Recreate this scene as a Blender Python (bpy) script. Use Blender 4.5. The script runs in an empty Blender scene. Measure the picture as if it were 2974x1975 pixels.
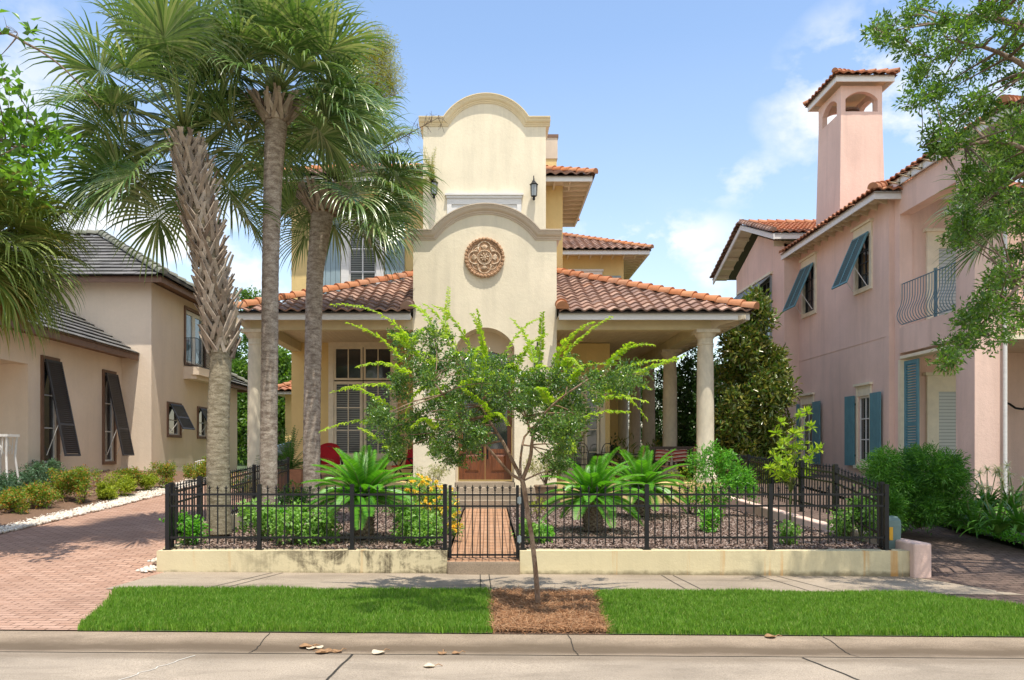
import bpy, bmesh, math, random
import numpy as np
from mathutils import Vector, Matrix
random.seed(7)
rng = np.random.default_rng(11)
R = math.radians
PI = math.pi
scene = bpy.context.scene
COL = scene.collection

# ---------------- camera ----------------
cam_d = bpy.data.cameras.new("camera")
cam = bpy.data.objects.new("camera", cam_d)
COL.objects.link(cam)
cam.location = (0, 0, 1.8)
cam.rotation_euler = (R(90), 0, 0)
cam_d.sensor_width = 36
cam_d.lens = 27.83
cam_d.shift_x = 0.0225
cam_d.shift_y = 0.1095
cam_d.clip_end = 3000
scene.camera = cam
scene.render.resolution_x, scene.render.resolution_y = 1024, 680
scene.view_settings.view_transform = 'Standard'
scene.view_settings.look = 'None'
scene.view_settings.gamma = 1.0
scene.view_settings.exposure = 0.86

# ---------------- world ----------------
SUN = Vector((0.11, -0.30, 1.0)).normalized()       # direction towards the sun
el = math.asin(SUN.z)
az = math.atan2(SUN.x, SUN.y)
w = bpy.data.worlds.new("World")
scene.world = w
w.use_nodes = True
nt = w.node_tree
nt.nodes.clear()
def N(tree, typ, **kw):
    n = tree.nodes.new(typ)
    for k, v in kw.items():
        setattr(n, k, v)
    return n
out = N(nt, 'ShaderNodeOutputWorld')
bg = N(nt, 'ShaderNodeBackground')
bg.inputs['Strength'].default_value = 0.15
nt.links.new(bg.outputs[0], out.inputs[0])
sky = N(nt, 'ShaderNodeTexSky', sky_type='NISHITA')
sky.sun_disc = False
sky.sun_elevation = el
sky.sun_rotation = az
sky.air_density = 1.35
sky.dust_density = 0.3
sky.ozone_density = 1.6
tc = N(nt, 'ShaderNodeTexCoord')
def vm(op, a, b=None):
    n = N(nt, 'ShaderNodeVectorMath', operation=op)
    for i, s in enumerate((a, b)):
        if s is None: continue
        if isinstance(s, (tuple, list, Vector)): n.inputs[i].default_value = tuple(s)
        else: nt.links.new(s, n.inputs[i])
    return n
def mm(op, a, b=None, clamp=False):
    n = N(nt, 'ShaderNodeMath', operation=op, use_clamp=clamp)
    for i, s in enumerate((a, b)):
        if s is None: continue
        if isinstance(s, (int, float)): n.inputs[i].default_value = s
        else: nt.links.new(s, n.inputs[i])
    return n.outputs[0]
D = vm('NORMALIZE', tc.outputs['Generated']).outputs[0]
blobs = None
# each soft cloud bank: direction (x, z per unit forward), half sizes, weight
for cx, cz, sx, sz, wt in ((0.465, 0.45, 0.08, 0.075, 1.15), (0.50, 0.42, 0.09, 0.07, 1.0), (0.325, 0.345, 0.06, 0.028, .75), (0.20, 0.268, 0.095, 0.034, 1.25),
                           (0.285, 0.235, 0.05, 0.03, .9), (-0.36, 0.25, 0.26, 0.11, 1.0), (-0.62, 0.42, 0.16, 0.13, .6), (0.6, 0.2, 0.3, 0.08, .8), (-0.9, .3, .3, .2, .8), (1.1, .5, .3, .2, .8)):
    c = Vector((cx, 1, cz)).normalized()
    d = vm('SUBTRACT', D, c)
    d = vm('MULTIPLY', d.outputs[0], (1 / sx, 1.2, 1 / sz))
    ln = vm('LENGTH', d.outputs[0]).outputs['Value']
    v = mm('MULTIPLY', mm('SUBTRACT', 1.35, mm('MULTIPLY', ln, 1.0), clamp=True), wt)
    blobs = v if blobs is None else mm('MAXIMUM', blobs, v)
def cloud_noise(scale, off, detail=7, rough=.58):
    mp = N(nt, 'ShaderNodeMapping')
    mp.inputs['Location'].default_value = off
    mp.inputs['Scale'].default_value = (1, 1, 1.45)
    nt.links.new(D, mp.inputs[0])
    no = N(nt, 'ShaderNodeTexNoise')
    no.inputs['Scale'].default_value = scale
    no.inputs['Detail'].default_value = detail
    no.inputs['Roughness'].default_value = rough
    no.inputs['Distortion'].default_value = .1
    nt.links.new(mp.outputs[0], no.inputs['Vector'])
    return no.outputs[0]
n1 = cloud_noise(9, (3.1, .4, 7.7))
n2 = cloud_noise(3.0, (0.1, 2.4, 1.2), 5, .5)
fac = mm('MULTIPLY', blobs, mm('MULTIPLY', mm('SUBTRACT', n1, .44), 6.0, clamp=True), clamp=True)
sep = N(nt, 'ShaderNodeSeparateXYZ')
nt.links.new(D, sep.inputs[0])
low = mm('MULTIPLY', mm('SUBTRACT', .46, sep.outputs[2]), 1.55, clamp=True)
back = mm('MULTIPLY', mm('MULTIPLY', sep.outputs[1], -1.6, clamp=True), mm('MULTIPLY', mm('SUBTRACT', n2, .30), 3, clamp=True), clamp=True)   # unseen cloud added behind the camera to brighten and warm the shade
lowf = mm('MULTIPLY', low, mm('ADD', .55, mm('MULTIPLY', mm('SUBTRACT', n2, .4), 1.5, clamp=True)), clamp=True)
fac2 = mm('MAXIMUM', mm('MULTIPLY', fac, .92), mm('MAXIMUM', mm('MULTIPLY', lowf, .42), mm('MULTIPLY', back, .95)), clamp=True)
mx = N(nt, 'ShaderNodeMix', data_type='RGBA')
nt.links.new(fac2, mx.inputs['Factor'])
tint = N(nt, 'ShaderNodeMix', data_type='RGBA', blend_type='MULTIPLY')
tint.inputs['Factor'].default_value = 1
tint.inputs['B'].default_value = (.84, .83, .86, 1)
nt.links.new(sky.outputs[0], tint.inputs['A'])
nt.links.new(tint.outputs['Result'], mx.inputs['A'])
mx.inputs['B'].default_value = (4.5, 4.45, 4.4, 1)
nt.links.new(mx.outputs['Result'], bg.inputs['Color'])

# ---------------- sun ----------------
sd = bpy.data.lights.new("sun", 'SUN')
sd.energy = 3.0
sd.angle = R(0.53)
sd.color = (1.0, .93, .82)
so = bpy.data.objects.new("sun", sd)
COL.objects.link(so)
so.rotation_euler = SUN.to_track_quat('Z', 'Y').to_euler()
so.location = SUN * 60

# ---------------- helpers ----------------
F = 1825.0
def P(x, y, Y):
    return Vector(((x - 1127.4) * Y / F, Y, 1.8 + (1042.4 - y) * Y / F))
def XX(x, Y): return (x - 1127.4) * Y / F
def ZZ(y, Y): return 1.8 + (1042.4 - y) * Y / F

def link(o, parent=None):
    COL.objects.link(o)
    if parent is not None: o.parent = parent
    return o
def tag(o, label=None, cat=None, group=None, kind=None):
    if label: o['label'] = label
    if cat: o['category'] = cat
    if group: o['group'] = group
    if kind: o['kind'] = kind
    return o
def thing(name, label, cat, loc=(0, 0, 0), rz=0, group=None):
    o = bpy.data.objects.new(name, None)
    o.empty_display_size = .1
    o.location = loc
    o.rotation_euler = (0, 0, rz)
    link(o)
    return tag(o, label, cat, group)
def copy_tree(o, parent=None):
    c = o.copy()
    link(c)
    if parent is not None:
        c.parent = parent
    for ch in list(o.children):
        copy_tree(ch, c)
    return c

class MB:
    def __init__(s): s.v = []; s.f = []
    def add(s, vs, fs):
        b = len(s.v)
        s.v.extend([tuple(p) for p in vs])
        s.f.extend([tuple(i + b for i in q) for q in fs])
        return s
    def quad(s, a, b, c, d): return s.add([a, b, c, d], [(0, 1, 2, 3)])
    def box(s, x0, x1, y0, y1, z0, z1, M=None):
        vs = [Vector((x, y, z)) for z in (z0, z1) for y in (y0, y1) for x in (x0, x1)]
        if M is not None: vs = [M @ p for p in vs]
        return s.add(vs, [(0, 2, 3, 1), (4, 5, 7, 6), (0, 1, 5, 4), (2, 6, 7, 3), (0, 4, 6, 2), (1, 3, 7, 5)])
    def bar(s, a, b, w, h, up=(0, 0, 1)):
        a = Vector(a); b = Vector(b); d = (b - a)
        L = d.length; d.normalize()
        u = Vector(up); sd_ = d.cross(u)
        if sd_.length < 1e-4: sd_ = d.cross(Vector((1, 0, 0)))
        sd_.normalize(); u = sd_.cross(d).normalized()
        vs = []
        for t in (a, b):
            for i, j in ((-1, -1), (1, -1), (1, 1), (-1, 1)):
                vs.append(t + sd_ * (w / 2 * i) + u * (h / 2 * j))
        return s.add(vs, [(0, 1, 2, 3), (7, 6, 5, 4), (0, 4, 5, 1), (1, 5, 6, 2), (2, 6, 7, 3), (3, 7, 4, 0)])
    def tube(s, pts, rad, n=8, caps=True, noise=0):
        pts = [Vector(p) for p in pts]
        m = len(pts)
        if not hasattr(rad, '__len__'): rad = [rad] * m
        vs = []
        ref = None
        for i, p in enumerate(pts):
            t = (pts[min(i + 1, m - 1)] - pts[max(i - 1, 0)])
            if t.length < 1e-9: t = Vector((0, 0, 1))
            t.normalize()
            if ref is None:
                ref = t.cross(Vector((0.13, 1, 0.21)))
                if ref.length < .1: ref = t.cross(Vector((1, 0, 0)))
            ref = (ref - t * ref.dot(t)).normalized()
            bn = t.cross(ref)
            for k in range(n):
                a = 2 * PI * k / n
                r = rad[i] * (1 + (random.uniform(-noise, noise) if noise else 0))
                vs.append(p + ref * (math.cos(a) * r) + bn * (math.sin(a) * r))
        fs = []
        for i in range(m - 1):
            for k in range(n):
                k2 = (k + 1) % n
                fs.append((i * n + k, i * n + k2, (i + 1) * n + k2, (i + 1) * n + k))
        if caps:
            fs.append(tuple(range(n - 1, -1, -1)))
            fs.append(tuple(range((m - 1) * n, m * n)))
        return s.add(vs, fs)
    def lathe(s, prof, c=(0, 0, 0), n=16, sx=1, sy=1):
        c = Vector(c); vs = []
        for r, z in prof:
            for k in range(n):
                a = 2 * PI * k / n
                vs.append(c + Vector((math.cos(a) * r * sx, math.sin(a) * r * sy, z)))
        m = len(prof); fs = []
        for i in range(m - 1):
            for k in range(n):
                k2 = (k + 1) % n
                fs.append((i * n + k, i * n + k2, (i + 1) * n + k2, (i + 1) * n + k))
        fs.append(tuple(range(n - 1, -1, -1)))
        fs.append(tuple(range((m - 1) * n, m * n)))
        return s.add(vs, fs)
    def prism(s, poly, d):
        """poly: list of 3d points (planar), d: extrusion vector"""
        poly = [Vector(p) for p in poly]; d = Vector(d); n = len(poly)
        return s.add(poly + [p + d for p in poly],
                     [tuple(range(n)), tuple(range(2 * n - 1, n - 1, -1))] +
                     [(i, (i + 1) % n, (i + 1) % n + n, i + n) for i in range(n)])
    def build(s, name, mat, parent=None, smooth=False, M=None, loc=None):
        me = bpy.data.meshes.new(name)
        me.from_pydata([tuple(p) for p in s.v], [], s.f)
        if M is not None: me.transform(M)
        me.validate(verbose=False)
        bm = bmesh.new(); bm.from_mesh(me)
        bmesh.ops.recalc_face_normals(bm, faces=bm.faces)
        bm.to_mesh(me); bm.free()
        if mat is not None: me.materials.append(mat)
        if smooth: me.shade_smooth()
        o = bpy.data.objects.new(name, me)
        if loc is not None: o.location = loc
        link(o, parent)
        return o
def smooth_by_angle(o, deg=35):
    me = o.data
    me.shade_smooth()
    bm = bmesh.new(); bm.from_mesh(me)
    for e in bm.edges:
        if len(e.link_faces) == 2 and e.calc_face_angle(0) > R(deg): e.smooth = False
    bm.to_mesh(me); bm.free()
    return o
def np_mesh(name, V, Fa, mat, parent=None, smooth=False):
    """V (n,3) float, Fa (m,k) int"""
    me = bpy.data.meshes.new(name)
    m, k = Fa.shape
    me.vertices.add(len(V)); me.loops.add(m * k); me.polygons.add(m)
    me.vertices.foreach_set('co', np.ascontiguousarray(V, dtype=np.float32).ravel())
    me.loops.foreach_set('vertex_index', np.ascontiguousarray(Fa, dtype=np.int32).ravel())
    me.polygons.foreach_set('loop_start', np.arange(0, m * k, k, dtype=np.int32))
    me.polygons.foreach_set('loop_total', np.full(m, k, dtype=np.int32))
    me.update(calc_edges=True)
    me.materials.append(mat)
    if smooth: me.shade_smooth()
    o = bpy.data.objects.new(name, me)
    link(o, parent)
    return o

# ---------------- materials ----------------
def srgb(r, g, b):
    def f(c):
        c /= 255
        return c / 12.92 if c < .04045 else ((c + .055) / 1.055) ** 2.4
    return (f(r), f(g), f(b), 1)
def new_mat(name):
    m = bpy.data.materials.new(name); m.use_nodes = True
    t = m.node_tree; t.nodes.clear()
    o = N(t, 'ShaderNodeOutputMaterial'); p = N(t, 'ShaderNodeBsdfPrincipled')
    t.links.new(p.outputs[0], o.inputs[0])
    return m, t, p
def noise(t, scale, detail=4, rough=.55, vec=None, scl=None, coord='Object', dist=0):
    tcn = N(t, 'ShaderNodeTexCoord')
    v = tcn.outputs[coord] if vec is None else vec
    if scl is not None:
        mp = N(t, 'ShaderNodeMapping'); mp.inputs['Scale'].default_value = scl
        t.links.new(v, mp.inputs[0]); v = mp.outputs[0]
    n = N(t, 'ShaderNodeTexNoise')
    n.inputs['Scale'].default_value = scale; n.inputs['Detail'].default_value = detail
    n.inputs['Roughness'].default_value = rough; n.inputs['Distortion'].default_value = dist
    t.links.new(v, n.inputs['Vector'])
    return n.outputs[0]
def ramp(t, fac, stops, interp='LINEAR'):
    r = N(t, 'ShaderNodeValToRGB'); r.color_ramp.interpolation = interp
    e = r.color_ramp.elements
    while len(e) < len(stops): e.new(.5)
    for i, (p, c) in enumerate(stops):
        e[i].position = p; e[i].color = c if len(c) == 4 else (*c, 1)
    t.links.new(fac, r.inputs[0])
    return r.outputs[0]
def mixc(t, fac, a, b, blend='MIX'):
    m = N(t, 'ShaderNodeMix', data_type='RGBA', blend_type=blend)
    if isinstance(fac, (int, float)): m.inputs['Factor'].default_value = fac
    else: t.links.new(fac, m.inputs['Factor'])
    for k, s in (('A', a), ('B', b)):
        if isinstance(s, (tuple, list)): m.inputs[k].default_value = s if len(s) == 4 else (*s, 1)
        else: t.links.new(s, m.inputs[k])
    return m.outputs['Result']
def tmath(t, op, a, b=None, clamp=False):
    n = N(t, 'ShaderNodeMath', operation=op, use_clamp=clamp)
    for i, s in enumerate((a, b)):
        if s is None: continue
        if isinstance(s, (int, float)): n.inputs[i].default_value = s
        else: t.links.new(s, n.inputs[i])
    return n.outputs[0]
def bump(t, p, h, strength, dist=.02):
    b = N(t, 'ShaderNodeBump'); b.inputs['Strength'].default_value = strength
    b.inputs['Distance'].default_value = dist
    t.links.new(h, b.inputs['Height']); t.links.new(b.outputs[0], p.inputs['Normal'])
def scale_c(c, k): return (min(c[0] * k, 1), min(c[1] * k, 1), min(c[2] * k, 1), 1)

def mat_stucco(name, c, streak=.12, var=.08, bmp=.35):
    m, t, p = new_mat(name)
    big = noise(t, .7, 5, .6)
    a = mixc(t, ramp(t, big, [(.35, (0, 0, 0)), (.7, (1, 1, 1))]), scale_c(c, 1 - var), scale_c(c, 1 + var))
    st = noise(t, 1.0, 6, .65, scl=(2.2, 2.2, .22), dist=.3)
    a = mixc(t, ramp(t, st, [(.48, (0, 0, 0)), (.72, (streak * 2.0,) * 3)]), a, scale_c(c, .55))
    fine = noise(t, 45, 3, .6)
    med = noise(t, 11, 3, .6)
    a = mixc(t, ramp(t, med, [(.3, (0, 0, 0)), (.7, (.16, .16, .16))]), a, scale_c(c, .78))
    t.links.new(a, p.inputs['Base Color'])
    p.inputs['Roughness'].default_value = .92
    p.inputs['Specular IOR Level'].default_value = .15
    bump(t, p, tmath(t, 'ADD', fine, tmath(t, 'MULTIPLY', med, 1.2)), bmp, .012)
    return m
def mat_plain(name, c, rough=.5, var=.1, nscale=8, metal=0, bmp=0, spec=.5, scl=None):
    m, t, p = new_mat(name)
    n = noise(t, nscale, 4, .6, scl=scl)
    t.links.new(mixc(t, ramp(t, n, [(.3, (0, 0, 0)), (.72, (1, 1, 1))]), scale_c(c, 1 - var), scale_c(c, 1 + var)), p.inputs['Base Color'])
    p.inputs['Roughness'].default_value = rough
    p.inputs['Metallic'].default_value = metal
    p.inputs['Specular IOR Level'].default_value = spec
    if bmp: bump(t, p, n, bmp, .01)
    return m
def mat_leaf(name, cols, rough=.45, transl=.3, spec=.4, under=None):
    """cols: colours across leaves"""
    m, t, p = new_mat(name)
    g = N(t, 'ShaderNodeNewGeometry')
    c = ramp(t, g.outputs['Random Per Island'], [(i / (len(cols) - 1), q) for i, q in enumerate(cols)])
    if under is not None:
        c = mixc(t, tmath(t, 'MULTIPLY', g.outputs['Backfacing'], .45), c, under)
    t.links.new(c, p.inputs['Base Color'])
    p.inputs['Roughness'].default_value = rough
    p.inputs['Specular IOR Level'].default_value = spec
    tr = N(t, 'ShaderNodeBsdfTranslucent')
    t.links.new(mixc(t, 1.0, c, (1.5, 1.6, .7, 1), 'MULTIPLY'), tr.inputs[0])
    ms = N(t, 'ShaderNodeMixShader'); ms.inputs[0].default_value = transl
    t.links.new(p.outputs[0], ms.inputs[1]); t.links.new(tr.outputs[0], ms.inputs[2])
    o = [n for n in t.nodes if n.type == 'OUTPUT_MATERIAL'][0]
    t.links.new(ms.outputs[0], o.inputs[0])
    return m
def mat_island(name, cols, rough=.8, nz=.35, nscale=6, bmp=.3, spec=.2, dark=.35):
    m, t, p = new_mat(name)
    g = N(t, 'ShaderNodeNewGeometry')
    c = ramp(t, g.outputs['Random Per Island'], [(i / (len(cols) - 1), q) for i, q in enumerate(cols)])
    n = noise(t, nscale, 5, .65)
    c = mixc(t, ramp(t, n, [(.42, (0, 0, 0)), (.7, (nz,) * 3)]), c, mixc(t, 1, c, (dark, dark, dark, 1), 'MULTIPLY'))
    t.links.new(c, p.inputs['Base Color'])
    p.inputs['Roughness'].default_value = rough
    p.inputs['Specular IOR Level'].default_value = spec
    bump(t, p, noise(t, nscale * 7, 3), bmp, .01)
    return m

M = {}
M['cream'] = mat_stucco('cream_stucco', (.85, .76, .57, 1), .16, .07)
M['cream_side'] = mat_stucco('ochre_stucco', (.80, .60, .27, 1), .10)
M['trim'] = mat_stucco('stone_trim', (.68, .57, .44, 1), .15, .08, .15)
M['beamc'] = mat_plain('beam_paint', (.62, .54, .34, 1), .7, .08, 3, bmp=.05)
M['white'] = mat_plain('white_paint', (.76, .74, .70, 1), .55, .08, 5, scl=(1, 1, 4))
M['soffit'] = mat_plain('soffit_paint', (.68, .58, .42, 1), .7, .06, 4)
M['pink'] = mat_stucco('pink_stucco', (.82, .59, .49, 1), .17, .07)
M['beige'] = mat_stucco('beige_stucco', (.82, .68, .53, 1), .08, .05)
M['brown'] = mat_plain('brown_trim', (.19, .105, .065, 1), .65, .12, 6)
M['creamtrim'] = mat_plain('cream_trim_paint', (.80, .71, .53, 1), .6, .08, 5)
M['column'] = mat_plain('column_stone', (.64, .57, .43, 1), .85, .14, 7, bmp=.3, scl=(1, 1, .5))
M['black'] = mat_plain('black_metal', (.008, .0085, .010, 1), .38, .2, 9, spec=.4)
M['shutterdark'] = mat_plain('charcoal_shutter', (.022, .022, .028, 1), .5, .15, 5)
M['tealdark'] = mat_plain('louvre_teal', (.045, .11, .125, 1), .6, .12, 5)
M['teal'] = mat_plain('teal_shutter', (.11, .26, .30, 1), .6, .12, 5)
M['blue'] = mat_plain('pale_blue_shutter', (.30, .40, .43, 1), .65, .08, 5)
M['greyblue'] = mat_plain('grey_blue_shutter', (.26, .30, .31, 1), .65, .1, 5)
M['ironblue'] = mat_plain('blue_grey_iron', (.11, .20, .24, 1), .5, .15, 7)
M['wood'] = mat_plain('door_wood', (.17, .055, .018, 1), .38, .35, 3, scl=(9, 9, .8), bmp=.1)
M['chairred'] = mat_plain('red_canvas', (.42, .006, .012, 1), .85, .12, 9)
M['darkwood'] = mat_plain('dark_wood', (.05, .028, .018, 1), .5, .2, 6, scl=(1, 1, 8))
M['terracotta'] = mat_plain('terracotta', (.38, .17, .09, 1), .8, .2, 7, bmp=.2)
M['potstone'] = mat_plain('pot_stone', (.30, .21, .13, 1), .85, .25, 9, bmp=.3)
M['boxgreen'] = mat_plain('utility_box_paint', (.14, .22, .20, 1), .45, .1, 5)
M['sticker'] = mat_plain('yellow_sticker', (.75, .40, .02, 1), .5, .05, 5)
M['void'] = mat_plain('dark_interior', (.02, .018, .015, 1), .9, .1, 5)
def mat_glass(name, c=(.02, .024, .028, 1), rough=.05):
    m, t, p = new_mat(name)
    n = noise(t, 1.2, 3)
    t.links.new(mixc(t, n, c, scale_c(c, 2.2)), p.inputs['Base Color'])
    p.inputs['Roughness'].default_value = rough
    p.inputs['Specular IOR Level'].default_value = .9
    bump(t, p, noise(t, 1.6, 2), .05, .05)
    return m
M['glass'] = mat_glass('window_glass')
M['glassblue'] = mat_glass('sky_lit_glass', (.10, .16, .21, 1), .1)
def mat_blinds(name, a, b, per):
    m, t, p = new_mat(name)
    tcn = N(t, 'ShaderNodeTexCoord'); s = N(t, 'ShaderNodeSeparateXYZ')
    t.links.new(tcn.outputs['Object'], s.inputs[0])
    f = tmath(t, 'FRACT', tmath(t, 'MULTIPLY', s.outputs[2], 1 / per))
    fac = tmath(t, 'GREATER_THAN', f, .74)
    c = mixc(t, fac, a, b)
    t.links.new(c, p.inputs['Base Color'])
    p.inputs['Roughness'].default_value = .25
    p.inputs['Specular IOR Level'].default_value = .7
    return m
M['blinds'] = mat_blinds('glass_over_blinds', (.03, .034, .032, 1), (.26, .27, .24, 1), .075)
M['whiteblinds'] = mat_blinds('glass_over_white_blinds', (.42, .44, .40, 1), (.24, .26, .24, 1), .09)

TC = [(.23, .13, .095, 1), (.27, .155, .11, 1), (.19, .115, .09, 1), (.32, .195, .14, 1), (.24, .145, .11, 1), (.16, .10, .08, 1), (.29, .155, .10, 1)]
M['tile'] = mat_island('clay_roof_tile', [scale_c((c[0] * .95, c[1] * 1.02, c[2] * 1.05, 1), 1.65) for c in TC], .85, .6, 1.6, .3)
M['tilecap'] = mat_island('orange_cap_tile', [(.56, .23, .10, 1), (.46, .18, .085, 1), (.58, .28, .14, 1), (.44, .22, .13, 1)], .85, .35, 3, .3)
M['tilefar'] = mat_island('light_clay_tile', [(.48, .19, .09, 1), (.42, .17, .10, 1), (.52, .25, .13, 1), (.36, .16, .10, 1)], .85, .3, 2, .3)
M['greytile'] = mat_island('grey_roof_tile', [(.16, .155, .145, 1), (.21, .20, .19, 1), (.13, .125, .12, 1), (.24, .235, .215, 1)], .9, .5, 2.5, .3)
M['greycap'] = mat_island('grey_cap_tile', [(.22, .22, .18, 1), (.27, .27, .22, 1), (.18, .19, .14, 1)], .9, .4, 5, .3)

# ---------------- ground materials ----------------
def mat_concrete(name, c, rough=.9, stain=.45, grain=1.0):
    m, t, p = new_mat(name)
    big = noise(t, .55, 6, .62, dist=.4)
    a = mixc(t, ramp(t, big, [(.36, (0, 0, 0)), (.66, (1, 1, 1))]), scale_c(c, .74), scale_c(c, 1.08))
    st = noise(t, 1.3, 7, .7, scl=(.5, 1.8, 1), dist=.6)
    a = mixc(t, ramp(t, st, [(.5, (0, 0, 0)), (.72, (stain,) * 3)]), a, (.13, .105, .075, 1))
    fine = noise(t, 90, 3, .7)
    a = mixc(t, ramp(t, fine, [(.38, (.6 * grain,) * 3), (.58, (0, 0, 0))]), a, scale_c(c, .42))
    sp = noise(t, 28, 4, .75)
    a = mixc(t, ramp(t, sp, [(.60, (0, 0, 0)), (.70, (.5, .5, .5))]), a, (.12, .09, .06, 1))
    t.links.new(a, p.inputs['Base Color'])
    p.inputs['Roughness'].default_value = rough; p.inputs['Specular IOR Level'].default_value = .2
    bump(t, p, fine, .35, .01)
    return m
M['concrete'] = mat_concrete('road_concrete', (.46, .38, .29, 1), stain=.5)
M['kerb'] = mat_concrete('kerb_concrete', (.40, .31, .22, 1), stain=.7)
def kerb_dirt(m, y0, y1, col, amt):
    t = m.node_tree; p = [n for n in t.nodes if n.type == 'BSDF_PRINCIPLED'][0]; src = p.inputs['Base Color'].links[0].from_socket
    tcn = N(t, 'ShaderNodeTexCoord'); s = N(t, 'ShaderNodeSeparateXYZ'); t.links.new(tcn.outputs['Object'], s.inputs[0])
    yy = tmath(t, 'ADD', s.outputs[1], tmath(t, 'MULTIPLY', tmath(t, 'SUBTRACT', noise(t, 1.6, 6, .65, scl=(.8, 3, 1)), .5), .25))
    u = tmath(t, 'ABSOLUTE', tmath(t, 'DIVIDE', tmath(t, 'SUBTRACT', yy, (y0 + y1) / 2), (y1 - y0) / 2))
    t.links.new(mixc(t, ramp(t, u, [(.2, (amt, amt, amt)), (1.0, (0, 0, 0))]), src, col), p.inputs['Base Color'])
kerb_dirt(M['kerb'], 7.36, 7.78, (.11, .08, .052, 1), .85)
kerb_dirt(M['concrete'], 7.05, 7.45, (.16, .12, .08, 1), .5)
M['walk'] = mat_concrete('pavement_concrete', (.43, .35, .26, 1), stain=.6)
M['joint'] = mat_plain('joint_dirt', (.035, .03, .022, 1), .95, .3, 20)
M['crackpale'] = mat_plain('crack_filler', (.62, .58, .50, 1), .9, .1, 20)
def mat_brick(name, c1, c2, mortar, bw=.235, rh=.118, rot=0, stain=.4):
    m, t, p = new_mat(name)
    tcn = N(t, 'ShaderNodeTexCoord'); mp = N(t, 'ShaderNodeMapping')
    mp.inputs['Rotation'].default_value = (0, 0, rot)
    t.links.new(tcn.outputs['Object'], mp.inputs[0])
    b = N(t, 'ShaderNodeTexBrick'); b.offset = .5
    t.links.new(mp.outputs[0], b.inputs['Vector'])
    b.inputs['Scale'].default_value = 1; b.inputs['Brick Width'].default_value = bw
    b.inputs['Row Height'].default_value = rh; b.inputs['Mortar Size'].default_value = .0085
    b.inputs['Mortar Smooth'].default_value = .25
    b.inputs['Color1'].default_value = c1; b.inputs['Color2'].default_value = c2
    b.inputs['Mortar'].default_value = mortar; b.inputs['Bias'].default_value = 0
    st = noise(t, .9, 6, .65, dist=.5)
    a = mixc(t, ramp(t, st, [(.42, (0, 0, 0)), (.72, (stain,) * 3)]), b.outputs['Color'], scale_c(c1, .45))
    f = noise(t, 60, 3, .7)
    a = mixc(t, ramp(t, f, [(.35, (.4, .4, .4)), (.6, (0, 0, 0))]), a, scale_c(c1, .55))
    t.links.new(a, p.inputs['Base Color']); p.inputs['Roughness'].default_value = .88
    p.inputs['Specular IOR Level'].default_value = .2
    bump(t, p, tmath(t, 'SUBTRACT', f, tmath(t, 'MULTIPLY', b.outputs['Fac'], 2.5)), .6, .012)
    return m
M['brick'] = mat_brick('red_pavers', (.45, .27, .19, 1), (.56, .36, .265, 1), (.15, .095, .065, 1))
M['brickdark'] = mat_brick('brown_pavers', (.17, .115, .09, 1), (.22, .155, .12, 1), (.04, .032, .025, 1), stain=.5)
M['brickpath'] = mat_brick('path_pavers', (.50, .27, .15, 1), (.56, .33, .2, 1), (.22, .13, .08, 1), .2, .1, rot=PI / 2)
M['soil'] = mat_plain('dark_soil', (.075, .05, .035, 1), .95, .4, 14, bmp=.5)
M['earth'] = mat_plain('far_turf', (.07, .10, .035, 1), .95, .3, 1.5)
M['turfbase'] = mat_plain('turf_base', (.055, .085, .018, 1), .95, .35, 30, bmp=.4)
M['leafbed'] = mat_plain('needle_mulch', (.17, .10, .06, 1), .95, .3, 25, bmp=.5)

# ---------------- terrain ----------------
def tilt(x): return -.0065 * x - .005
def Hleft(x, y):
    z = .068 * (y - 10.6) * (min(1, max(0, (-4.9 - x) / 1.1)) if y < 12.0 else 1)
    z = max(0, min(z, 1.12)) if y > 10.6 else 0
    return z + (tilt(x) if y < 14 else tilt(x) * max(0, 1 - (y - 14) / 4))
def Hbed(x, y):   # left planting bed rises to the house
    k = max(0, min(1, (-9.0 - x) / 2.6))
    return Hleft(x, y) + .05 + .22 * k
def Hgard(x, y): return .335 + .02 * math.sin(x * 1.3) * math.cos(y * .9) + max(0, min((y - 12.5) * .012, .09))
def Hright(x, y):
    z = max(0, .075 * (y - 10.4)) * (min(1, max(0, (x - 6.2) / 1.3)) if y < 11.8 else 1); return min(z, .95) + (tilt(x) if y < 13 else tilt(x) * .5)
def Hrbed(x, y): return Hright(x, y) + .06 + .1 * max(0, min(1, (x - 8.5) / 2))
def sheet(name, ys, x0, x1, h, mat, nx=10, off=0, kind='structure', parent=None, label=None):
    V = []; Fc = []
    for y in ys:
        a, b = x0(y), x1(y)
        for i in range(nx + 1):
            x = a + (b - a) * i / nx
            V.append((x, y, h(x, y) + off))
    for j in range(len(ys) - 1):
        for i in range(nx):
            q = j * (nx + 1) + i
            Fc.append((q, q + 1, q + nx + 2, q + nx + 1))
    m = MB(); m.add(V, Fc)
    o = m.build(name, mat, parent, smooth=True)
    if kind: o['kind'] = kind
    return o
def fr(a, b, n): return [a + (b - a) * i / n for i in range(n + 1)]
def K(v): return lambda y: v
# far ground sheet, sandy colour picked to bounce warm light into the shade
g = MB(); g.add([(-900, -900, -.42), (900, -900, -.42), (900, 1500, -.42), (-900, 1500, -.42)], [(0, 1, 2, 3)])
tag(g.build('ground', mat_plain('sandy_bounce_ground', (.30, .26, .18, 1), .95, .3, 1.5)), kind='structure')
def Hfar(x, y):
    if x < -4.95: return min(1.15, .068 * (max(y, 11.9) - 10.6)) - .03
    if x < 6.3: return .0 + max(0, min((y - 22) * .05, .6))
    return min(.93, .075 * (max(y, 11.9) - 10.4)) - .03
o = sheet('terrain', [11.9, 14, 17, 20, 24, 28, 34, 42, 60, 90, 150], K(-60), K(60), lambda x, y: Hfar(x, y) - .10, M['earth'], 240)
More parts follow.
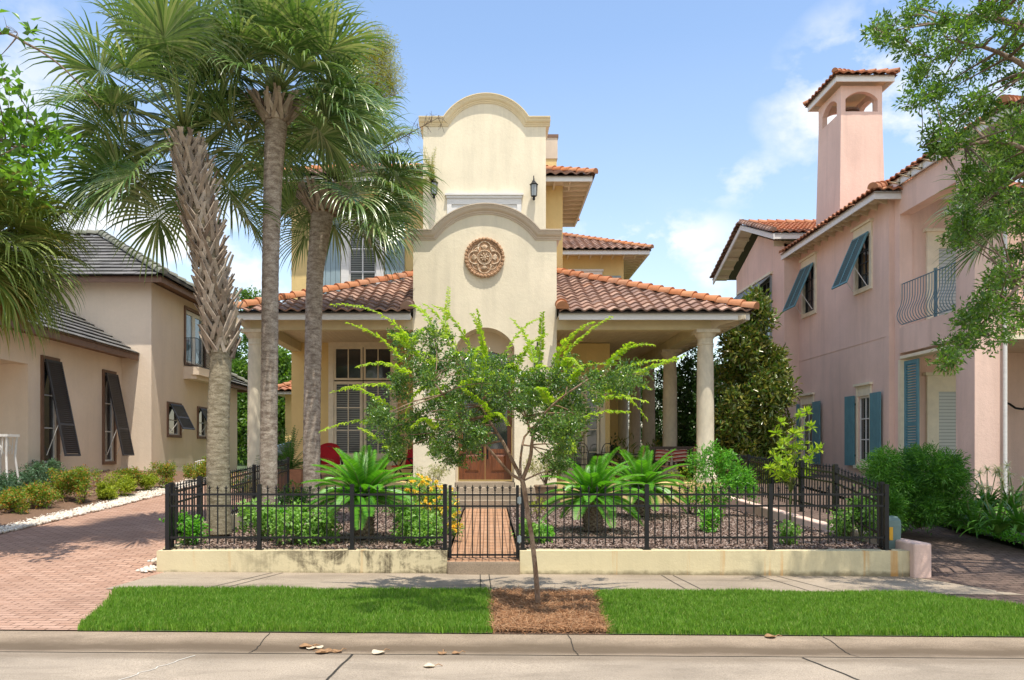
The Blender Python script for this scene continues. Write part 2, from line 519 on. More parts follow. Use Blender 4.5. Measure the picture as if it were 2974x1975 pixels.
# road, gutter and kerb
o = sheet('road', fr(-14, 7.34, 8), K(-60), K(60), lambda x, y: -.075 + tilt(x), M['concrete'], 12)
jm = MB()
def strip(mb, pts, wd, zf, off=.004):
    """thin flat strip following ground points (x,y)"""
    for (a, b) in zip(pts[:-1], pts[1:]):
        d = Vector((b[0] - a[0], b[1] - a[1])); n = Vector((-d.y, d.x)).normalized() * wd / 2
        mb.add([(a[0] - n.x, a[1] - n.y, zf(a[0], a[1]) + off), (a[0] + n.x, a[1] + n.y, zf(a[0], a[1]) + off),
                (b[0] + n.x, b[1] + n.y, zf(b[0], b[1]) + off), (b[0] - n.x, b[1] - n.y, zf(b[0], b[1]) + off)], [(0, 1, 2, 3)])
zr = lambda x, y: -.075 + tilt(x)
def jag(a, b, n, amp):
    return [(a[0] + (b[0] - a[0]) * i / n + random.uniform(-amp, amp), a[1] + (b[1] - a[1]) * i / n + random.uniform(-amp, amp) * .5) for i in range(n + 1)]
strip(jm, jag((-1.26, 7.32), (-1.62, 3.0), 40, .006), .022, zr)
strip(jm, jag((2.9, 7.3), (4.0, 3.0), 40, .01), .022, zr)
strip(jm, jag((-14, 7.33), (14, 7.33), 160, .004), .011, zr)
jm.build('joint', M['joint'], o)
jm = MB(); strip(jm, jag((-2.7, 7.25), (-3.35, 5.6), 26, .03), .012, zr); jm.build('crack', M['crackpale'], o)
# rolled kerb: profile along y
kp = [(7.33, -.072), (7.40, -.082), (7.48, -.088), (7.56, -.084), (7.64, -.066), (7.72, -.044), (7.80, -.026), (7.88, -.018), (7.95, -.02)]
km = MB(); nX = 80
for i in range(nX + 1):
    x = -40 + i
    for (y, z) in kp: km.v.append((x, y, z + tilt(x)))
for i in range(nX):
    for j in range(len(kp) - 1):
        q = i * len(kp) + j; km.f.append((q, q + len(kp), q + len(kp) + 1, q + 1))
o = km.build('kerb', M['kerb'], None, True); o['kind'] = 'structure'
def zk(x, y):
    for (a, za), (b, zb) in zip(kp[:-1], kp[1:]):
        if a <= y <= b: return za + (zb - za) * (y - a) / (b - a) + tilt(x)
    return kp[-1][1] + tilt(x)
jm = MB()
for x0_, sl in ((-2.18, -.05), (.79, .04), (3.33, .10), (-7.5, 0), (7.4, 0), (10.5, 0)):
    strip(jm, [(x0_ + sl * (7.9 - y) / .5 + random.uniform(-.007, .007), y) for y in fr(7.9, 7.35, 14)], .009, zk, .005)
jm.build('joint', M['joint'], o)
# verge base, pavement
def lawn_left(y):   # left edge of the left lawn
    k = max(0, (y - 7.95) / 2.3)
    return -4.12 - .72 * k ** .8 + .10 * math.sin(k * PI)
def lawn_right(y):
    k = max(0, (y - 7.95) / 2.3)
    return 7.1 - 1.55 * k ** 1.6 if k < 1 else 5.5
zv = lambda x, y: tilt(x) - .012
sheet('verge', fr(7.93, 10.29, 8), lawn_left, K(0.03), lambda x, y: zv(x, y) + .004, M['turfbase'], 24)
sheet('verge', fr(7.93, 10.25, 8), K(1.2), lawn_right, lambda x, y: zv(x, y) + .004, M['turfbase'], 24)
sheet('tree_bed', fr(7.93, 10.29, 6), K(.03), lambda y: 1.2, lambda x, y: zv(x, y), M['leafbed'], 6)
pv = sheet('pavement', fr(10.27, 11.78, 4), lambda y: -4.98 + .2 * (y - 10.27) / 1.5 - .0, lambda y: 6.95 - .45 * (y - 10.27), lambda x, y: tilt(x), M['walk'], 24)
zp = lambda x, y: tilt(x)
jm = MB()
for a, b in (((-3.2, 11.7), (-3.72, 10.3)), ((-3.04, 11.7), (-3.5, 10.3)), ((-.13, 11.7), (-.11, 10.3)), ((.0, 11.7), (.03, 10.3)), ((2.55, 11.7), (2.62, 10.3)), ((2.72, 11.7), (2.84, 10.3)),
             ((4.0, 11.7), (4.25, 10.3)), ((4.25, 11.7), (4.62, 10.3))):
    strip(jm, jag(a, b, 10, .003), .014, zp)
jm.build('joint', M['joint'], pv)
# left brick driveway
def dleft(y):
    if y < 14.5: return -9.0 - max(0, 12 - y) * .6
    return -9.0 + .4 * min(1, (y - 14.5) / 6)
def dright(y):
    if y < 10.27: return lawn_left(max(y, 7.95)) + .01
    if y < 11.72: return -4.99 + .2 * (y - 10.27) / 1.5
    return -4.93
sheet('driveway', fr(7.95, 11.7, 10) + fr(11.9, 40, 30), dleft, dright, lambda x, y: Hleft(x, y) - .008 + (.0 if y > 7.96 else -.0), M['brick'], 14)
# right brick driveway
def rleft(y):
    if y < 10.27: return lawn_right(max(y, 7.95)) - .02
    if y < 11.78: return 6.93 - .45 * (y - 10.27)
    return 6.2
def rright(y): return 8.9 + .55 * max(0, min(1, (13.5 - y) / 5.5)) * 2.2 - max(0, (y - 13.5)) * .03
sheet('driveway', fr(7.95, 11.76, 10) + fr(11.9, 40, 30), rleft, rright, lambda x, y: Hright(x, y) - .008, M['brickdark'], 14)
# beds
sheet('planting_bed', fr(10, 26, 24), lambda y: -30, lambda y: dleft(y) - .25, lambda x, y: Hbed(x, y) - .02, M['leafbed'], 40)
sheet('planting_bed', fr(9, 34, 24), lambda y: rright(y) - .02, lambda y: 14 if y < 18.1 else 11.2, lambda x, y: Hrbed(x, y) - .01, M['soil'], 20)
sheet('garden_bed', fr(11.92, 22, 20), K(-4.9), K(-.62), lambda x, y: Hgard(x, y), M['soil'], 20)
sheet('garden_bed', fr(11.92, 22, 20), K(.46), K(6.1), lambda x, y: Hgard(x, y), M['soil'], 24)
sheet('path', fr(11.75, 20.9, 12), K(-.62), K(.46), lambda x, y: .175 + .02 * (y - 11.75), M['brickpath'], 6)

# ---------------- roof tiles ----------------
def clip_planes(o, planes):
    bm = bmesh.new(); bm.from_mesh(o.data)
    for co, no in planes:
        geo = bm.verts[:] + bm.edges[:] + bm.faces[:]
        bmesh.ops.bisect_plane(bm, geom=geo, plane_co=co, plane_no=no, clear_outer=True, dist=1e-5)
    bm.to_mesh(o.data); bm.free()
    return o
def s_tiles(name, O, u, v, W, L, mat, parent, planes=(), tw=.33, course=.37, amp=.068, seg=9, flat=False):
    O = Vector(O); u = Vector(u).normalized(); v = Vector(v).normalized(); n = u.cross(v).normalized()
    if n.z < 0: n = -n
    mb = MB()
    nu = int(math.ceil(W / tw)); nv = int(math.ceil(L / course))
    if flat: seg = 1
    for j in range(nv):
        for i in range(nu):
            jit = random.uniform(-.006, .006); jr = random.uniform(-.004, .004)
            off = (j % 2) * .5 * tw if flat else 0
            vs = []
            for (t, lift) in ((0, .052), (.5, .028), (1.04, .002)):
                for k in range(seg + 1):
                    s = k / seg
                    h = 0 if flat else amp * (.5 - .5 * math.cos(2 * PI * s)) ** .8
                    vs.append(O + u * ((i + s * .995) * tw + off - (tw if flat else 0)) + v * ((j + t) * course + jit) + n * (h + lift + jr))
            m1 = seg + 1
            low = [vs[k] - n * (.042 if not flat else .028) for k in range(m1)]
            b = len(vs); vs += low
            fs = []
            for r in (0, 1):
                for k in range(seg):
                    fs.append((r * m1 + k, r * m1 + k + 1, (r + 1) * m1 + k + 1, (r + 1) * m1 + k))
            for k in range(seg): fs.append((b + k, b + k + 1, k + 1, k))
            mb.add(vs, fs)
    me_o = mb.build(name, mat, parent)
    if planes: clip_planes(me_o, planes)
    if not flat: smooth_by_angle(me_o, 50)
    return me_o
def caps(name, a, b, mat, parent, r=.12, ln=.36, up=.05, flat=1.0):
    """overlapping half-round cap tiles from low a to high b"""
    a = Vector(a); b = Vector(b); d = b - a; L = d.length; d.normalize()
    sd_ = d.cross(Vector((0, 0, 1))).normalized(); n = sd_.cross(d).normalized()
    mb = MB(); k = int(L / ln) + 1
    for i in range(k):
        p0 = a + d * (i * ln) ; p1 = a + d * min((i + 1.12) * ln, L)
        jr = random.uniform(-.008, .008)
        vs = []
        for (p, rr, h) in ((p0, r * 1.08, up + .035), (p1, r * .9, up)):
            for q in range(11):
                t = PI * q / 10 * 1.1 - PI * .05
                vs.append(p + sd_ * (math.cos(t) * rr + jr) + n * (math.sin(t) * rr * flat + h))
        fs = [(q, q + 1, q + 12, q + 11) for q in range(10)] + [tuple(range(11))]
        mb.add(vs, fs)
    o = mb.build(name, mat, parent); smooth_by_angle(o, 50); return o
def hip_roof(parent, x0, x1, y0, y1, z, p, tmat, cmat, sides='fblr', ridge=True, tw=.33, course=.37, flat=False, r=.12, fasc=.17, ov=.8, soff=None, white=None, rafters=True, maxrun=None, amp=.068):
    """full hip roof on the eave rectangle, z = eave height"""
    w_ = x1 - x0; d_ = y1 - y0
    run = min(w_, d_) / 2
    cz = z + p * run
    if w_ >= d_:
        A = Vector((x0 + run, (y0 + y1) / 2, cz)); B = Vector((x1 - run, (y0 + y1) / 2, cz))
        cor = {'fl': A, 'bl': A, 'fr': B, 'br': B}
    else:
        A = Vector(((x0 + x1) / 2, y0 + run, cz)); B = Vector(((x0 + x1) / 2, y1 - run, cz))
        cor = {'fl': A, 'fr': A, 'bl': B, 'br': B}
    c = {'fl': Vector((x0, y0, z)), 'fr': Vector((x1, y0, z)), 'bl': Vector((x0, y1, z)), 'br': Vector((x1, y1, z))}
    deck = MB()
    dz = Vector((0, 0, -.03))
    for q in (('fl', 'fr'), ('fr', 'br'), ('br', 'bl'), ('bl', 'fl')):
        a, b = q
        if (cor[a] - cor[b]).length < 1e-4: deck.add([c[a] + dz, c[b] + dz, cor[b] + dz], [(0, 1, 2)])
        else: deck.add([c[a] + dz, c[b] + dz, cor[b] + dz, cor[a] + dz], [(0, 1, 2, 3)])
    rf = deck.build('roof', M['darkwood'], parent)
    sl = math.sqrt(1 + p * p); L = run * sl + .05
    def hp(a, s):   # clip plane along hip at corner a; keep side toward s
        no = Vector((s[0], s[1], 0))
        return (c[a], no)
    if 'f' in sides:
        s_tiles('tile_course', (x0, y0, z), (1, 0, 0), (0, 1, p), w_, L, tmat, rf, [(c['fl'], (-1, 1, 0)), (c['fr'], (1, 1, 0))], tw, course, flat=flat, amp=amp)
    if 'b' in sides:
        s_tiles('tile_course', (x1, y1, z), (-1, 0, 0), (0, -1, p), w_, L, tmat, rf, [(c['bl'], (-1, -1, 0)), (c['br'], (1, -1, 0))], tw, course, flat=flat, amp=amp)
    if 'r' in sides:
        s_tiles('tile_course', (x1, y0, z), (0, 1, 0), (-1, 0, p), d_, L, tmat, rf, [(c['fr'], (-1, -1, 0)), (c['br'], (-1, 1, 0))], tw, course, flat=flat, amp=amp)
    if 'l' in sides:
        s_tiles('tile_course', (x0, y1, z), (0, -1, 0), (1, 0, p), d_, L, tmat, rf, [(c['fl'], (1, -1, 0)), (c['bl'], (1, 1, 0))], tw, course, flat=flat, amp=amp)
    for k in ('fl', 'fr', 'bl', 'br'):
        caps('hip_cap', c[k], cor[k], cmat, rf, r)
    if (A - B).length > .1: caps('ridge_cap', A, B, cmat, rf, r)
    # fascia ring + soffit
    fm = MB()
    t = .04; zz0, zz1 = z - fasc, z + .0
    a0, a1, b0, b1 = x0 + .07, x1 - .07, y0 + .07, y1 - .07
    fm.box(a0, a1, b0, b0 + t, zz0, zz1); fm.box(a0, a1, b1 - t, b1, zz0, zz1)
    fm.box(a0, a0 + t, b0 + t, b1 - t, zz0, zz1); fm.box(a1 - t, a1, b0 + t, b1 - t, zz0, zz1)
    fm.build('fascia', white or M['white'], parent)
    sm = MB()
    sm.box(a0 + t, a1 - t, b0 + t, b1 - t, z - .045, z - .03)
    sm.build('soffit', soff or M['soffit'], parent)
    if rafters:
        prof = [(0, -.05), (.0, -.13), (.12, -.15), (.3, -.115), (.5, -.16), (ov - .12, -.19), (ov - .02, -.2), (ov - .02, -.05)]
        proto = MB().prism([(-.03, a, h) for a, h in prof], (.06, 0, 0)).build('rafter_tail', soff or M['soffit'], parent)
        spots = []
        k = a0 + .5
        while k < a1 - .3: spots.append((k, b0 + t, 0)); k += .5
        k = b0 + .5
        while k < b1 - .3:
            if 'r' in sides: spots.append((a1 - t, k, PI / 2))
            if 'l' in sides: spots.append((a0 + t, k, -PI / 2))
            k += .5
        for i_, (px, py, rz) in enumerate(spots):
            o = proto if i_ == 0 else proto.copy()
            if i_: link(o, parent)
            o.location = (px, py, z); o.rotation_euler = (0, 0, rz)
    return rf

# ---------------- walls ----------------
def wall(mb, axis, c, u0, u1, v0, v1, ops=(), th=.25):
    """axis 'y': face at Y=c looking to -Y, thickness towards +Y. axis 'x': face at X=c, thickness = signed th along X. ops: (u0,u1,v0,v1)"""
    us = sorted({u0, u1, *[o[0] for o in ops], *[o[1] for o in ops]}); vs = sorted({v0, v1, *[o[2] for o in ops], *[o[3] for o in ops]})
    us = [u for u in us if u0 <= u <= u1]; vs = [v for v in vs if v0 <= v <= v1]
    def solid(i, j):
        if i < 0 or j < 0 or i >= len(us) - 1 or j >= len(vs) - 1: return False
        cu = (us[i] + us[i + 1]) / 2; cv = (vs[j] + vs[j + 1]) / 2
        return not any(o[0] < cu < o[1] and o[2] < cv < o[3] for o in ops)
    def pt(u, v, d): return (u, c + d, v) if axis == 'y' else (c + d, u, v)
    for i in range(len(us) - 1):
        for j in range(len(vs) - 1):
            if not solid(i, j): continue
            a, b, e, f = us[i], us[i + 1], vs[j], vs[j + 1]
            mb.quad(pt(a, e, 0), pt(b, e, 0), pt(b, f, 0), pt(a, f, 0))
            mb.quad(pt(a, e, th), pt(b, e, th), pt(b, f, th), pt(a, f, th))
            if not solid(i - 1, j): mb.quad(pt(a, e, 0), pt(a, e, th), pt(a, f, th), pt(a, f, 0))
            if not solid(i + 1, j): mb.quad(pt(b, e, 0), pt(b, e, th), pt(b, f, th), pt(b, f, 0))
            if not solid(i, j - 1): mb.quad(pt(a, e, 0), pt(b, e, 0), pt(b, e, th), pt(a, e, th))
            if not solid(i, j + 1): mb.quad(pt(a, f, 0), pt(b, f, 0), pt(b, f, th), pt(a, f, th))
def prof_wall(mb, xs, bot, top, y, th):
    """wall in XZ with bottom/top functions; xs sorted sample positions"""
    for a, b in zip(xs[:-1], xs[1:]):
        e = 1e-5
        b0, b1, t0, t1 = bot(a + e), bot(b - e), top(a + e), top(b - e)
        for d in (0, th): mb.quad((a, y + d, b0), (b, y + d, b1), (b, y + d, t1), (a, y + d, t0))
        mb.quad((a, y, t0), (b, y, t1), (b, y + th, t1), (a, y + th, t0))
        mb.quad((a, y, b0), (b, y, b1), (b, y + th, b1), (a, y + th, b0))
    for i, x in enumerate(xs):
        if i == 0: mb.quad((x, y, bot(x + 1e-5)), (x, y + th, bot(x + 1e-5)), (x, y + th, top(x + 1e-5)), (x, y, top(x + 1e-5)))
        elif i == len(xs) - 1: mb.quad((x, y, bot(x - 1e-5)), (x, y + th, bot(x - 1e-5)), (x, y + th, top(x - 1e-5)), (x, y, top(x - 1e-5)))
        else:
            l, r = bot(x - 2e-5), bot(x + 2e-5)
            if abs(l - r) > .01: mb.quad((x, y, l), (x, y + th, l), (x, y + th, r), (x, y, r))
def sweep_xz(mb, path, prof, y):
    """path: [(x,z)], prof: [(out(-y), along outward normal)] swept, mitred"""
    m = len(path); rings = []
    for i in range(m):
        p = Vector(path[i])
        d1 = (Vector(path[i]) - Vector(path[i - 1])).normalized() if i > 0 else None
        d2 = (Vector(path[i + 1]) - Vector(path[i])).normalized() if i < m - 1 else None
        if d1 is None: d1 = d2
        if d2 is None: d2 = d1
        n1 = Vector((-d1.y, d1.x)); n2 = Vector((-d2.y, d2.x))
        nn = (n1 + n2).normalized(); nn = nn / max(.35, nn.dot(n1))
        rings.append([(p.x + nn.x * b, y - a, p.y + nn.y * b) for a, b in prof])
    k = len(prof); vs = [q for r in rings for q in r]
    fs = []
    for i in range(m - 1):
        for j in range(k):
            j2 = (j + 1) % k
            fs.append((i * k + j, i * k + j2, (i + 1) * k + j2, (i + 1) * k + j))
    fs.append(tuple(range(k))); fs.append(tuple(range((m - 1) * k, m * k)))
    mb.add(vs, fs)
def arc_pts(x0, x1, z, h, n=24):
    c = x1 - x0; r = (c * c / 4 + h * h) / (2 * h); cx = (x0 + x1) / 2; cz = z + h - r
    a0 = math.atan2(z - cz, x0 - cx); a1 = math.atan2(z - cz, x1 - cx)
    return [(cx + r * math.cos(a0 + (a1 - a0) * i / n), cz + r * math.sin(a0 + (a1 - a0) * i / n)) for i in range(n + 1)]
def arc_z(x, x0, x1, z, h):
    if x <= x0 or x >= x1: return z
    c = x1 - x0; r = (c * c / 4 + h * h) / (2 * h); cx = (x0 + x1) / 2; cz = z + h - r
    return cz + math.sqrt(max(0, r * r - (x - cx) ** 2))

def window_y(parent, x0, x1, z0, z1, y, cols, rows, frame, glass, fw=.06, mw=.03, name='window', dep=.06, setb=.0):
    """window facing -Y: frame ring, mullions, one pane behind; y = outer face"""
    f = MB()
    f.box(x0, x1, y, y + dep, z0, z0 + fw); f.box(x0, x1, y, y + dep, z1 - fw, z1)
    f.box(x0, x0 + fw, y, y + dep, z0 + fw, z1 - fw); f.box(x1 - fw, x1, y, y + dep, z0 + fw, z1 - fw)
    for i in range(1, cols):
        x = x0 + fw + (x1 - x0 - 2 * fw) * i / cols
        f.box(x - mw / 2, x + mw / 2, y + .01, y + dep - .01, z0 + fw, z1 - fw)
    for q in (rows if hasattr(rows, '__len__') else [i / rows for i in range(1, rows)]):
        zz = z0 + fw + (z1 - z0 - 2 * fw) * q
        f.box(x0 + fw, x1 - fw, y + .012, y + dep - .012, zz - mw / 2, zz + mw / 2)
    fo = f.build(name, frame, parent)
    MB().box(x0 + fw / 2, x1 - fw / 2, y + dep * .55, y + dep * .55 + .01, z0 + fw / 2, z1 - fw / 2).build('pane', glass, fo)
    return fo
def window_x(parent, y0, y1, z0, z1, x, sgn, cols, rows, frame, glass, fw=.06, mw=.03, dep=.06, name='window'):
    """window in an X-facing wall; sgn = outward direction"""
    f = MB(); a, b = sorted((x, x - sgn * dep))
    f.box(a, b, y0, y1, z0, z0 + fw); f.box(a, b, y0, y1, z1 - fw, z1)
    f.box(a, b, y0, y0 + fw, z0 + fw, z1 - fw); f.box(a, b, y1 - fw, y1, z0 + fw, z1 - fw)
    for i in range(1, cols):
        yy = y0 + fw + (y1 - y0 - 2 * fw) * i / cols
        f.box(a + .01, b - .01, yy - mw / 2, yy + mw / 2, z0 + fw, z1 - fw)
    for i in range(1, rows):
        zz = z0 + fw + (z1 - z0 - 2 * fw) * i / rows
        f.box(a + .012, b - .012, y0 + fw, y1 - fw, zz - mw / 2, zz + mw / 2)
    fo = f.build(name, frame, parent)
    xm = x - sgn * dep * .55
    MB().box(min(xm, xm - sgn * .01), max(xm, xm - sgn * .01), y0 + fw / 2, y1 - fw / 2, z0 + fw / 2, z1 - fw / 2).build('pane', glass, fo)
    return fo

# ================= yellow house =================
house = thing('house', 'cream and ochre stucco house with a curved entrance gable and red clay tile roofs', 'house', (0, 24, .4))
house.location = (0, 0, 0)
YT = 21.7       # entrance tower front plane
s0 = F / YT
tx0, tx1 = XX(952.6, YT), XX(1283.5, YT)
ax0, ax1 = XX(1050, YT), XX(1186, YT)
az_s, az_h = ZZ(800, YT), ZZ(755, YT) - ZZ(800, YT)
cx0, cx1 = XX(995, YT), XX(1244, YT)
csh = ZZ(534, YT); ch = ZZ(474, YT) - csh
GZ = .36
def bot(x): return arc_z(x, ax0, ax1, az_s, az_h) if ax0 < x < ax1 else GZ
def top(x): return arc_z(x, cx0, cx1, csh, ch)
xs = sorted(set([tx0, tx1, ax0, ax1, cx0, cx1] + fr(ax0, ax1, 22) + fr(cx0, cx1, 40)))
m = MB(); prof_wall(m, xs, bot, top, YT, .75)
# tower flanks back to the main wall
m.box(tx0, tx0 + .3, YT + .75, 26.1, GZ, csh - .25); m.box(tx1 - .3, tx1, YT + .75, 26.1, GZ, csh - .25)
m.build('entrance_gable', M['cream'], house)
def cornice(name, x0, x1, cx0, cx1, z, h, y, back, mat, sc=1.0):
    path = [(x0, z), (cx0, z)] + arc_pts(cx0, cx1, z, h, 30)[1:-1] + [(cx1, z), (x1, z)]
    prof = [(-.02, .0), (.15 * sc, .0), (.15 * sc, -.035 * sc), (.135 * sc, -.045 * sc), (.125 * sc, -.09 * sc), (.095 * sc, -.13 * sc), (.055 * sc, -.155 * sc), (.05 * sc, -.19 * sc), (.03 * sc, -.20 * sc), (.025 * sc, -.235 * sc), (-.02, -.235 * sc)]
    m = MB()
    ext = .13 * sc
    pth = [(path[0][0] - ext, z)] + path[1:-1] + [(path[-1][0] + ext, z)]
    sweep_xz(m, pth, prof, y)
    # side returns
    for sx, xx in ((1, x1), (-1, x0)):
        poly = [(xx + sx * max(a - .002, 0), y + .002, z + b * .999 - .001) for a, b in prof]
        m.prism(poly, (0, back, 0))
    # coping on top of the wall thickness
    sweep_xz(m, [(x0 - ext, z), (cx0, z)] + arc_pts(cx0, cx1, z, h, 30)[1:-1] + [(cx1, z), (x1 + ext, z)], [(.17 * sc, .002), (.17 * sc, .03), (-.78, .03), (-.78, .002)], y)
    o = m.build(name, mat, house)
    smooth_by_angle(o, 30)
cornice('cornice', tx0, tx1, cx0, cx1, csh, ch, YT, 1.2, M['trim'])
# door recess
YD = YT + .75
m = MB()
dx0, dx1 = XX(1056, YD), XX(1181, YD)
fz = .97
def dtop(x): return arc_z(x, ax0 - .03, ax1 + .03, az_s - .06, az_h) + .0
xs = sorted(set(fr(ax0 - .02, ax1 + .02, 26) + [dx0, dx1]))
dzt = ZZ(872, YD)
m.box(ax0 - .02, dx0, YD - .02, YD + .1, fz, az_s); m.box(dx1, ax1 + .02, YD - .02, YD + .1, fz, az_s)
arch_in = lambda x: arc_z(x, dx0 + .06, dx1 - .06, ZZ(834, YD), .30)
prof_wall(m, sorted(set(fr(dx0, dx1, 24))), lambda x: arch_in(x) if dx0 + .06 < x < dx1 - .06 else ZZ(834, YD), lambda x: az_s + az_h + .1, YD, .08)
m.box(dx0, dx1, YD - .01, YD + .08, dzt, dzt + .1)
xm = (dx0 + dx1) / 2
m.box(xm - .04, xm + .04, YD + .004, YD + .076, dzt + .1, ZZ(834, YD) + .2)
m.build('door_surround', M['soffit'], house)
MB().box(dx0, dx1, YD + .09, YD + .11, dzt, az_s + az_h + .1).build('transom_glass', M['glass'], house)
def door_leaf(x0, x1):
    st = .12; t = .05; y = YD + .03
    z0, z1 = fz + .05, dzt
    zs = ZZ(1035, YD)       # top of the lower panel
    f = MB()
    f.box(x0, x0 + st, y, y + t, z0, z1); f.box(x1 - st, x1, y, y + t, z0, z1)
    f.box(x0 + st, x1 - st, y, y + t, z0, z0 + .18); f.box(x0 + st, x1 - st, y, y + t, zs - .12, zs); f.box(x0 + st, x1 - st, y, y + t, z1 - .13, z1)
    f.box(x0 + st, x1 - st, y + .022, y + t, z0 + .18, zs - .12)
    # raised panel
    a0, a1, b0, b1 = x0 + st + .04, x1 - st - .04, z0 + .22, zs - .16
    f.add([(a0, y + .02, b0), (a1, y + .02, b0), (a1, y + .02, b1), (a0, y + .02, b1), (a0 + .05, y - .002, b0 + .05), (a1 - .05, y - .002, b0 + .05), (a1 - .05, y - .002, b1 - .05), (a0 + .05, y - .002, b1 - .05)],
          [(0, 1, 5, 4), (1, 2, 6, 5), (2, 3, 7, 6), (3, 0, 4, 7), (4, 5, 6, 7)])
    d = f.build('door', M['wood'], house)
    MB().box(x0 + st, x1 - st, y + .02, y + .03, zs, z1 - .13).build('pane', M['glass'], d)
    return d
dl = door_leaf(dx0 + .02, xm - .006); dr = door_leaf(xm + .006, dx1 - .02)
for d, hx in ((dl, xm - .07), (dr, xm + .07)):
    h = MB(); hz = ZZ(1045, YD)
    h.tube([(hx, YD + .03, hz - .12), (hx, YD - .03, hz - .1), (hx, YD - .04, hz + .1), (hx, YD - .03, hz + .3), (hx, YD + .03, hz + .32)], .014, 8)
    h.box(hx - .022, hx + .022, YD + .02, YD + .03, hz - .16, hz + .36)
    h.build('handle', M['black'], d)
m = MB(); m.box(ax0 - .02, ax1 + .02, YT - .0, YD + .1, GZ, fz); m.build('threshold', M['walk'], house)
# upper gable
YU = 25.0
ux0, ux1 = XX(975.6, YU), XX(1258.6, YU)
vx0, vx1 = XX(1024, YU), XX(1218, YU)
ush = ZZ(274.5, YU); uh = ZZ(221, YU) - ush
m = MB()
prof_wall(m, sorted(set([ux0, ux1] + fr(vx0, vx1, 40))), lambda x: 6.6, lambda x: arc_z(x, vx0, vx1, ush, uh), YU, 1.25)
m.build('upper_gable', M['cream'], house)
M['creamtrim2'] = mat_stucco('cream_moulding', (.82, .69, .45, 1), .1, .06, .15)
cornice('cornice', ux0, ux1, vx0, vx1, ush, uh, YU, 1.5, M['creamtrim2'])
# boarded window with white lintel on the upper gable
m = MB()
lx0, lx1 = XX(1031, YU), XX(1202, YU)
zt = ZZ(448, YU)
m.box(lx0 - .06, lx1 + .06, YU - .14, YU, zt - .06, zt); m.box(lx0 - .02, lx1 + .02, YU - .10, YU, zt - .14, zt - .063)
m.box(lx0, lx1, YU - .06, YU, zt - .33, zt - .143)
m.box(lx0, lx0 + .14, YU - .06, YU, 8.2, zt - .332); m.box(lx1 - .14, lx1, YU - .06, YU, 8.2, zt - .332)
m.box(lx0 + .14, lx1 - .14, YU - .03, YU, 8.2, zt - .332)
m.build('window_surround', M['white'], house)
# main block
YW = 26.2
hx0, hx1 = XX(672, YW), 2.44
ZE = 10.62
w0, w1 = XX(758, YW), XX(917, YW)
wz0, wz1 = ZZ(1052, YW), ZZ(786, YW)
u0, u1 = XX(787, YW), XX(886, YW)
m = MB()
wall(m, 'y', YW, hx0, hx1, GZ, ZE, [(w0 + .1, w1 - .1, wz0 + .1, wz1 - .1), (u0 + .12, u1 - .12, 6.2, ZZ(500, YW))], .3)
m.box(hx0, hx0 + .3, YW + .3, 30, GZ, ZE); m.box(hx1 - .3, hx1, YW + .3, 30, GZ, ZE); m.box(hx0, hx1, 30, 30.3, GZ, ZE)
m.box(hx0 + .02, hx1 - .02, 30.3, 36, GZ, ZE - .1)
m.build('wall', M['cream_side'], house)
MB().box(hx0 + .3, hx1 - .3, YW + .5, YW + .6, GZ, ZE - .2).build('dark_room', M['void'], house)
# ground floor window, big trim + crown
m = MB(); yt = YW - .06
tw_ = .17
m.box(w0, w0 + tw_, yt, YW + .1, wz0, wz1); m.box(w1 - tw_, w1, yt, YW + .1, wz0, wz1)
m.box(w0 + tw_, w1 - tw_, yt, YW + .1, wz1 - .2, wz1)
m.box(w0 - .05, w1 + .05, yt - .05, YW, wz1, wz1 + .12); m.box(w0 - .12, w1 + .12, yt - .12, YW, wz1 + .122, wz1 + .22)
m.box(w0 - .1, w1 + .1, yt - .08, YW, wz0 - .09, wz0 - .002); m.box(w0, w1, yt, YW, wz0 - .3, wz0 - .092)
m.build('window_trim', M['creamtrim'], house)
ix0, ix1 = w0 + tw_, w1 - tw_; ixm = (ix0 + ix1) / 2
zz_t = ZZ(878, YW)
for a, b in ((ix0, ixm - .015), (ixm + .015, ix1)):
    window_y(house, a, b, zz_t + .02, wz1 - .2, YW - .03, 2, 1, M['creamtrim'], M['glass'], .07, .035)
    window_y(house, a, b, wz0, zz_t - .02, YW - .03, 2, [.335, .66], M['creamtrim'], M['blinds'], .09, .035)
# upper left window with shutters
uz1 = ZZ(500, YW); uz0 = 6.2
m = MB()
m.box(u0, u0 + .26, yt, YW + .1, uz0, uz1); m.box(u1 - .26, u1, yt, YW + .1, uz0, uz1); m.box(u0 + .26, u1 - .26, yt, YW + .1, uz1 - .25, uz1)
m.box(u0 - .08, u1 + .08, yt - .08, YW, uz1, uz1 + .12)
m.build('window_trim', M['white'], house)
window_y(house, u0 + .26, u1 - .26, uz0, uz1 - .25, YW - .02, 2, 4, M['white'], M['blinds'], .05, .04)
def board_shutter(x0, x1, z0, z1, y, mat, parent, n=4):
    m = MB(); wd = (x1 - x0) / n
    for i in range(n): m.box(x0 + wd * i + .006, x0 + wd * (i + 1) - .006, y - .05, y - .012, z0, z1)
    m.box(x0 + .006, x1 - .006, y - .022, y - .006, z0, z1)
    return m.build('shutter', mat, parent)
board_shutter(XX(740, YW), u0 - .02, uz0, uz1, YW, M['blue'], house)
board_shutter(u1 + .02, u1 + .68, uz0, uz1, YW, M['blue'], house)
# main upper roof
hip_roof(house, hx0 - .9, hx1 + .95, YW - .9, 30.6, ZE - .02 + .06, .43, M['tile'], M['tilecap'], 'frl', fasc=.18, ov=.85)
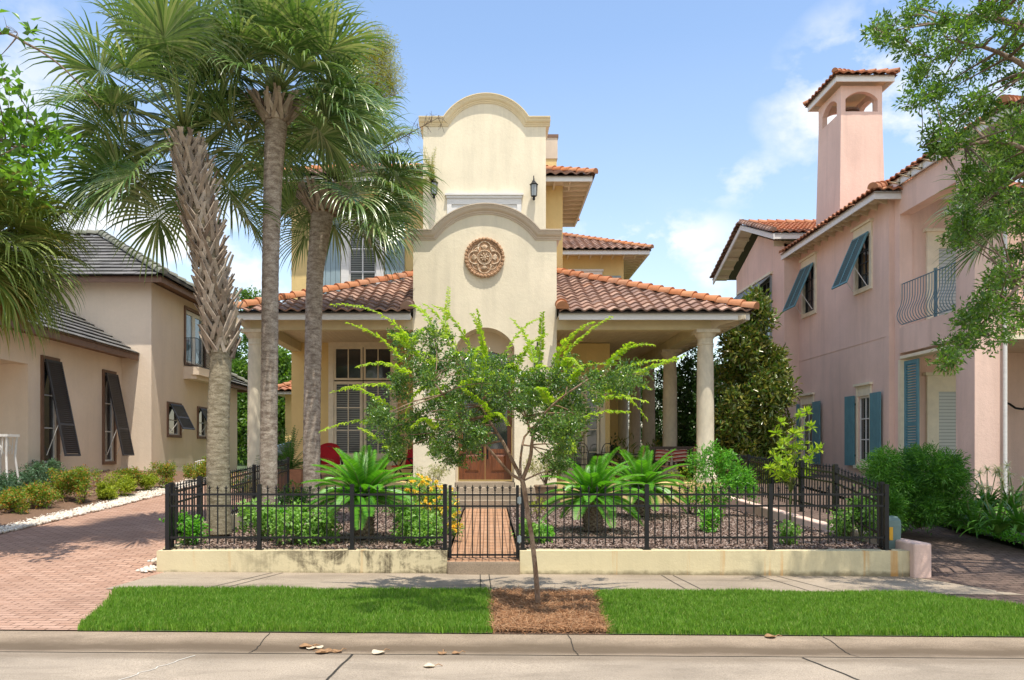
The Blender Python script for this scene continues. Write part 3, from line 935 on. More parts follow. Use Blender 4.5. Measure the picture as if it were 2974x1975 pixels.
# wing: behind on the right
YG = 35.5
m = MB(); gx1 = XX(1438, YG)
wall(m, 'y', YG, hx1 - .3, gx1, GZ, ZE, [], .3)
m.box(gx1 - .3, gx1, YG + .3, 42, GZ, ZE)
m.build('wing_wall', M['cream_side'], house)
hip_roof(house, hx1 - 3, gx1 + 1.05, YG - 1.0, 44, ZE + .02, .43, M['tile'], M['tilecap'], 'fr', fasc=.2, ov=.95)
m = MB(); q0, q1 = XX(1312, YG), XX(1388, YG); zq = ZZ(622, YG)
m.box(q0 - .05, q1 + .05, YG - .14, YG, zq - .1, zq); m.box(q0, q1, YG - .08, YG, zq - 1.9, zq - .102)
m.build('window_trim', M['white'], house)
window_y(house, q0 + .15, q1 - .15, zq - 1.85, zq - .4, YG - .12, 2, 3, M['white'], M['glass'], .05, .03)
board_shutter(q1 + .02, q1 + .85, zq - 1.9, zq - .28, YG, M['blue'], house)
# rooftop chimney
m = MB(); YC = 28.2; c0, c1 = XX(1246, YC), XX(1283.5, YC); ctz = ZZ(311, YC)
m.box(c0, c1, YC, YC + .8, 10.5, ctz - .85); m.build('chimney', M['cream_side'], house)
m = MB(); m.box(c0 - .03, c1 + .03, YC - .03, YC + .83, ctz - .85, ctz - .1); m.build('chimney_collar', M['trim'], house)
m = MB(); m.box(c0 - .06, c1 + .06, YC - .06, YC + .86, ctz - .1, ctz); m.build('chimney_cap', M['brown'], house)

# ----- porch -----
YE = 20.9; ZP = 5.5; pp = .43
px0, px1 = XX(540, YE), XX(1738, YE)
EX = 7.05
rf = MB()
def slope_z(y): return ZP + pp * (y - YE)
kx0, kx1 = px0, px1
tL = kx0 + (YW - YE); tR = kx1 - (YW - YE)
rf.add([(kx0, YE, ZP - .03), (tx0, YE, ZP - .03), (tx0, YW, slope_z(YW) - .03), (tL, YW, slope_z(YW) - .03)], [(0, 1, 2, 3)])
rf.add([(kx1, YE, ZP - .03), (tx1, YE, ZP - .03), (tx1, YW, slope_z(YW) - .03), (tR, YW, slope_z(YW) - .03)], [(0, 1, 2, 3)])
rf.add([(kx1, YE, ZP - .03), (tR, YW, slope_z(YW) - .03), (tR, 37, slope_z(YW) - .03), (kx1, 37, ZP - .03)], [(0, 1, 2, 3)])
rf.add([(kx0, YE, ZP - .03), (tL, YW, slope_z(YW) - .03), (kx0 + .3, YW, ZP + .1)], [(0, 1, 2)])
prf = rf.build('porch_roof', M['darkwood'], house)
sl = math.sqrt(1 + pp * pp); Ls = (YW - YE) * sl
s_tiles('tile_course', (tx0 - 13 * .33 * 1.0 - .33 * 2, YE, ZP), (1, 0, 0), (0, 1, pp), 15 * .33, Ls, M['tile'], prf, [((kx0, YE, ZP), (-1, 1, 0)), ((tx0, 0, 0), (1, 0, 0)), ((0, YW, 0), (0, 1, 0))])
s_tiles('tile_course', (tx1, YE, ZP), (1, 0, 0), (0, 1, pp), kx1 - tx1, Ls, M['tile'], prf, [((kx1, YE, ZP), (1, 1, 0)), ((0, YW, 0), (0, 1, 0))])
s_tiles('tile_course', (kx1, YE, ZP), (0, 1, 0), (-1, 0, pp), 16, Ls, M['tile'], prf, [((kx1, YE, ZP), (-1, -1, 0))])
caps('hip_cap', (kx1 + .03, YE - .03, ZP + .02), (tR, YW, slope_z(YW)), M['tilecap'], prf, .15, .38, .05)
caps('hip_cap', (kx0 - .03, YE - .03, ZP + .02), (tL, YW, slope_z(YW)), M['tilecap'], prf, .15, .38, .05)
caps('eave_cap', (tx1 + .08, YE - .12, ZP + .02), (tx1 + .08, YE + .5, ZP + .24), M['tilecap'], prf, .16, .5, .04)
caps('eave_cap', (tx0 - .08, YE - .12, ZP + .02), (tx0 - .08, YE + .5, ZP + .24), M['tile'], prf, .16, .5, .04)
m = MB()
m.box(kx0 + .08, tx0, YE + .08, YE + .12, ZP - .19, ZP + .01); m.box(kx0 + .08, kx0 + .12, YE + .12, YW - .002, ZP - .19, ZP + .01); m.build('fascia', M['white'], house); m = MB()
m.box(tx1, kx1 - .08, YE + .08, YE + .12, ZP - .19, ZP + .01)
m.box(kx1 - .12, kx1 - .08, YE + .12, 37, ZP - .19, ZP + .01)
m.build('fascia', M['white'], house)
# dark bird-stop strip above fascia
m = MB()
m.box(kx0 + .06, tx0, YE + .05, YE + .09, ZP + .01, ZP + .04); m.box(tx1, kx1 - .06, YE + .05, YE + .09, ZP + .01, ZP + .04)
m.build('eave_strip', M['void'], house)
# soffit + ceiling boards
m = MB()
zc = ZP - .1
m.box(kx0 + .12, tx0, YE + .12, YT + .2, zc + .02, zc + .04); m.build('soffit', M['soffit'], house); m = MB(); m.box(tx1, kx1 - .12, YE + .12, YT + .2, zc + .02, zc + .04)
m.box(5.6, kx1 - .12, YT + .2, 37, zc + .02, zc + .04)
m.build('soffit', M['soffit'], house)
m = MB()
bw = .14
x = tx1
while x < 5.75:
    m.box(x + .004, min(x + bw, 5.76) - .004, YT + .2, YG, zc + .025, zc + .04); x += bw
x = kx0 + .13
while x < tx0:
    m.box(x + .004, min(x + bw, tx0) - .004, YT + .2, YW, zc + .025, zc + .04); x += bw
m.box(kx0 + .13, tx0, YT + .2, YW, zc + .041, zc + .05); m.box(tx1, 5.76, YT + .2, YG, zc + .041, zc + .05)
m.build('ceiling_boards', M['soffit'], house)
COLX = 5.93; LX = XX(591, YT)
zb0, zb1 = ZZ(762, YT), ZZ(738, YT) + .02
m = MB()
m.box(LX - .16, tx0, YT - .16, YT + .16, zb0, zc + .02); m.box(LX - .16, LX + .16, YT + .16, YW, zb0 - .002, zc + .018); m.build('beam', M['beamc'], house); m = MB()
m.box(tx1, COLX + .16, YT - .16, YT + .16, zb0, zc + .02)
m.box(COLX - .16, COLX + .16, YT + .16, YG, zb0 - .002, zc + .018)
m.build('beam', M['beamc'], house)
# curved brackets at the outer corners
def bracket(cx, cy, dx, dy, ln):
    prof = [(0, -.0), (0, -.28), (.15, -.28), (.25, -.2), (.42, -.17), (ln, -.1), (ln, 0)]
    o = MB().prism([(a, .035, h) for a, h in prof], (0, -.07, 0)).build('bracket', M['soffit'], house)
    o.location = (cx, cy, zc + .02); o.rotation_euler = (0, 0, math.atan2(dy, dx))
r2 = math.sqrt(.5)
bracket(COLX + .12, YT - .12, r2, -r2, 1.0); bracket(LX - .12, YT - .12, -r2, -r2, .5)
y = YT + .1
while y < 35: bracket(COLX + .16, y, 1, 0, .8); y += .75
# porch floor
m = MB()
m.box(LX - .3, tx0 - .002, YT - .35, YW, GZ - .1, fz - .002); m.box(tx1 + .002, COLX + .35, YT - .35, YG, GZ - .1, fz - .002)
m.build('porch_floor', M['cream_side'], house)
# columns
def column():
    m = MB(); H = zb0 - fz; r = .235
    m.box(-r * 1.38, r * 1.38, -r * 1.38, r * 1.38, 0, .09)
    m.lathe([(r * 1.3, .09), (r * 1.36, .13), (r * 1.3, .18), (r * 1.14, .2), (r * 1.1, .24), (r, .28), (r * .995, H * .4), (r * .95, H * .75), (r * .885, H - .42), (r * .95, H - .41), (r * .97, H - .385), (r * .95, H - .36),
             (r * .89, H - .35), (r * .9, H - .24), (r * 1.0, H - .22), (r * 1.16, H - .15), (r * 1.24, H - .10), (r * 1.25, H - .095)], n=32)
    m.box(-r * 1.36, r * 1.36, -r * 1.36, r * 1.36, H - .095, H)
    return m
cy = [21.7, 21.7 * 1.1955, 21.7 * 1.3545, 21.7 * 1.4826, 21.7 * 1.61]
c0_ = column().build('column', M['column'], house); smooth_by_angle(c0_, 40)
c0_.location = (COLX, cy[0], fz)
for yy in cy[1:]:
    c = c0_.copy(); link(c, house); c.location = (COLX, yy, fz)
c = c0_.copy(); link(c, house); c.location = (LX, YT, fz)
# right inner walls: french doors facing the porch
m = MB()
wall(m, 'y', YW, hx1, 4.0, fz, zc, [(2.55, 3.75, fz, 4.2)], .25)
m.box(3.75, 4.0, YW + .25, YG, fz, zc)
m.build('porch_wall', M['cream_side'], house)
m = MB(); m.box(2.46, 2.62, YW - .05, YW + .06, fz, 4.3); m.box(3.68, 3.84, YW - .05, YW + .06, fz, 4.3); m.box(2.62, 3.68, YW - .05, YW + .06, 4.12, 4.3)
m.build('door_trim', M['creamtrim'], house)
window_y(house, 2.64, 3.14, fz, 4.12, YW, 1, 4, M['creamtrim'], M['glass'], .09, .03, name='door')
window_y(house, 3.16, 3.66, fz, 4.12, YW, 1, 4, M['creamtrim'], M['glass'], .09, .03, name='door')
# wing windows at the end of the porch
for xx in (4.3,):
    window_y(house, xx, xx + .9, fz + .3, 3.9, YG - .06, 2, 4, M['creamtrim'], M['glass'], .09, .03)
# steps
st = thing('steps', 'pale stone steps leading up to the front door', 'steps', (0, 0, 0))
m = MB()
sx0, sx1 = XX(1000, 20.6), XX(1290, 20.6)
for k, (yy, z) in enumerate(((20.35, .55), (20.75, .70), (21.15, .84))):
    m.box(sx0 + .12 * k, sx1 - .12 * k, yy, 21.69, (GZ - .1, .55, .70)[k] + (.001 if k else 0), z)
m.build('tread', M['walk'], st)

# ----- wall lanterns -----
def lantern(sc=1.0):
    m = MB()
    m.lathe([(.0, .02), (.03, .0), (.05, .04), (.035, .09), (.07, .12), (.1, .14)], n=8)
    m.lathe([(.145, .52), (.15, .535), (.10, .58), (.07, .62), (.035, .655), (.02, .70), (.028, .72), (.0, .76)], n=8)
    for k in range(8):
        a = 2 * PI * k / 8
        m.tube([(math.cos(a) * .1, math.sin(a) * .1, .14), (math.cos(a) * .125, math.sin(a) * .125, .52)], .008, 5)
    m.tube([(0, 0, .74), (0, .03, .84), (0, .12, .86), (0, .2, .78), (0, .24, .62)], .014, 7)
    m.box(-.045, .045, .235, .26, .35, .75)
    m.tube([(0, .24, .4), (0, .15, .12), (0, .05, .05)], .01, 6)
    return m
lm = None
M['lampglass'] = mat_glass('lantern_glass', (.22, .24, .24, 1), .15)
def place_lantern(x, y, Yp, label, sc):
    t = thing('wall_lantern', label, 'lantern', (XX(x, Yp), Yp - .255 * sc, ZZ(y, Yp)), 0, 'black lanterns on the entrance walls')
    t.scale = (sc, sc, sc)
    b = lantern().build('frame', M['black'], t)
    g = MB().lathe([(.088, .14), (.112, .51)], n=8).build('lamp_glass', M['lampglass'], t)
    return t
place_lantern(1230, 467, YU, 'black lantern on the upper wall right of the white lintel', .92)
place_lantern(1002, 463, YU, 'black lantern on the upper wall left of the lintel, wrapped in a green spray', .92)
place_lantern(1000, 868, YT, 'larger black lantern on the entrance wall left of the door arch, behind the young tree', 1.05)
place_lantern(1238, 866, YT, 'larger black lantern on the entrance wall right of the door arch, behind the young tree', 1.05)

# ----- medallion -----
md = thing('wall_medallion', 'round carved stone medallion with a flower relief on the entrance gable', 'medallion', (XX(1117, YT), YT, ZZ(595, YT)))
def mat_medal():
    m, t, p = new_mat('carved_stone')
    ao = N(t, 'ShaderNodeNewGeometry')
    n = noise(t, 9, 4)
    c = mixc(t, ramp(t, n, [(.35, (0, 0, 0)), (.65, (1, 1, 1))]), (.48, .32, .19, 1), (.72, .58, .42, 1))
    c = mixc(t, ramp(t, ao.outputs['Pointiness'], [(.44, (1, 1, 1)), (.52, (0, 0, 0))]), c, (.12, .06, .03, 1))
    t.links.new(c, p.inputs['Base Color']); p.inputs['Roughness'].default_value = .85
    bump(t, p, noise(t, 40, 3), .4, .01); return m
M['medal'] = mat_medal()
M['medalrim'] = mat_plain('rust_stone', (.46, .28, .16, 1), .85, .45, 12, bmp=.6)
Rm = .545
def ring(mb, R_, r, n=48, k=8, cx=0, cz=0, y=-.05, a0=0, a1=2 * PI, bead=0):
    pts = []
    full = abs(a1 - a0 - 2 * PI) < 1e-3
    m_ = n
    pp_ = [(cx + math.cos(a0 + (a1 - a0) * i / m_) * R_, y, cz + math.sin(a0 + (a1 - a0) * i / m_) * R_) for i in range(m_ + 1)]
    rr = [r * (1 + bead * (math.sin(i * 2.1))) for i in range(m_ + 1)]
    mb.tube(pp_, rr, k)
m = MB(); m.lathe([(Rm * .97, 0), (Rm * .97, .06), (Rm * .8, .05), (.01, .05)], n=48)
disc = m.build('plate', M['medalrim'], md, M=Matrix.Rotation(PI / 2, 4, 'X'))
m = MB(); ring(m, Rm * .93, .042, 96, 8, bead=.28, y=-.06); ring(m, Rm * .83, .018, 64, 6, y=-.06)
for k in range(36):
    a = 2 * PI * k / 36
    m.tube([(math.cos(a) * Rm * .90, -.09, math.sin(a) * Rm * .90), (math.cos(a + .12) * Rm * .985, -.08, math.sin(a + .12) * Rm * .985)], [.02, .012], 5)
m.build('rim', M['medalrim'], md)
m = MB()
for k in range(4):
    a = k * PI / 2; cx, cz = math.cos(a) * .255, math.sin(a) * .255
    ring(m, .175, .017, 28, 6, cx, cz, -.065, a - PI * .62, a + PI * .62)
    b = a + PI / 4
    ring(m, .12, .012, 18, 5, math.cos(b) * .29, math.sin(b) * .29, -.055, b - PI * .5, b + PI * .5)
    for q in range(-2, 3):
        c = b + q * .2
        m.tube([(math.cos(b) * .24, -.055, math.sin(b) * .24), (math.cos(b) * .24 + math.cos(c + q * .25) * .12, -.062, math.sin(b) * .24 + math.sin(c + q * .25) * .12)], [.008, .014], 5)
    for q in range(-2, 3):
        c = a + q * .42
        m.tube([(math.cos(a) * .2, -.055, math.sin(a) * .2), (math.cos(a) * .24 + math.cos(c) * .11, -.068, math.sin(a) * .24 + math.sin(c) * .11)], [.01, .022], 6)
ring(m, .19, .02, 40, 6, y=-.06); ring(m, .15, .012, 36, 6, y=-.06)
for k in range(8):
    a = k * PI / 4 + .2
    m.tube([(math.cos(a) * .04, -.06, math.sin(a) * .04), (math.cos(a) * .085, -.085, math.sin(a) * .085), (math.cos(a) * .125, -.06, math.sin(a) * .125)], [.014, .026, .012], 7)
for k in range(24):
    a = k * PI / 12
    m.tube([(math.cos(a) * .168, -.055, math.sin(a) * .168), (math.cos(a) * .205, -.085, math.sin(a) * .205)], [.012, .01], 5)
m.lathe([(.045, 0), (.04, .03), (.02, .045), (.001, .05)], n=12) if False else None
ring(m, .03, .02, 12, 6, y=-.08)
m.build('relief', M['medal'], md, True)

# ================= retaining walls, gate step =================
def mat_wallstain(name, c, mold, rust, x0, x1):
    m = mat_stucco(name, c, .1, .05, .25); t = m.node_tree
    p = [n for n in t.nodes if n.type == 'BSDF_PRINCIPLED'][0]
    src = p.inputs['Base Color'].links[0].from_socket
    tcn = N(t, 'ShaderNodeTexCoord'); s = N(t, 'ShaderNodeSeparateXYZ'); t.links.new(tcn.outputs['Object'], s.inputs[0])
    # black mould patches, denser toward one end (real growth on the wall)
    gx = tmath(t, 'MULTIPLY', tmath(t, 'SUBTRACT', s.outputs[0], x0), 1 / (x1 - x0), clamp=True)
    nm = noise(t, 2.2, 8, .72, scl=(1, 1, 1.2), dist=.7)
    st = noise(t, 5, 6, .7, scl=(3, 3, .4))
    f = tmath(t, 'MULTIPLY', ramp(t, tmath(t, 'ADD', tmath(t, 'MULTIPLY', nm, .75), tmath(t, 'MULTIPLY', st, .3)), [(.475, (0, 0, 0)), (.585, (.92, .92, .92))]), tmath(t, 'MULTIPLY', gx, mold))
    c1 = mixc(t, f, src, (.10, .08, .05, 1))
    # bottom grime with a ragged edge
    zb = tmath(t, 'ADD', tmath(t, 'MULTIPLY', s.outputs[2], -9), tmath(t, 'MULTIPLY', noise(t, 5, 5, .7), 1.4))
    c1 = mixc(t, ramp(t, zb, [(.25, (0, 0, 0)), (.8, (.7, .7, .7))]), c1, (.12, .09, .05, 1))
    rn = noise(t, 2.6, 3, .5, scl=(2.2, 1, .12))
    c1 = mixc(t, ramp(t, rn, [(.64, (0, 0, 0)), (.72, (rust,) * 3)]), c1, (.60, .27, .05, 1))
    t.links.new(c1, p.inputs['Base Color'])
    return m
M['wallL'] = mat_wallstain('stained_wall_render', (.66, .57, .36, 1), 1.0, .4, -4.2, -2.4)
M['wallR'] = mat_wallstain('cream_wall_render', (.68, .59, .37, 1), .12, .6, 2, 4)
def wedge_wall(mb, x0, x1, y0, y1, zt, n=14):
    a = [Vector((x0 + (x1 - x0) * i / n, y0, 0)) for i in range(n + 1)]
    poly = [(v.x, y0, tilt(v.x) - .02) for v in a] + [(v.x, y0, zt + random.uniform(-.003, .003)) for v in reversed(a)]
    mb.prism(poly, (0, y1 - y0, 0))
m = MB(); wedge_wall(m, -4.93, -.62, 11.74, 11.99, .335)
for a, b, z0, z1 in ((11.99, 13.2, .335, .36), (13.2, 16, .36, .62), (16, 19, .6, .78)):
    m.box(-5.12 + .19, -4.78, a + .001, b, .1, z1)
o = m.build('garden_wall', M['wallL']); tag(o, 'low cream garden wall with black mould stains left of the gate', 'wall', 'low walls under the iron fence')
m = MB(); wedge_wall(m, .46, 6.24, 11.74, 11.99, .335)
o = m.build('garden_wall', M['wallR']); tag(o, 'long low cream garden wall with rust streaks right of the gate', 'wall', 'low walls under the iron fence')
m = MB(); m.box(-.619, .459, 11.70, 12.02, -.02, .175); m.box(-.60, .44, 11.66, 11.699, -.02, .165)
o = m.build('gate_step', M['kerb']); tag(o, 'weathered concrete step below the iron gate', 'step')
# pink wall on the right: pier and a curved wall running back
m = MB()
def pinkprof(y): return .46 + max(0, min(.12, (y - 13) * .03))
px_, zz = [], []
pier = [(6.245, 11.62), (6.46, 11.58), (6.50, 11.62), (6.50, 11.9), (6.42, 12.6), (6.28, 13.6), (6.2, 15), (6.18, 18), (6.18, 21), (6.0, 21), (6.0, 15), (6.06, 13.6), (6.2, 12.6), (6.245, 11.995)]
ztop = lambda y: .46 if y < 12 else .44 + (y - 12) * .03
vb = [(x, y, tilt(x) - .02) for x, y in pier]; vt = [(x, y, ztop(y)) for x, y in pier]
n = len(pier)
m.add(vb + vt, [(i, (i + 1) % n, (i + 1) % n + n, i + n) for i in range(n)])
# top, split in quads
L_ = list(range(0, 9)); Rr = [13, 13, 13, 13, 12, 11, 10, 9, 9]
top_f = []
for i in range(8):
    a, b = L_[i], L_[i + 1]; c, d = Rr[i + 1], Rr[i]
    q = [a, b, c, d]; q = list(dict.fromkeys(q))
    if len(q) >= 3: top_f.append(tuple(k + n for k in q))
b0_ = len(m.v) - 2 * n
m.f += [tuple(k + b0_ for k in f) for f in top_f]
o = m.build('low_pink_wall', M['pink']); tag(o, 'short pink stucco wall with a blunt end pier beside the pavement', 'wall')
bv = o.modifiers.new('bevel', 'BEVEL'); bv.width = .03; bv.segments = 3; bv.limit_method = 'ANGLE'

# ================= iron fences =================
def picket_mesh(h):
    m = MB(); r = .0085
    m.box(-r, r, -r, r, 0, h - .085)
    # finial: collar, cross lobes, spear
    m.lathe([(.010, 0), (.017, .006), (.017, .014), (.008, .02), (.008, .026), (.016, .032), (.008, .04)], (0, 0, h - .095), 6)
    for dx, dy in ((1, 0), (-1, 0), (0, 1), (0, -1)):
        m.tube([(0, 0, h - .055), (dx * .02, dy * .02, h - .05), (dx * .026, dy * .026, h - .038)], [.005, .007, .003], 5)
    m.lathe([(.005, 0), (.012, .015), (.010, .03), (.001, .062)], (0, 0, h - .062), 6)
    return m
def fence(root, A, B, posts, spacing, zf, rails, ph, mat, pick=True, post_h=None, base=True):
    """A,B: (x,y); posts: distances along; zf(d): base height; rails: heights above base; ph: (bottom, top) of pickets"""
    A = Vector(A); B = Vector(B); L = (B - A).length; d = (B - A).normalized(); ang = math.atan2(d.y, d.x)
    proto = None
    for a, b in zip(posts[:-1], posts[1:]):
        n = max(1, round((b - a - .05) / spacing))
        for i in range(1, n):
            t = a + (b - a) * i / n
            if proto is None:
                proto = picket_mesh(ph[1] - ph[0]).build('picket', mat, root); o = proto
            else: o = proto.copy(); link(o, root)
            p = A + d * t
            o.location = (p.x, p.y, zf(t) + ph[0]); o.rotation_euler = (0, 0, ang)
        for h in rails:
            m = MB(); pa = A + d * (a + .028); pb = A + d * (b - .028)
            m.bar((pa.x, pa.y, zf(a + .028) + h), (pb.x, pb.y, zf(b - .028) + h), .026, .03)
            m.build('rail', mat, root)
    for t in posts:
        m = MB(); p = A + d * t; z = zf(t); q = post_h or (ph[1] - .01)
        m.box(-.03, .03, -.03, .03, 0, q); m.box(-.036, .036, -.036, .036, q, q + .012); m.box(-.024, .024, -.024, .024, q + .012, q + .022)
        if base: m.box(-.06, .06, -.045, .045, .0, .012)
        o = m.build('post', mat, root); o.location = (p.x, p.y, z); o.rotation_euler = (0, 0, ang)
YF = 11.87
Z0 = .335
fl = [XX(v, YF) for v in (387, 598, 812, 1026)]
frr = [XX(v, YF) for v in (1205, 1491, 1776, 2043)]
fa = thing('iron_fence', 'black iron fence of three panels on the mould-stained wall left of the gate', 'fence', group='black iron garden fences')
fence(fa, (fl[0], YF), (fl[-1], YF), [v - fl[0] for v in fl], .1175, lambda t: Z0, (.185, .66, .83), (.09, .975), M['black'])
fb = thing('iron_fence', 'black iron fence of three long panels on the wall right of the gate', 'fence', group='black iron garden fences')
fence(fb, (frr[0], YF), (frr[-1], YF), [v - frr[0] for v in frr], .1175, lambda t: Z0, (.185, .66, .83), (.09, .975), M['black'])
fc = thing('iron_fence', 'black iron side fence climbing beside the brick driveway and palm trunk', 'fence', group='black iron garden fences')
fence(fc, (fl[0], YF + .14), (fl[0] - .06, 19.2), [.0, 1.2, 2.7, 4.35, 5.8, 7.2], .1175, lambda t: Z0 + .02 + t * .047, (.185, .66, .83), (.09, .975), M['black'])
fd = thing('iron_fence', 'black iron side fence climbing back beside the pink wall', 'fence', group='black iron garden fences')
fence(fd, (frr[-1], YF + .14), (frr[-1] + .02, 19.6), [.0, 1.6, 3.1, 4.7, 6.2, 7.6], .1175, lambda t: Z0 + .03 + min(t * .12, .2) + t * .032, (.185, .66, .83), (.09, .975), M['black'])
# gate
gt = thing('iron_gate', 'black iron gate with spear pickets in front of the brick path', 'gate')
gx0, gx1 = XX(1038, YF), XX(1193, YF)
m = MB()
for gx in (gx0, gx1): m.box(gx - .022, gx + .022, YF - .022, YF + .022, .205, 1.305)
m.build('frame', M['black'], gt)
for h in (.26, .99, 1.16):
    MB().box(gx0 + .022, gx1 - .022, YF - .013, YF + .013, h - .013, h + .013).build('rail', M['black'], gt)
pm = None
for i in range(1, 9):
    x = gx0 + (gx1 - gx0) * i / 9
    if pm is None: pm = picket_mesh(1.10).build('picket', M['black'], gt); o = pm
    else: o = pm.copy(); link(o, gt)
    o.location = (x, YF, .215)
m = MB()
for i in range(1, 22):
    x = gx0 + (gx1 - gx0) * i / 22; m.box(x - .001, x + .001, YF + .018, YF + .02, .21, .94)
for i in range(1, 16):
    z = .21 + .73 * i / 16; m.box(gx0, gx1, YF + .0205, YF + .0225, z - .001, z + .001)
m.build('wire_mesh', M['black'], gt)
for z in (.5, 1.08): m = MB(); m.box(gx1 + .0, gx1 + .055, YF - .045, YF - .023, z - .045, z + .045); m.tube([(gx1 + .03, YF - .045, z - .06), (gx1 + .03, YF - .045, z + .06)], .012, 8); m.build('hinge', M['greyblue'], gt)

# ================= left house =================
lh = thing('house', 'beige stucco house with grey tile roofs and black propped shutters left of the driveway', 'house')
XL = -11.76; XF = -10.81; YFc = 25.35
GL = .9
W1 = (20.76, 21.63, 1.42, 4.30); W2 = (24.05, 24.9, 1.42, 4.32)
W1 = (XL * F / (93 - 1127.4) , XL * F / (135 - 1127.4), 1.42, 4.35)
m = MB()
wall(m, 'x', XL, 20.2, YFc, .5, 4.9, [(W1[0] + .12, W1[1] - .12, W1[2] + .1, W1[3] - .1), (W2[0] + .12, W2[1] - .12, W2[2] + .1, W2[3] - .1)], -.25)
m.box(-20, XL - .25, 20.2, 20.45, .5, 4.9)             # recess back wall (front facing)
m.box(-20, XL - .001, 14.5, 20.199, 4.05, 4.9)          # porch beam over the recess
m.box(XL - .5, XL - .002, 14.0, 14.5, .5, 4.9)
m.build('wall', M['beige'], lh)
m = MB()
SW = [(26.55, 27.75, 2.3, 3.5), (29.3, 30.4, 2.3, 3.5)]
DW = (28.05, 30.15, 4.95, 7.0)
wall(m, 'x', XF, YFc, 31.6, .5, 7.25, [(a + .1, b - .1, c + .1, d - .1) for a, b, c, d in SW] + [(DW[0] + .1, DW[1] - .1, DW[2], DW[3] - .1)], -.25)
wall(m, 'y', YFc, -20, XF - .25, .5, 7.25, [], .25)
m.box(-20, XF - .001, 31.601, 31.8, .5, 7.25)
m.box(-20, XF - .003, 31.8, 34.0, .5, 4.5)
m.build('upper_wall', M['beige'], lh)
MB().box(-19, XF - .8, 26.2, 26.3, .6, 7.0).build('dark_room', M['void'], lh)
MB().box(XF - 1.0, XF - .9, 26.3, 31.2, .6, 7.0).build('dark_room', M['void'], lh)
MB().box(XL - 1.0, XL - .9, 20.5, 25.3, .6, 4.8).build('dark_room', M['void'], lh)
hip_roof(lh, -24, XF + .62, YFc - .62, 32.3, 7.33, .6, M['greytile'], M['greycap'], 'fr', tw=.34, course=.34, flat=True, r=.13, fasc=.2, ov=.5, white=M['brown'], soff=M['brown'], rafters=False)
# lower roof: plane rising to the left from the eave
xe, ze, pl = -11.2, 4.93, .62
m = MB(); m.add([(xe, 13, ze - .03), (xe, YFc - .01, ze - .03), (xe - 5, YFc - .01, ze + 5 * pl - .03), (xe - 5, 13, ze + 5 * pl - .03)], [(0, 1, 2, 3)])
lr = m.build('lower_roof', M['darkwood'], lh)
s_tiles('tile_course', (xe, 13, ze), (0, 1, 0), (-1, 0, pl), 13, 5 * 1.18, M['greytile'], lr, [((0, YFc - .01, 0), (0, 1, 0))], .34, .34, flat=True)
m = MB(); m.box(xe - .06, xe - .02, 13, YFc + .25, ze - .2, ze + .02); m.box(XL, xe - .06, 13, YFc - .002, ze - .12, ze - .1)
m.box(XL + .002, xe - .02, YFc + .001, YFc + .25, ze - .2, ze - .02) if False else None
m.build('fascia', M['brown'], lh)
hip_roof(lh, -24, XF + .65, 31.0, 34.6, 4.55, .55, M['greytile'], M['greycap'], 'fr', tw=.34, course=.34, flat=True, fasc=.15, ov=.5, white=M['brown'], soff=M['brown'], rafters=False)
def win_trim_x(parent, y0, y1, z0, z1, x, sgn, mat, wd=.1, pr=.04, crown=False, th=.25):
    m = MB(); a, b = sorted((x + sgn * pr, x - sgn * .05))
    m.box(a, b, y0, y0 + wd, z0, z1); m.box(a, b, y1 - wd, y1, z0, z1)
    m.box(a, b, y0 + wd, y1 - wd, z1 - wd, z1); m.box(a, b, y0 + wd, y1 - wd, z0, z0 + wd)
    if crown:
        a, b = sorted((x + sgn * (pr + .06), x)); m.box(a, b, y0 - .06, y1 + .06, z1, z1 + .07)
    return m.build('window_trim', mat, parent)
def bahama(parent, y0, y1, ztop, length, x, sgn, ang, mat, split=(.66,), slat=.055, cols=1):
    """louvred shutter hinged at its top edge, swung out by ang"""
    t = MB(); fw = .055; th = .04
    # local: u along y (0..W), v down (0..length), w out
    W_ = y1 - y0
    def T(u, v, w_):
        return Vector((x + sgn * (math.sin(ang) * v + math.cos(ang) * w_), y0 + u, ztop - math.cos(ang) * v + math.sin(ang) * w_))
    def bx(u0_, u1_, v0_, v1_, w0_, w1_):
        vs = [T(u, v, w_) for w_ in (w0_, w1_) for v in (v0_, v1_) for u in (u0_, u1_)]
        t.add(vs, [(0, 2, 3, 1), (4, 5, 7, 6), (0, 1, 5, 4), (2, 6, 7, 3), (0, 4, 6, 2), (1, 3, 7, 5)])
    bx(0, fw, 0, length, 0, th); bx(W_ - fw, W_, 0, length, 0, th)
    for c in range(1, cols): bx(W_ * c / cols - fw / 2, W_ * c / cols + fw / 2, 0, length, 0, th)
    for v in [0, length - fw] + [length * q for q in split]: bx(fw, W_ - fw, v, v + fw, .002, th - .002)
    fr_ = t; t = MB()
    v = fw + .01
    while v < length - fw - .02:
        vs = [T(u, vv, ww) for (vv, ww) in ((v, th - .004), (v + slat * .85, .004), (v + slat * .85 + .008, .008), (v + .008, th)) for u in (fw - .01, W_ - fw + .01)]
        t.add(vs, [(0, 1, 3, 2), (2, 3, 5, 4), (4, 5, 7, 6), (6, 7, 1, 0)])
        v += slat
    o = fr_.build('propped_shutter', mat, parent)
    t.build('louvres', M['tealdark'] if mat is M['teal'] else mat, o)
    # stays
    for u in (.06, W_ - .06):
        e = T(u, length * .66, 0); MB().tube([(x + sgn * .02, y0 + u, ztop - length * .97), tuple(e)], .011, 6).build('stay', M['white'], o)
    return o
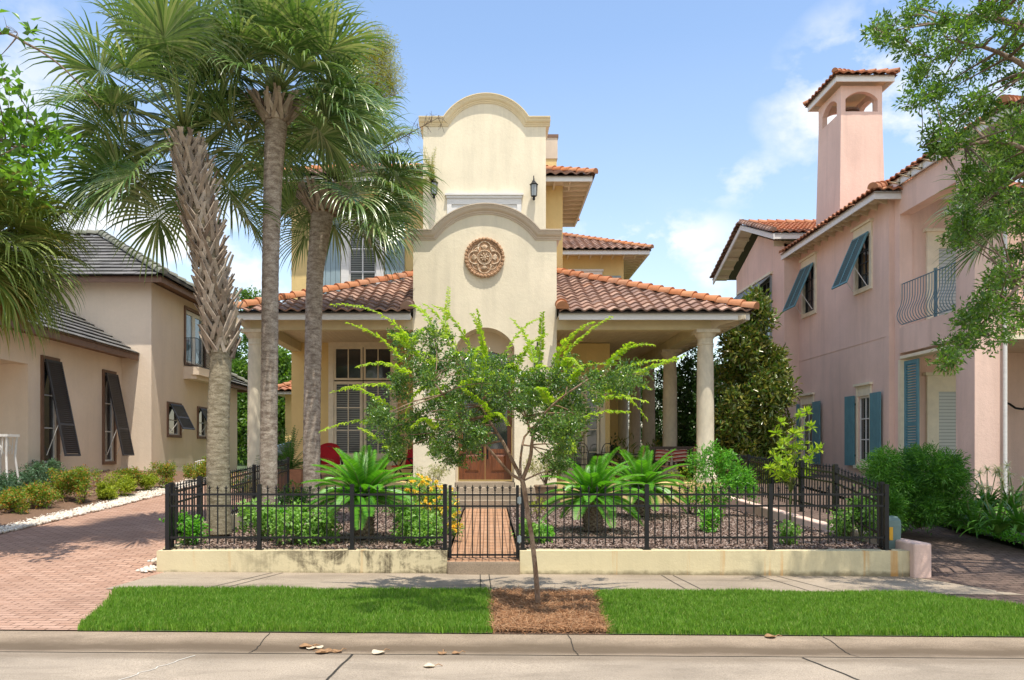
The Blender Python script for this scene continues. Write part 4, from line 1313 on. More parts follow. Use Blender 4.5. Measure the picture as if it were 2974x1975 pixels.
for (a, b, c, d) in (W1, W2):
    win_trim_x(lh, a, b, c, d, XL, 1, M['brown'], .1, .05)
    window_x(lh, a + .1, b - .1, c + .1, d - .1, XL - .04, 1, 1, 3, M['white'], M['glass'], .05, .035)
    bahama(lh, a + .08, b - .02, d - .1, d - c - .32, XL + .07, 1, R(11.5), M['shutterdark'])
for (a, b, c, d) in SW:
    win_trim_x(lh, a, b, c, d, XF, 1, M['brown'], .09, .05)
    window_x(lh, a + .1, b - .1, c + .09, d - .09, XF - .04, 1, 1, 2, M['white'], M['glass'], .05, .035)
    bahama(lh, a + .08, b - .05, d - .08, .95, XF + .07, 1, R(27), M['shutterdark'], (.5,))
a, b, c, d = DW
win_trim_x(lh, a, b, c - .05, d, XF, 1, M['brown'], .1, .05)
window_x(lh, a + .1, (a + b) / 2, c, d - .1, XF - .04, 1, 1, 1, M['white'], M['glassblue'], .14, .035, name='balcony_door')
window_x(lh, (a + b) / 2, b - .1, c, d - .1, XF - .04, 1, 1, 1, M['white'], M['glassblue'], .14, .035, name='balcony_door')
# balcony: rounded slab and bellied rail
m = MB(); ya, yb = 28.0, 30.5
poly = [(XF + .001, ya, 4.55), (XF + .35, ya, 4.55), (XF + .5, ya + .15, 4.55), (XF + .5, yb - .15, 4.55), (XF + .35, yb, 4.55), (XF + .001, yb, 4.55)]
m.prism(poly, (0, 0, .28)); m.prism([(p[0] if i in (0, 5) else p[0] - .09, p[1], 4.40) for i, p in enumerate(poly)], (0, 0, .148))
m.build('balcony_slab', M['beige'], lh)
def belly_rail(parent, pts, z0, z1, mat, step=.115, out=(1, 0), belly=.10, name='balcony_rail', r=.009):
    """railing along pts (x,y) with bellied balusters bulging towards 'out'"""
    m = MB()
    for (a, b) in zip(pts[:-1], pts[1:]):
        a = Vector(a); b = Vector(b); L = (b - a).length; n = max(1, round(L / step))
        m.bar((a.x, a.y, z1), (b.x, b.y, z1), .03, .02); m.bar((a.x, a.y, z0), (b.x, b.y, z0), .02, .02)
        for i in range(n + 1):
            p = a + (b - a) * i / n; H = z1 - z0
            prof = [(0, 1), (.0, .8), (.02, .62), (.28, .46), (.85, .3), (1, .2), (.8, .1), (.3, .02), (0, 0)]
            m.tube([(p.x + out[0] * q * belly, p.y + out[1] * q * belly, z0 + H * h) for q, h in prof], r, 5)
    return m.build(name, mat, parent)
belly_rail(lh, [(XF + .02, ya + .06), (XF + .42, ya + .06)], 4.88, 5.85, M['black'], .12, (0, -1), .06)
belly_rail(lh, [(XF + .42, ya + .06), (XF + .42, yb - .06)], 4.88, 5.85, M['black'], .12, (1, 0), .12)
random.seed(2)
bf = thing('balcony_flowers', 'red flowers in a pot hooked on the black balcony rail of the beige house', 'flowers', (XF + .5, 30.0, 5.85))
MB().lathe([(.08, -.2), (.12, 0), (.1, 0), (.01, -.02)], n=12).build('pot', M['black'], bf)
# ================= pink house =================
ph = thing('house', 'pink stucco house with teal shutters, chimney tower and clay tile roof on the right', 'house')
XP, XQ, XG = 11.0, 11.15, 10.47
YR = 28.08
def yx(xd, X): return F * X / (xd - 1127.4)
U1 = (yx(1883, XP), yx(1850.5, XP), 6.47, 8.45); U2 = (yx(2012, XP), yx(1971, XP), 6.5, 8.42)
LW1 = (yx(1877, XP), yx(1848, XP), 1.42, 3.75); LW2 = (yx(2010, XP), yx(1976, XP), 1.42, 3.75)
def sh(o_, k=.12): return (o_[0] + k, o_[1] - k, o_[2] + k, o_[3] - k)
ZEP = 8.78
m = MB()
wall(m, 'x', XP, 21.94, YR, .5, ZEP, [sh(U1), sh(U2), sh(LW1), sh(LW2)], .3)
m.build('side_wall', M['pink'], ph)
m = MB()
OP = (18.9, 21.5)
wall(m, 'x', XQ, 18.17, 21.941, .5, 9.02, [(OP[0], OP[1], 5.18, 8.25), (OP[0], OP[1], .5, 4.48)], .35)
wall(m, 'y', 18.171, XQ + .351, 17, .5, 9.02, [(11.82, 15.0, 5.18, 8.25), (11.82, 15.0, .5, 4.48)], .35)
m.box(XP + .001, XQ - .001, 21.78, 21.94, .5, 8.9)
m.box(XQ + .36, 17, 21.55, 21.9, .5, 8.9)           # back wall of the porch
m.box(XQ + .36, 17, 18.53, 21.54, 4.5, 5.16)        # upper floor slab
m.build('porch_wall', M['pink'], ph)
m = MB(); m.box(XQ - .012, XQ - .002, 21.9, 26, 5.0, 5.03); m.box(XP - .012, XP - .002, 21.95, YR, 5.0, 5.025); m.build('control_joint', M['pink'], ph)
# gable section
m = MB()
GW = (29.3, 33.1, 5.9, 8.35)
wall(m, 'x', XG, YR, 33.5, .5, 9.2, [sh(GW, .1)], .3)
m.prism([(XG, YR, 9.2), (XG, 33.5, 9.2), (XG, 30.8, 10.2)], (.3, 0, 0))
m.box(XG + .301, 18, YR, YR + .3, .5, 9.2); m.box(XG + .301, XP, YR - .002, YR, .5, 9.2)
m.build('gable_wall', M['pink'], ph)
MB().box(XP + .8, XP + .9, 22.2, YR - .05, .6, 8.6).build('dark_room', M['void'], ph)
MB().box(XG + .8, XG + .9, YR + .35, 33.4, .6, 9.0).build('dark_room', M['void'], ph)
# gable roof: two slopes with a rake facing left
gy0, gy1, gyc = 27.5, 34.95, 31.1
gz0, gzc = 9.42, 10.75
gp = (gzc - gz0) / (gyc - gy0)
m = MB(); xr = 9.85
m.add([(xr, gy0, gz0 - .03), (20, gy0, gz0 - .03), (20, gyc, gzc - .03), (xr, gyc, gzc - .03), (20, gy1, gz0 - .03), (xr, gy1, gz0 - .03)], [(0, 1, 2, 3), (3, 2, 4, 5)])
gr = m.build('gable_roof', M['darkwood'], ph)
s_tiles('tile_course', (xr, gy0, gz0), (1, 0, 0), (0, 1, gp), 9, (gyc - gy0) * math.sqrt(1 + gp * gp), M['tilefar'], gr, tw=.3, course=.34)
caps('ridge_cap', (xr, gyc, gzc), (19, gyc, gzc), M['tilefar'], gr, .11)
caps('rake_cap', (xr + .02, gy0, gz0), (xr + .02, gyc, gzc), M['tile'], gr, .12, .3)
caps('rake_cap', (xr + .02, gy1, gz0), (xr + .02, gyc, gzc), M['tile'], gr, .12, .3)
m = MB()
for (a, b) in ((gy0, gyc), (gyc, gy1)):
    za = gz0 if a == gy0 else gzc; zb = gzc if b == gyc else gz0
    m.prism([(xr + .03, a, za - .22), (xr + .03, b, zb - .22), (xr + .03, b, zb - .02), (xr + .03, a, za - .02)], (.05, 0, 0))
m.box(xr + .081, 12, gy0 + .03, gy0 + .08, gz0 - .2, gz0 - .0)
m.build('fascia', M['white'], ph)
m = MB()
for (a, b) in ((gy0 + .08, gyc), (gyc, gy1)):
    za = gz0 if a < gyc else gzc; zb = gzc if b == gyc else gz0
    m.add([(xr + .08, a, za - .06), (XG + .02, a, za - .06), (XG + .02, b, zb - .06), (xr + .08, b, zb - .06)], [(0, 1, 2, 3)])
for i in range(11):
    y = gy0 + .35 + i * (gy1 - gy0 - .7) / 10
    z = gz0 + gp * (y - gy0) if y < gyc else gzc - (gzc - gz0) * (y - gyc) / (gy1 - gyc)
    m.box(xr + .08, XG, y - .05, y + .05, z - .18, z - .065)
m.box(XP - .9, XP + .2, YR + .0, YR + .02, 9.1, 9.3)
m.build('soffit', M['soffit'], ph)
# main side eave: roof plane rising to the right
def eave_roof(xe, z, y0, y1, p_, run, name, hipfront=True, y0t=None):
    m = MB(); dz = -.03
    zr_ = z + p_ * run
    m.add([(xe, y0, z + dz), (xe, y1, z + dz), (xe + run, y1, zr_ + dz), (xe + run, y0 + (run if hipfront else 0), zr_ + dz)], [(0, 1, 2, 3)])
    if hipfront: m.add([(xe, y0, z + dz), (xe + run, y0 + run, zr_ + dz), (20, y0 + run, zr_ + dz), (20, y0, z + dz)], [(0, 1, 2, 3)])
    ro = m.build(name, M['darkwood'], ph)
    Ls = run * math.sqrt(1 + p_ * p_)
    s_tiles('tile_course', (xe, y1, z), (0, -1, 0), (1, 0, p_), y1 - y0, Ls, M['tilefar'], ro, [((xe, y0, z), (1, -1, 0))] if hipfront else [], tw=.27, course=.34, amp=.06)
    if hipfront:
        s_tiles('tile_course', (xe, y0, z), (1, 0, 0), (0, 1, p_), 5, Ls, M['tilefar'], ro, [((xe, y0, z), (-1, 1, 0))], tw=.27, course=.34, amp=.06)
        caps('hip_cap', (xe, y0, z), (xe + run, y0 + run, zr_), M['tilecap'] if 0 else M['tilefar'], ro, .13)
    m = MB(); m.box(xe + .06, xe + .10, y0 + .06, y1, z - .2, z + .01); m.box(xe + .1, 20 if hipfront else xe + .11, y0 + .06, y0 + .10, z - .2, z + .01)
    m.build('fascia', M['white'], ph)
    m = MB(); m.box(xe + .1, XP + .3, y0 + .1, y1, z - .05, z - .035)
    yy = y0 + .5
    while yy < y1 - .2:
        m.prism([(xe + .1, yy, z - .05), (xe + .1, yy, z - .15), (xe + .3, yy, z - .2), (XP - .25, yy, z - .13), (XP, yy, z - .2), (XP, yy, z - .05)], (0, .07, 0)); yy += .55
    m.build('soffit', M['soffit'], ph)
eave_roof(10.36, 8.85, 21.35, 28.25, .42, 2.6, 'roof')
eave_roof(11.0 - .02, 9.2, 16.9, 22.5, .42, 2.4, 'front_roof', hipfront=True)
# chimney tower
ct = MB(); YCc = 24.7; ca, cb = XX(1939, YCc), XX(2034, YCc); cw = cb - ca; cdp = 1.68
zb_, zo, zt_ = 8.9, ZZ(257, YCc), ZZ(198, YCc)
tap = .05
def chb(z0, z1, k0, k1):
    vs = []
    for z, k in ((z0, k0), (z1, k1)):
        vs += [(ca - k, YCc - k, z), (cb + k, YCc - k, z), (cb + k, YCc + cdp + k, z), (ca - k, YCc + cdp + k, z)]
    return vs
ct.add(chb(zb_, zo, .07, 0), [(0, 1, 5, 4), (1, 2, 6, 5), (2, 3, 7, 6), (3, 0, 4, 7), (4, 5, 6, 7)])
azt = ZZ(211, YCc)
# arcade walls at the top
def arch_panel(axis, c, u0_, u1_, th):
    a, b = u0_ + .14, u1_ - .14
    sp = azt - .24
    xs_ = sorted(set([u0_, u1_] + fr(a, b, 16)))
    mb = MB(); prof_wall(mb, xs_, lambda x: arc_z(x, a, b, sp, azt - sp) if a < x < b else zo, lambda x: zt_, 0, th)
    for f in mb.f: pass
    vs = [((v[0], c + v[1], v[2]) if axis == 'y' else (c + v[1], v[0], v[2])) for v in mb.v]
    ct.add(vs, mb.f)
arch_panel('y', YCc, ca, cb, .16); arch_panel('y', YCc + cdp - .16, ca, cb, .16)
arch_panel('x', ca + .001, YCc + .161, YCc + cdp - .161, .16); arch_panel('x', cb - .161, YCc + .161, YCc + cdp - .161, .16)
ct.build('chimney', M['pink'], ph)
m = MB(); m.lathe([(.22, 0), (.22, .3), (.3, .32), (.3, .38), (.2, .42), (.01, .43)], ((ca + cb) / 2, YCc + cdp / 2, zo + .0), 16)
m.build('flue', M['brown'], ph)
hip_roof(ph, ca - .33, cb + .33, YCc - .33, YCc + cdp + .33, zt_ + .22, .42, M['tilefar'], M['tilefar'], 'flrb', tw=.27, course=.3, r=.09, fasc=.2, rafters=False, soff=M['soffit'], amp=.05)
# upper windows with propped louvres, trims
for (a, b, c, d) in (U1, U2):
    win_trim_x(ph, a, b, c, d, XP, -1, M['creamtrim'], .13, .05, True)
    window_x(ph, a + .14, b - .14, c + .13, d - .3, XP + .04, -1, 2, 4, M['black'], M['glass'], .05, .03)
    m = MB(); m.box(XP - .05, XP + .02, a + .13, b - .13, d - .33, d - .132); m.build('window_head', M['creamtrim'], ph)
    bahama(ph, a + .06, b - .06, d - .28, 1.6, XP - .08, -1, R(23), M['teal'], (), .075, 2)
for (a, b, c, d) in (LW1, LW2):
    win_trim_x(ph, a, b, c, d, XP, -1, M['creamtrim'], .08, .04, True)
    m = MB(); m.box(XP - .03, XP + .03, a + .08, b - .08, d - .3, d - .082); m.build('window_head', M['creamtrim'], ph); m = MB(); m.box(XP - .10, XP + .02, a - .05, b + .05, c - .1, c - .002); m.build('window_sill', M['creamtrim'], ph)
    window_x(ph, a + .08, b - .08, c + .08, d - .3, XP + .03, -1, 2, 3, M['white'], M['glass'], .06, .03)
    # hinged board shutters, near leaf folded back flat, far leaf half open
    for (yh, dy, ang, Wd) in ((a - .03, -1, R(2), .66), (b + .03, 1, R(6) if a < 27 else R(26), .52)):
        sm_ = MB()
        for k in range(3):
            w0_, w1_ = Wd * k / 3 + .004, Wd * (k + 1) / 3 - .004
            pts = [Vector((XP - .05 - math.sin(ang) * w_, yh + dy * math.cos(ang) * w_, 0)) for w_ in (w0_, w1_)]
            nrm = Vector((-math.cos(ang), -dy * math.sin(ang), 0)) * .03
            sm_.prism([(pts[0].x, pts[0].y, c - .02), (pts[1].x, pts[1].y, c - .02), (pts[1].x, pts[1].y, d - .26), (pts[0].x, pts[0].y, d - .26)], nrm)
        so_ = sm_.build('shutter', M['teal'], ph)
        for z in (c + .25, d - .55): MB().box(XP - .055, XP - .0, yh - .03, yh + .03, z, z + .06).build('hinge', M['black'], so_)
# gable window: three casements under a wide grey propped louvre
a, b, c, d = GW
win_trim_x(ph, a, b, c, d, XG, -1, M['greyblue'], .1, .05)
for k in range(3):
    y0_ = a + .1 + (b - a - .2) * k / 3; y1_ = a + .1 + (b - a - .2) * (k + 1) / 3
    window_x(ph, y0_ + .02, y1_ - .02, c + .1, d - .1, XG + .03, -1, 2, 4, M['greyblue'], M['glass'], .06, .03)
m = MB()
L2 = 1.25; an = R(48)
m.prism([(XG - .06, a + .05, d), (XG - .06 - math.sin(an) * L2, a + .05, d - math.cos(an) * L2), (XG - .06 - math.sin(an) * L2, a + .05, d - math.cos(an) * L2 - .03), (XG - .06, a + .05, d - .04)], (0, b - a - .1, 0))
for k in range(4):
    y_ = a + .05 + (b - a - .1) * k / 3
    m.bar((XG - .05, y_, d + .015), (XG - .05 - math.sin(an) * L2, y_, d + .015 - math.cos(an) * L2), .05, .035)
m.build('propped_shutter', M['greyblue'], ph)
m = MB(); m.box(XG - .1, XG + .01, a - .1, b + .1, d + .03, d + .12); m.build('window_head', M['creamtrim'], ph)
# recessed porch: doors with cream surrounds and a teal louvred shutter
def door_in(z0, z1, blind):
    m = MB(); y = 21.5
    x0_, x1_ = 12.05, 13.1
    m.box(x0_ - .16, x0_, y - .03, y + .05, z0, z1); m.box(x1_, x1_ + .16, y - .03, y + .05, z0, z1); m.box(x0_ - .16, x1_ + .16, y - .03, y + .05, z1, z1 + .28)
    m.box(x0_ - .24, x1_ + .24, y - .1, y + .05, z1 + .281, z1 + .36)
    m.build('door_surround', M['creamtrim'], ph)
    window_y(ph, x0_, x1_, z0, z1, y - .02, 1, 1, M['creamtrim'], blind, .16, .03, name='door')
door_in(5.18, 7.5, M['whiteblinds']); door_in(.95, 3.6, M['whiteblinds'])
m = MB(); m.box(XQ - .025, XQ + .3, OP[1] - .06, OP[1] + .03, .5, 4.3); m.box(XQ - .025, XQ + .3, OP[0], OP[1] - .06, 4.32, 4.40); m.build('opening_trim', M['creamtrim'], ph)
m = MB(); y0_, y1_ = 20.68, 21.36
for (q0_, q1_) in ((y0_, y0_ + .09), (y1_ - .09, y1_)): m.box(XQ + .05, XQ + .1, q0_, q1_, .9, 4.25)
for z in (.9, 2.5, 4.15): m.box(XQ + .052, XQ + .098, y0_ + .09, y1_ - .09, z, z + .1)
z = 1.02
while z < 4.12:
    m.add([(XQ + .045, y0_ + .09, z), (XQ + .045, y1_ - .09, z), (XQ + .10, y1_ - .09, z + .06), (XQ + .10, y0_ + .09, z + .06)], [(0, 1, 2, 3)]); z += .07
m.build('louvred_shutter', M['teal'], ph)
belly_rail(ph, [(XQ + .05, OP[0] + .02), (XQ + .05, (OP[0] + OP[1]) / 2 - .4)], 5.26, 6.35, M['ironblue'], .13, (-1, 0), .14, r=.011)
belly_rail(ph, [(XQ + .05, (OP[0] + OP[1]) / 2 - .32), (XQ + .05, OP[1] - .04)], 5.26, 6.35, M['ironblue'], .13, (-1, 0), .14, r=.011)
m = MB(); m.box(XQ + .02, XQ + .08, 19.82, 19.88, 5.19, 6.42); m.build('rail_post', M['ironblue'], ph)
belly_rail(ph, [(11.84, 18.25), (15.0, 18.25)], 5.26, 6.35, M['ironblue'], .13, (0, -1), .14, r=.011)
m = MB(); m.tube([(11.80, 18.1, .8), (11.80, 18.1, 8.9)], .045, 10); m.build('downspout', M['white'], ph)
m = MB(); m.box(11.82, 12.3, 18.05, 18.17, 4.38, 4.47); m.build('porch_moulding', M['creamtrim'], ph)
m = MB(); m.tube([(14.0, 21.5, 3.15), (14.0, 21.3, 3.1), (14.1, 21.2, 2.98), (14.3, 21.2, 2.95), (14.45, 21.35, 3.0)], .03, 8); m.build('wall_bracket', M['black'], ph)

# ================= vegetation helpers =================
def unit(a): return a / np.maximum(np.linalg.norm(a, axis=1, keepdims=True), 1e-9)
def leaves_np(P_, D_, Nn, L, Wd, fold=.25):
    """folded 4-vert leaves: base P_, direction D_, normal Nn -> V,F"""
    n = len(P_); D_ = unit(D_); S = unit(np.cross(D_, Nn)); Nn = np.cross(S, D_)
    L = np.broadcast_to(L, (n,))[:, None]; Wd = np.broadcast_to(Wd, (n,))[:, None]
    a = P_; t = P_ + D_ * L - Nn * L * .12
    m = P_ + D_ * L * .45
    l = m + S * Wd * .5 + Nn * Wd * fold; r = m - S * Wd * .5 + Nn * Wd * fold
    V = np.stack([a, r, t, l], 1).reshape(-1, 3)
    k = np.arange(n)[:, None] * 4
    Fa = np.concatenate([k + np.array([[0, 1, 2]]), k + np.array([[0, 2, 3]])], 0)
    return V, Fa
def rand_dirs(n, up=0.0):
    d = rng.normal(size=(n, 3)); d[:, 2] += up
    return unit(d)
class Leaves:
    def __init__(s): s.P = []; s.D = []; s.N = []; s.L = []; s.W = []
    def add(s, P_, D_, N_, L, W_):
        n = len(P_)
        s.P.append(P_); s.D.append(D_); s.N.append(N_); s.L.append(np.broadcast_to(L, (n,))); s.W.append(np.broadcast_to(W_, (n,)))
    def ball(s, c, r, n, L, W_, up=.5, shell=.5, flat=1.0, out=.8):
        """leaf clump; leaves in small whorls along twig ends"""
        q = max(1, n // 7)
        d = rand_dirs(q)
        rad = (rng.random(q) ** (1 / (1 + 2 * shell)))
        tips = np.array(c) + d * rad[:, None] * np.array([r, r, r * flat]) if not hasattr(r, '__len__') else np.array(c) + d * rad[:, None] * np.array(r)
        idx = rng.integers(0, q, n)
        rr = r if not hasattr(r, '__len__') else max(r)
        jit = rng.normal(size=(n, 3)) * L * .55
        pos = tips[idx] + jit
        dirs = unit(d[idx] * out + rand_dirs(n) * .9 + np.array([0, 0, .15]))
        nor = unit(rand_dirs(n) * .8 + np.array([0, 0, up]) + d[idx] * .4)
        s.add(pos, dirs, nor, L * rng.uniform(.7, 1.25, n), W_ * rng.uniform(.75, 1.2, n))
    def build(s, name, mat, parent, fold=.22):
        V, Fa = leaves_np(np.concatenate(s.P), np.concatenate(s.D), np.concatenate(s.N), np.concatenate(s.L), np.concatenate(s.W), fold)
        return np_mesh(name, V, Fa, mat, parent)
G = lambda r, g_, b: (r, g_, b, 1)
M['leaf_dark'] = mat_leaf('small_dark_leaf', [G(.045, .11, .022), G(.085, .18, .03), G(.15, .26, .04), G(.06, .14, .028), G(.30, .40, .06)], .25, .3, .7)
M['leaf_lime'] = mat_leaf('young_lime_leaf', [G(.30, .46, .03), G(.44, .55, .04), G(.24, .42, .03), G(.55, .62, .06)], .45, .45)
M['leaf_oak'] = mat_leaf('tree_leaf', [G(.08, .17, .022), G(.14, .26, .03), G(.05, .12, .018), G(.22, .34, .045)], .35, .4, .6)
M['leaf_broad'] = mat_leaf('broad_leaf', [G(.08, .18, .02), G(.12, .25, .025), G(.18, .33, .035), G(.06, .14, .02)], .35, .4)
M['leaf_mag'] = mat_leaf('magnolia_leaf', [G(.06, .13, .02), G(.10, .20, .03), G(.16, .27, .035), G(.34, .30, .05), G(.065, .16, .025)], .22, .1, .6, under=G(.13, .09, .03))
M['leaf_bg'] = mat_leaf('far_tree_leaf', [G(.03, .075, .02), G(.05, .12, .025), G(.07, .15, .03), G(.025, .06, .018)], .5, .2)
M['leaf_palm'] = mat_leaf('palm_leaf', [G(.07, .14, .035), G(.12, .21, .05), G(.18, .27, .08), G(.38, .42, .20)], .25, .2, .9)
M['leaf_palmdry'] = mat_leaf('dry_palm_leaf', [G(.28, .17, .06), G(.36, .25, .09), G(.20, .11, .04)], .7, .2)
M['leaf_palmyel'] = mat_leaf('yellowing_palm_leaf', [G(.16, .23, .045), G(.26, .31, .07), G(.11, .19, .035), G(.34, .30, .09)], .45, .25)
M['leaf_cycad'] = mat_leaf('cycad_leaflet', [G(.07, .25, .018), G(.12, .36, .025), G(.20, .46, .04)], .3, .35, .6)
M['leaf_bright'] = mat_leaf('bright_shrub_leaf', [G(.08, .27, .025), G(.13, .38, .035), G(.21, .46, .05)], .35, .35)
M['leaf_hedge'] = mat_leaf('hedge_leaf', [G(.04, .15, .018), G(.075, .22, .022), G(.13, .31, .03)], .45, .3)
M['leaf_bed'] = mat_leaf('flower_bed_leaf', [G(.15, .32, .05), G(.24, .44, .08), G(.32, .50, .14), G(.11, .25, .05)], .5, .35)
M['leaf_nand'] = mat_leaf('red_tipped_leaf', [G(.10, .21, .02), G(.18, .30, .03), G(.24, .34, .03), G(.12, .24, .03), G(.40, .30, .04), G(.55, .16, .05)], .5, .3)
M['leaf_lime2'] = mat_leaf('yellow_green_leaf', [G(.28, .36, .025), G(.42, .46, .04), G(.18, .27, .02)], .5, .35)
M['leaf_grey'] = mat_leaf('blue_green_leaf', [G(.06, .13, .06), G(.09, .18, .09), G(.13, .22, .13)], .6, .2)
M['leaf_varieg'] = mat_leaf('pale_variegated_leaf', [G(.40, .40, .17), G(.28, .33, .10), G(.50, .46, .24), G(.34, .32, .12)], .5, .3)
M['leaf_fern'] = mat_leaf('fern_leaf', [G(.04, .15, .02), G(.07, .21, .03), G(.05, .12, .02)], .5, .35)
M['leaf_feather'] = mat_leaf('yellow_feathery_leaf', [G(.34, .34, .05), G(.44, .38, .07), G(.25, .30, .05)], .6, .4)
M['leaf_lily'] = mat_leaf('lily_leaf', [G(.05, .16, .02), G(.09, .24, .03), G(.15, .32, .045)], .3, .3, .6)
M['petal_white'] = mat_leaf('white_petal', [G(.75, .72, .66), G(.62, .56, .46)], .6, .4)
M['petal_yellow'] = mat_leaf('yellow_petal', [G(.90, .66, .06), G(.95, .72, .12), G(.85, .52, .03)], .6, .2)
M['petal_mauve'] = mat_leaf('mauve_petal', [G(.22, .12, .20), G(.34, .22, .28), G(.42, .33, .33)], .6, .3)
M['petal_red'] = mat_leaf('red_petal', [G(.55, .01, .02), G(.70, .03, .03)], .6, .2)
def mat_bark(name, c, c2, zs=3, scl=(1, 1, 3), bmp=.7, rough=.95):
    m, t, p = new_mat(name)
    a = noise(t, zs, 6, .7, scl=scl, dist=.3)
    b = noise(t, zs * 6, 4, .7, scl=scl)
    col = mixc(t, ramp(t, a, [(.38, (0, 0, 0)), (.6, (1, 1, 1))]), c, c2)
    col = mixc(t, ramp(t, b, [(.35, (.6, .6, .6)), (.55, (0, 0, 0))]), col, scale_c(c, .45))
    t.links.new(col, p.inputs['Base Color']); p.inputs['Roughness'].default_value = rough; p.inputs['Specular IOR Level'].default_value = .15
    bump(t, p, tmath(t, 'ADD', a, b), bmp, .02)
    return m
M['bark_palm'] = mat_bark('grey_palm_bark', (.25, .19, .145, 1), (.56, .47, .38, 1), 6, (1, 1, 2.4))
M['bark_palm1'] = mat_bark('greenish_palm_bark', (.22, .18, .115, 1), (.44, .38, .27, 1), 7, (1, 1, 3.0))
M['bark_fresh'] = mat_bark('fibrous_palm_bark', (.20, .115, .06, 1), (.34, .21, .12, 1), 9, (1, 1, 5))
M['boot'] = mat_island('palm_boot', [G(.38, .30, .225), G(.48, .40, .32), G(.20, .14, .10), G(.56, .48, .39), G(.32, .245, .18)], .95, .6, 6, .6)
M['bark'] = mat_bark('grey_brown_bark', (.17, .12, .085, 1), (.30, .23, .17, 1), 7, (1, 1, .6))
M['bark_crape'] = mat_bark('smooth_brown_bark', (.20, .115, .07, 1), (.38, .27, .19, 1), 6, (1, 1, .5), .5)
M['stem'] = mat_plain('green_stem', (.16, .20, .05, 1), .6, .2, 8)
M['stemwood'] = mat_plain('twig', (.13, .085, .05, 1), .8, .2, 8)

def curve_pts(a, b, c, n=10):
    a, b, c = Vector(a), Vector(b), Vector(c)
    return [a * (1 - t) ** 2 + b * 2 * t * (1 - t) + c * t * t for t in [i / n for i in range(n + 1)]]
def resamp(pts, n):
    pts = [Vector(p) for p in pts]; out_ = []
    m_ = len(pts)
    for i in range(n + 1):
        t = i / n * (m_ - 1); k = min(int(t), m_ - 2); f = t - k
        p0, p1, p2, p3 = pts[max(k - 1, 0)], pts[k], pts[k + 1], pts[min(k + 2, m_ - 1)]
        out_.append(.5 * ((2 * p1) + (p2 - p0) * f + (2 * p0 - 5 * p1 + 4 * p2 - p3) * f * f + (3 * p1 - p0 - 3 * p2 + p3) * f ** 3))
    return out_

# ---------------- fan palms ----------------
def fan(acc, base, dirv, R_, pet, nl=38, droop=.6, costa=.35, wid=.045, spread=2.25):
    """one costapalmate frond; acc: dict with strips, petioles"""
    base = Vector(base); d = Vector(dirv).normalized()
    # petiole, bending down a little
    pts = []; p = base.copy(); dd = d.copy()
    for i in range(7):
        pts.append(p.copy()); dd = (dd + Vector((0, 0, -.028 * (1 + droop)))).normalized(); p += dd * pet / 6
    acc['pet'].tube(pts, [.028, .022, .018, .016, .014, .013, .012], 5)
    c = pts[-1]; f = dd
    s = f.cross(Vector((0, 0, 1)))
    if s.length < .1: s = Vector((1, 0, 0))
    s.normalize(); up = s.cross(f).normalized()
    roll = random.uniform(-.5, .5)
    s, up = s * math.cos(roll) + up * math.sin(roll), up * math.cos(roll) - s * math.sin(roll)
    cr = costa * R_
    for k in range(nl):
        u = (k + .5) / nl * 2 - 1
        a = u * spread
        # base point slides along an arcing costa
        cb = max(0, math.cos(a * .7)) * cr
        b = c + f * cb * .55 + Vector((0, 0, -1)) * (cb * cb * .35)
        dl = (f * math.cos(a) + s * math.sin(a) + up * (.38 * abs(math.sin(a)) - .02)).normalized()
        L = R_ * (.62 + .38 * math.cos(a * .62)) * random.uniform(.9, 1.08)
        wv0 = (dl.cross(up)).normalized()
        dr = droop * random.uniform(.75, 1.35)
        prev = b; q = b.copy(); dcur = dl.copy(); row = []
        NS = 6
        for j in range(NS + 1):
            t = j / NS
            wdt = wid * (.25 + 2.1 * t if t < .36 else max(.0, 1.0 - ((t - .36) / .64) ** 1.4)) * (R_ / 1.1)
            tw = dcur.cross(up)
            if tw.length < .05: tw = wv0
            tw.normalize()
            row.append((q - tw * wdt / 2, q + tw * wdt / 2, q + up * wdt * .28))
            g_ = dr * (t ** 1.6) * .95
            dcur = (dcur + Vector((random.uniform(-.05, .05), random.uniform(-.05, .05), -g_ * .8))).normalized()
            q = q + dcur * L / NS
        V = acc['V']; Fc = acc['F']; b0 = len(V)
        for (l, r, m_) in row: V.extend((tuple(l), tuple(m_), tuple(r)))
        for j in range(NS):
            i0 = b0 + j * 3
            Fc.append((i0, i0 + 1, i0 + 4, i0 + 3)); Fc.append((i0 + 1, i0 + 2, i0 + 5, i0 + 4))
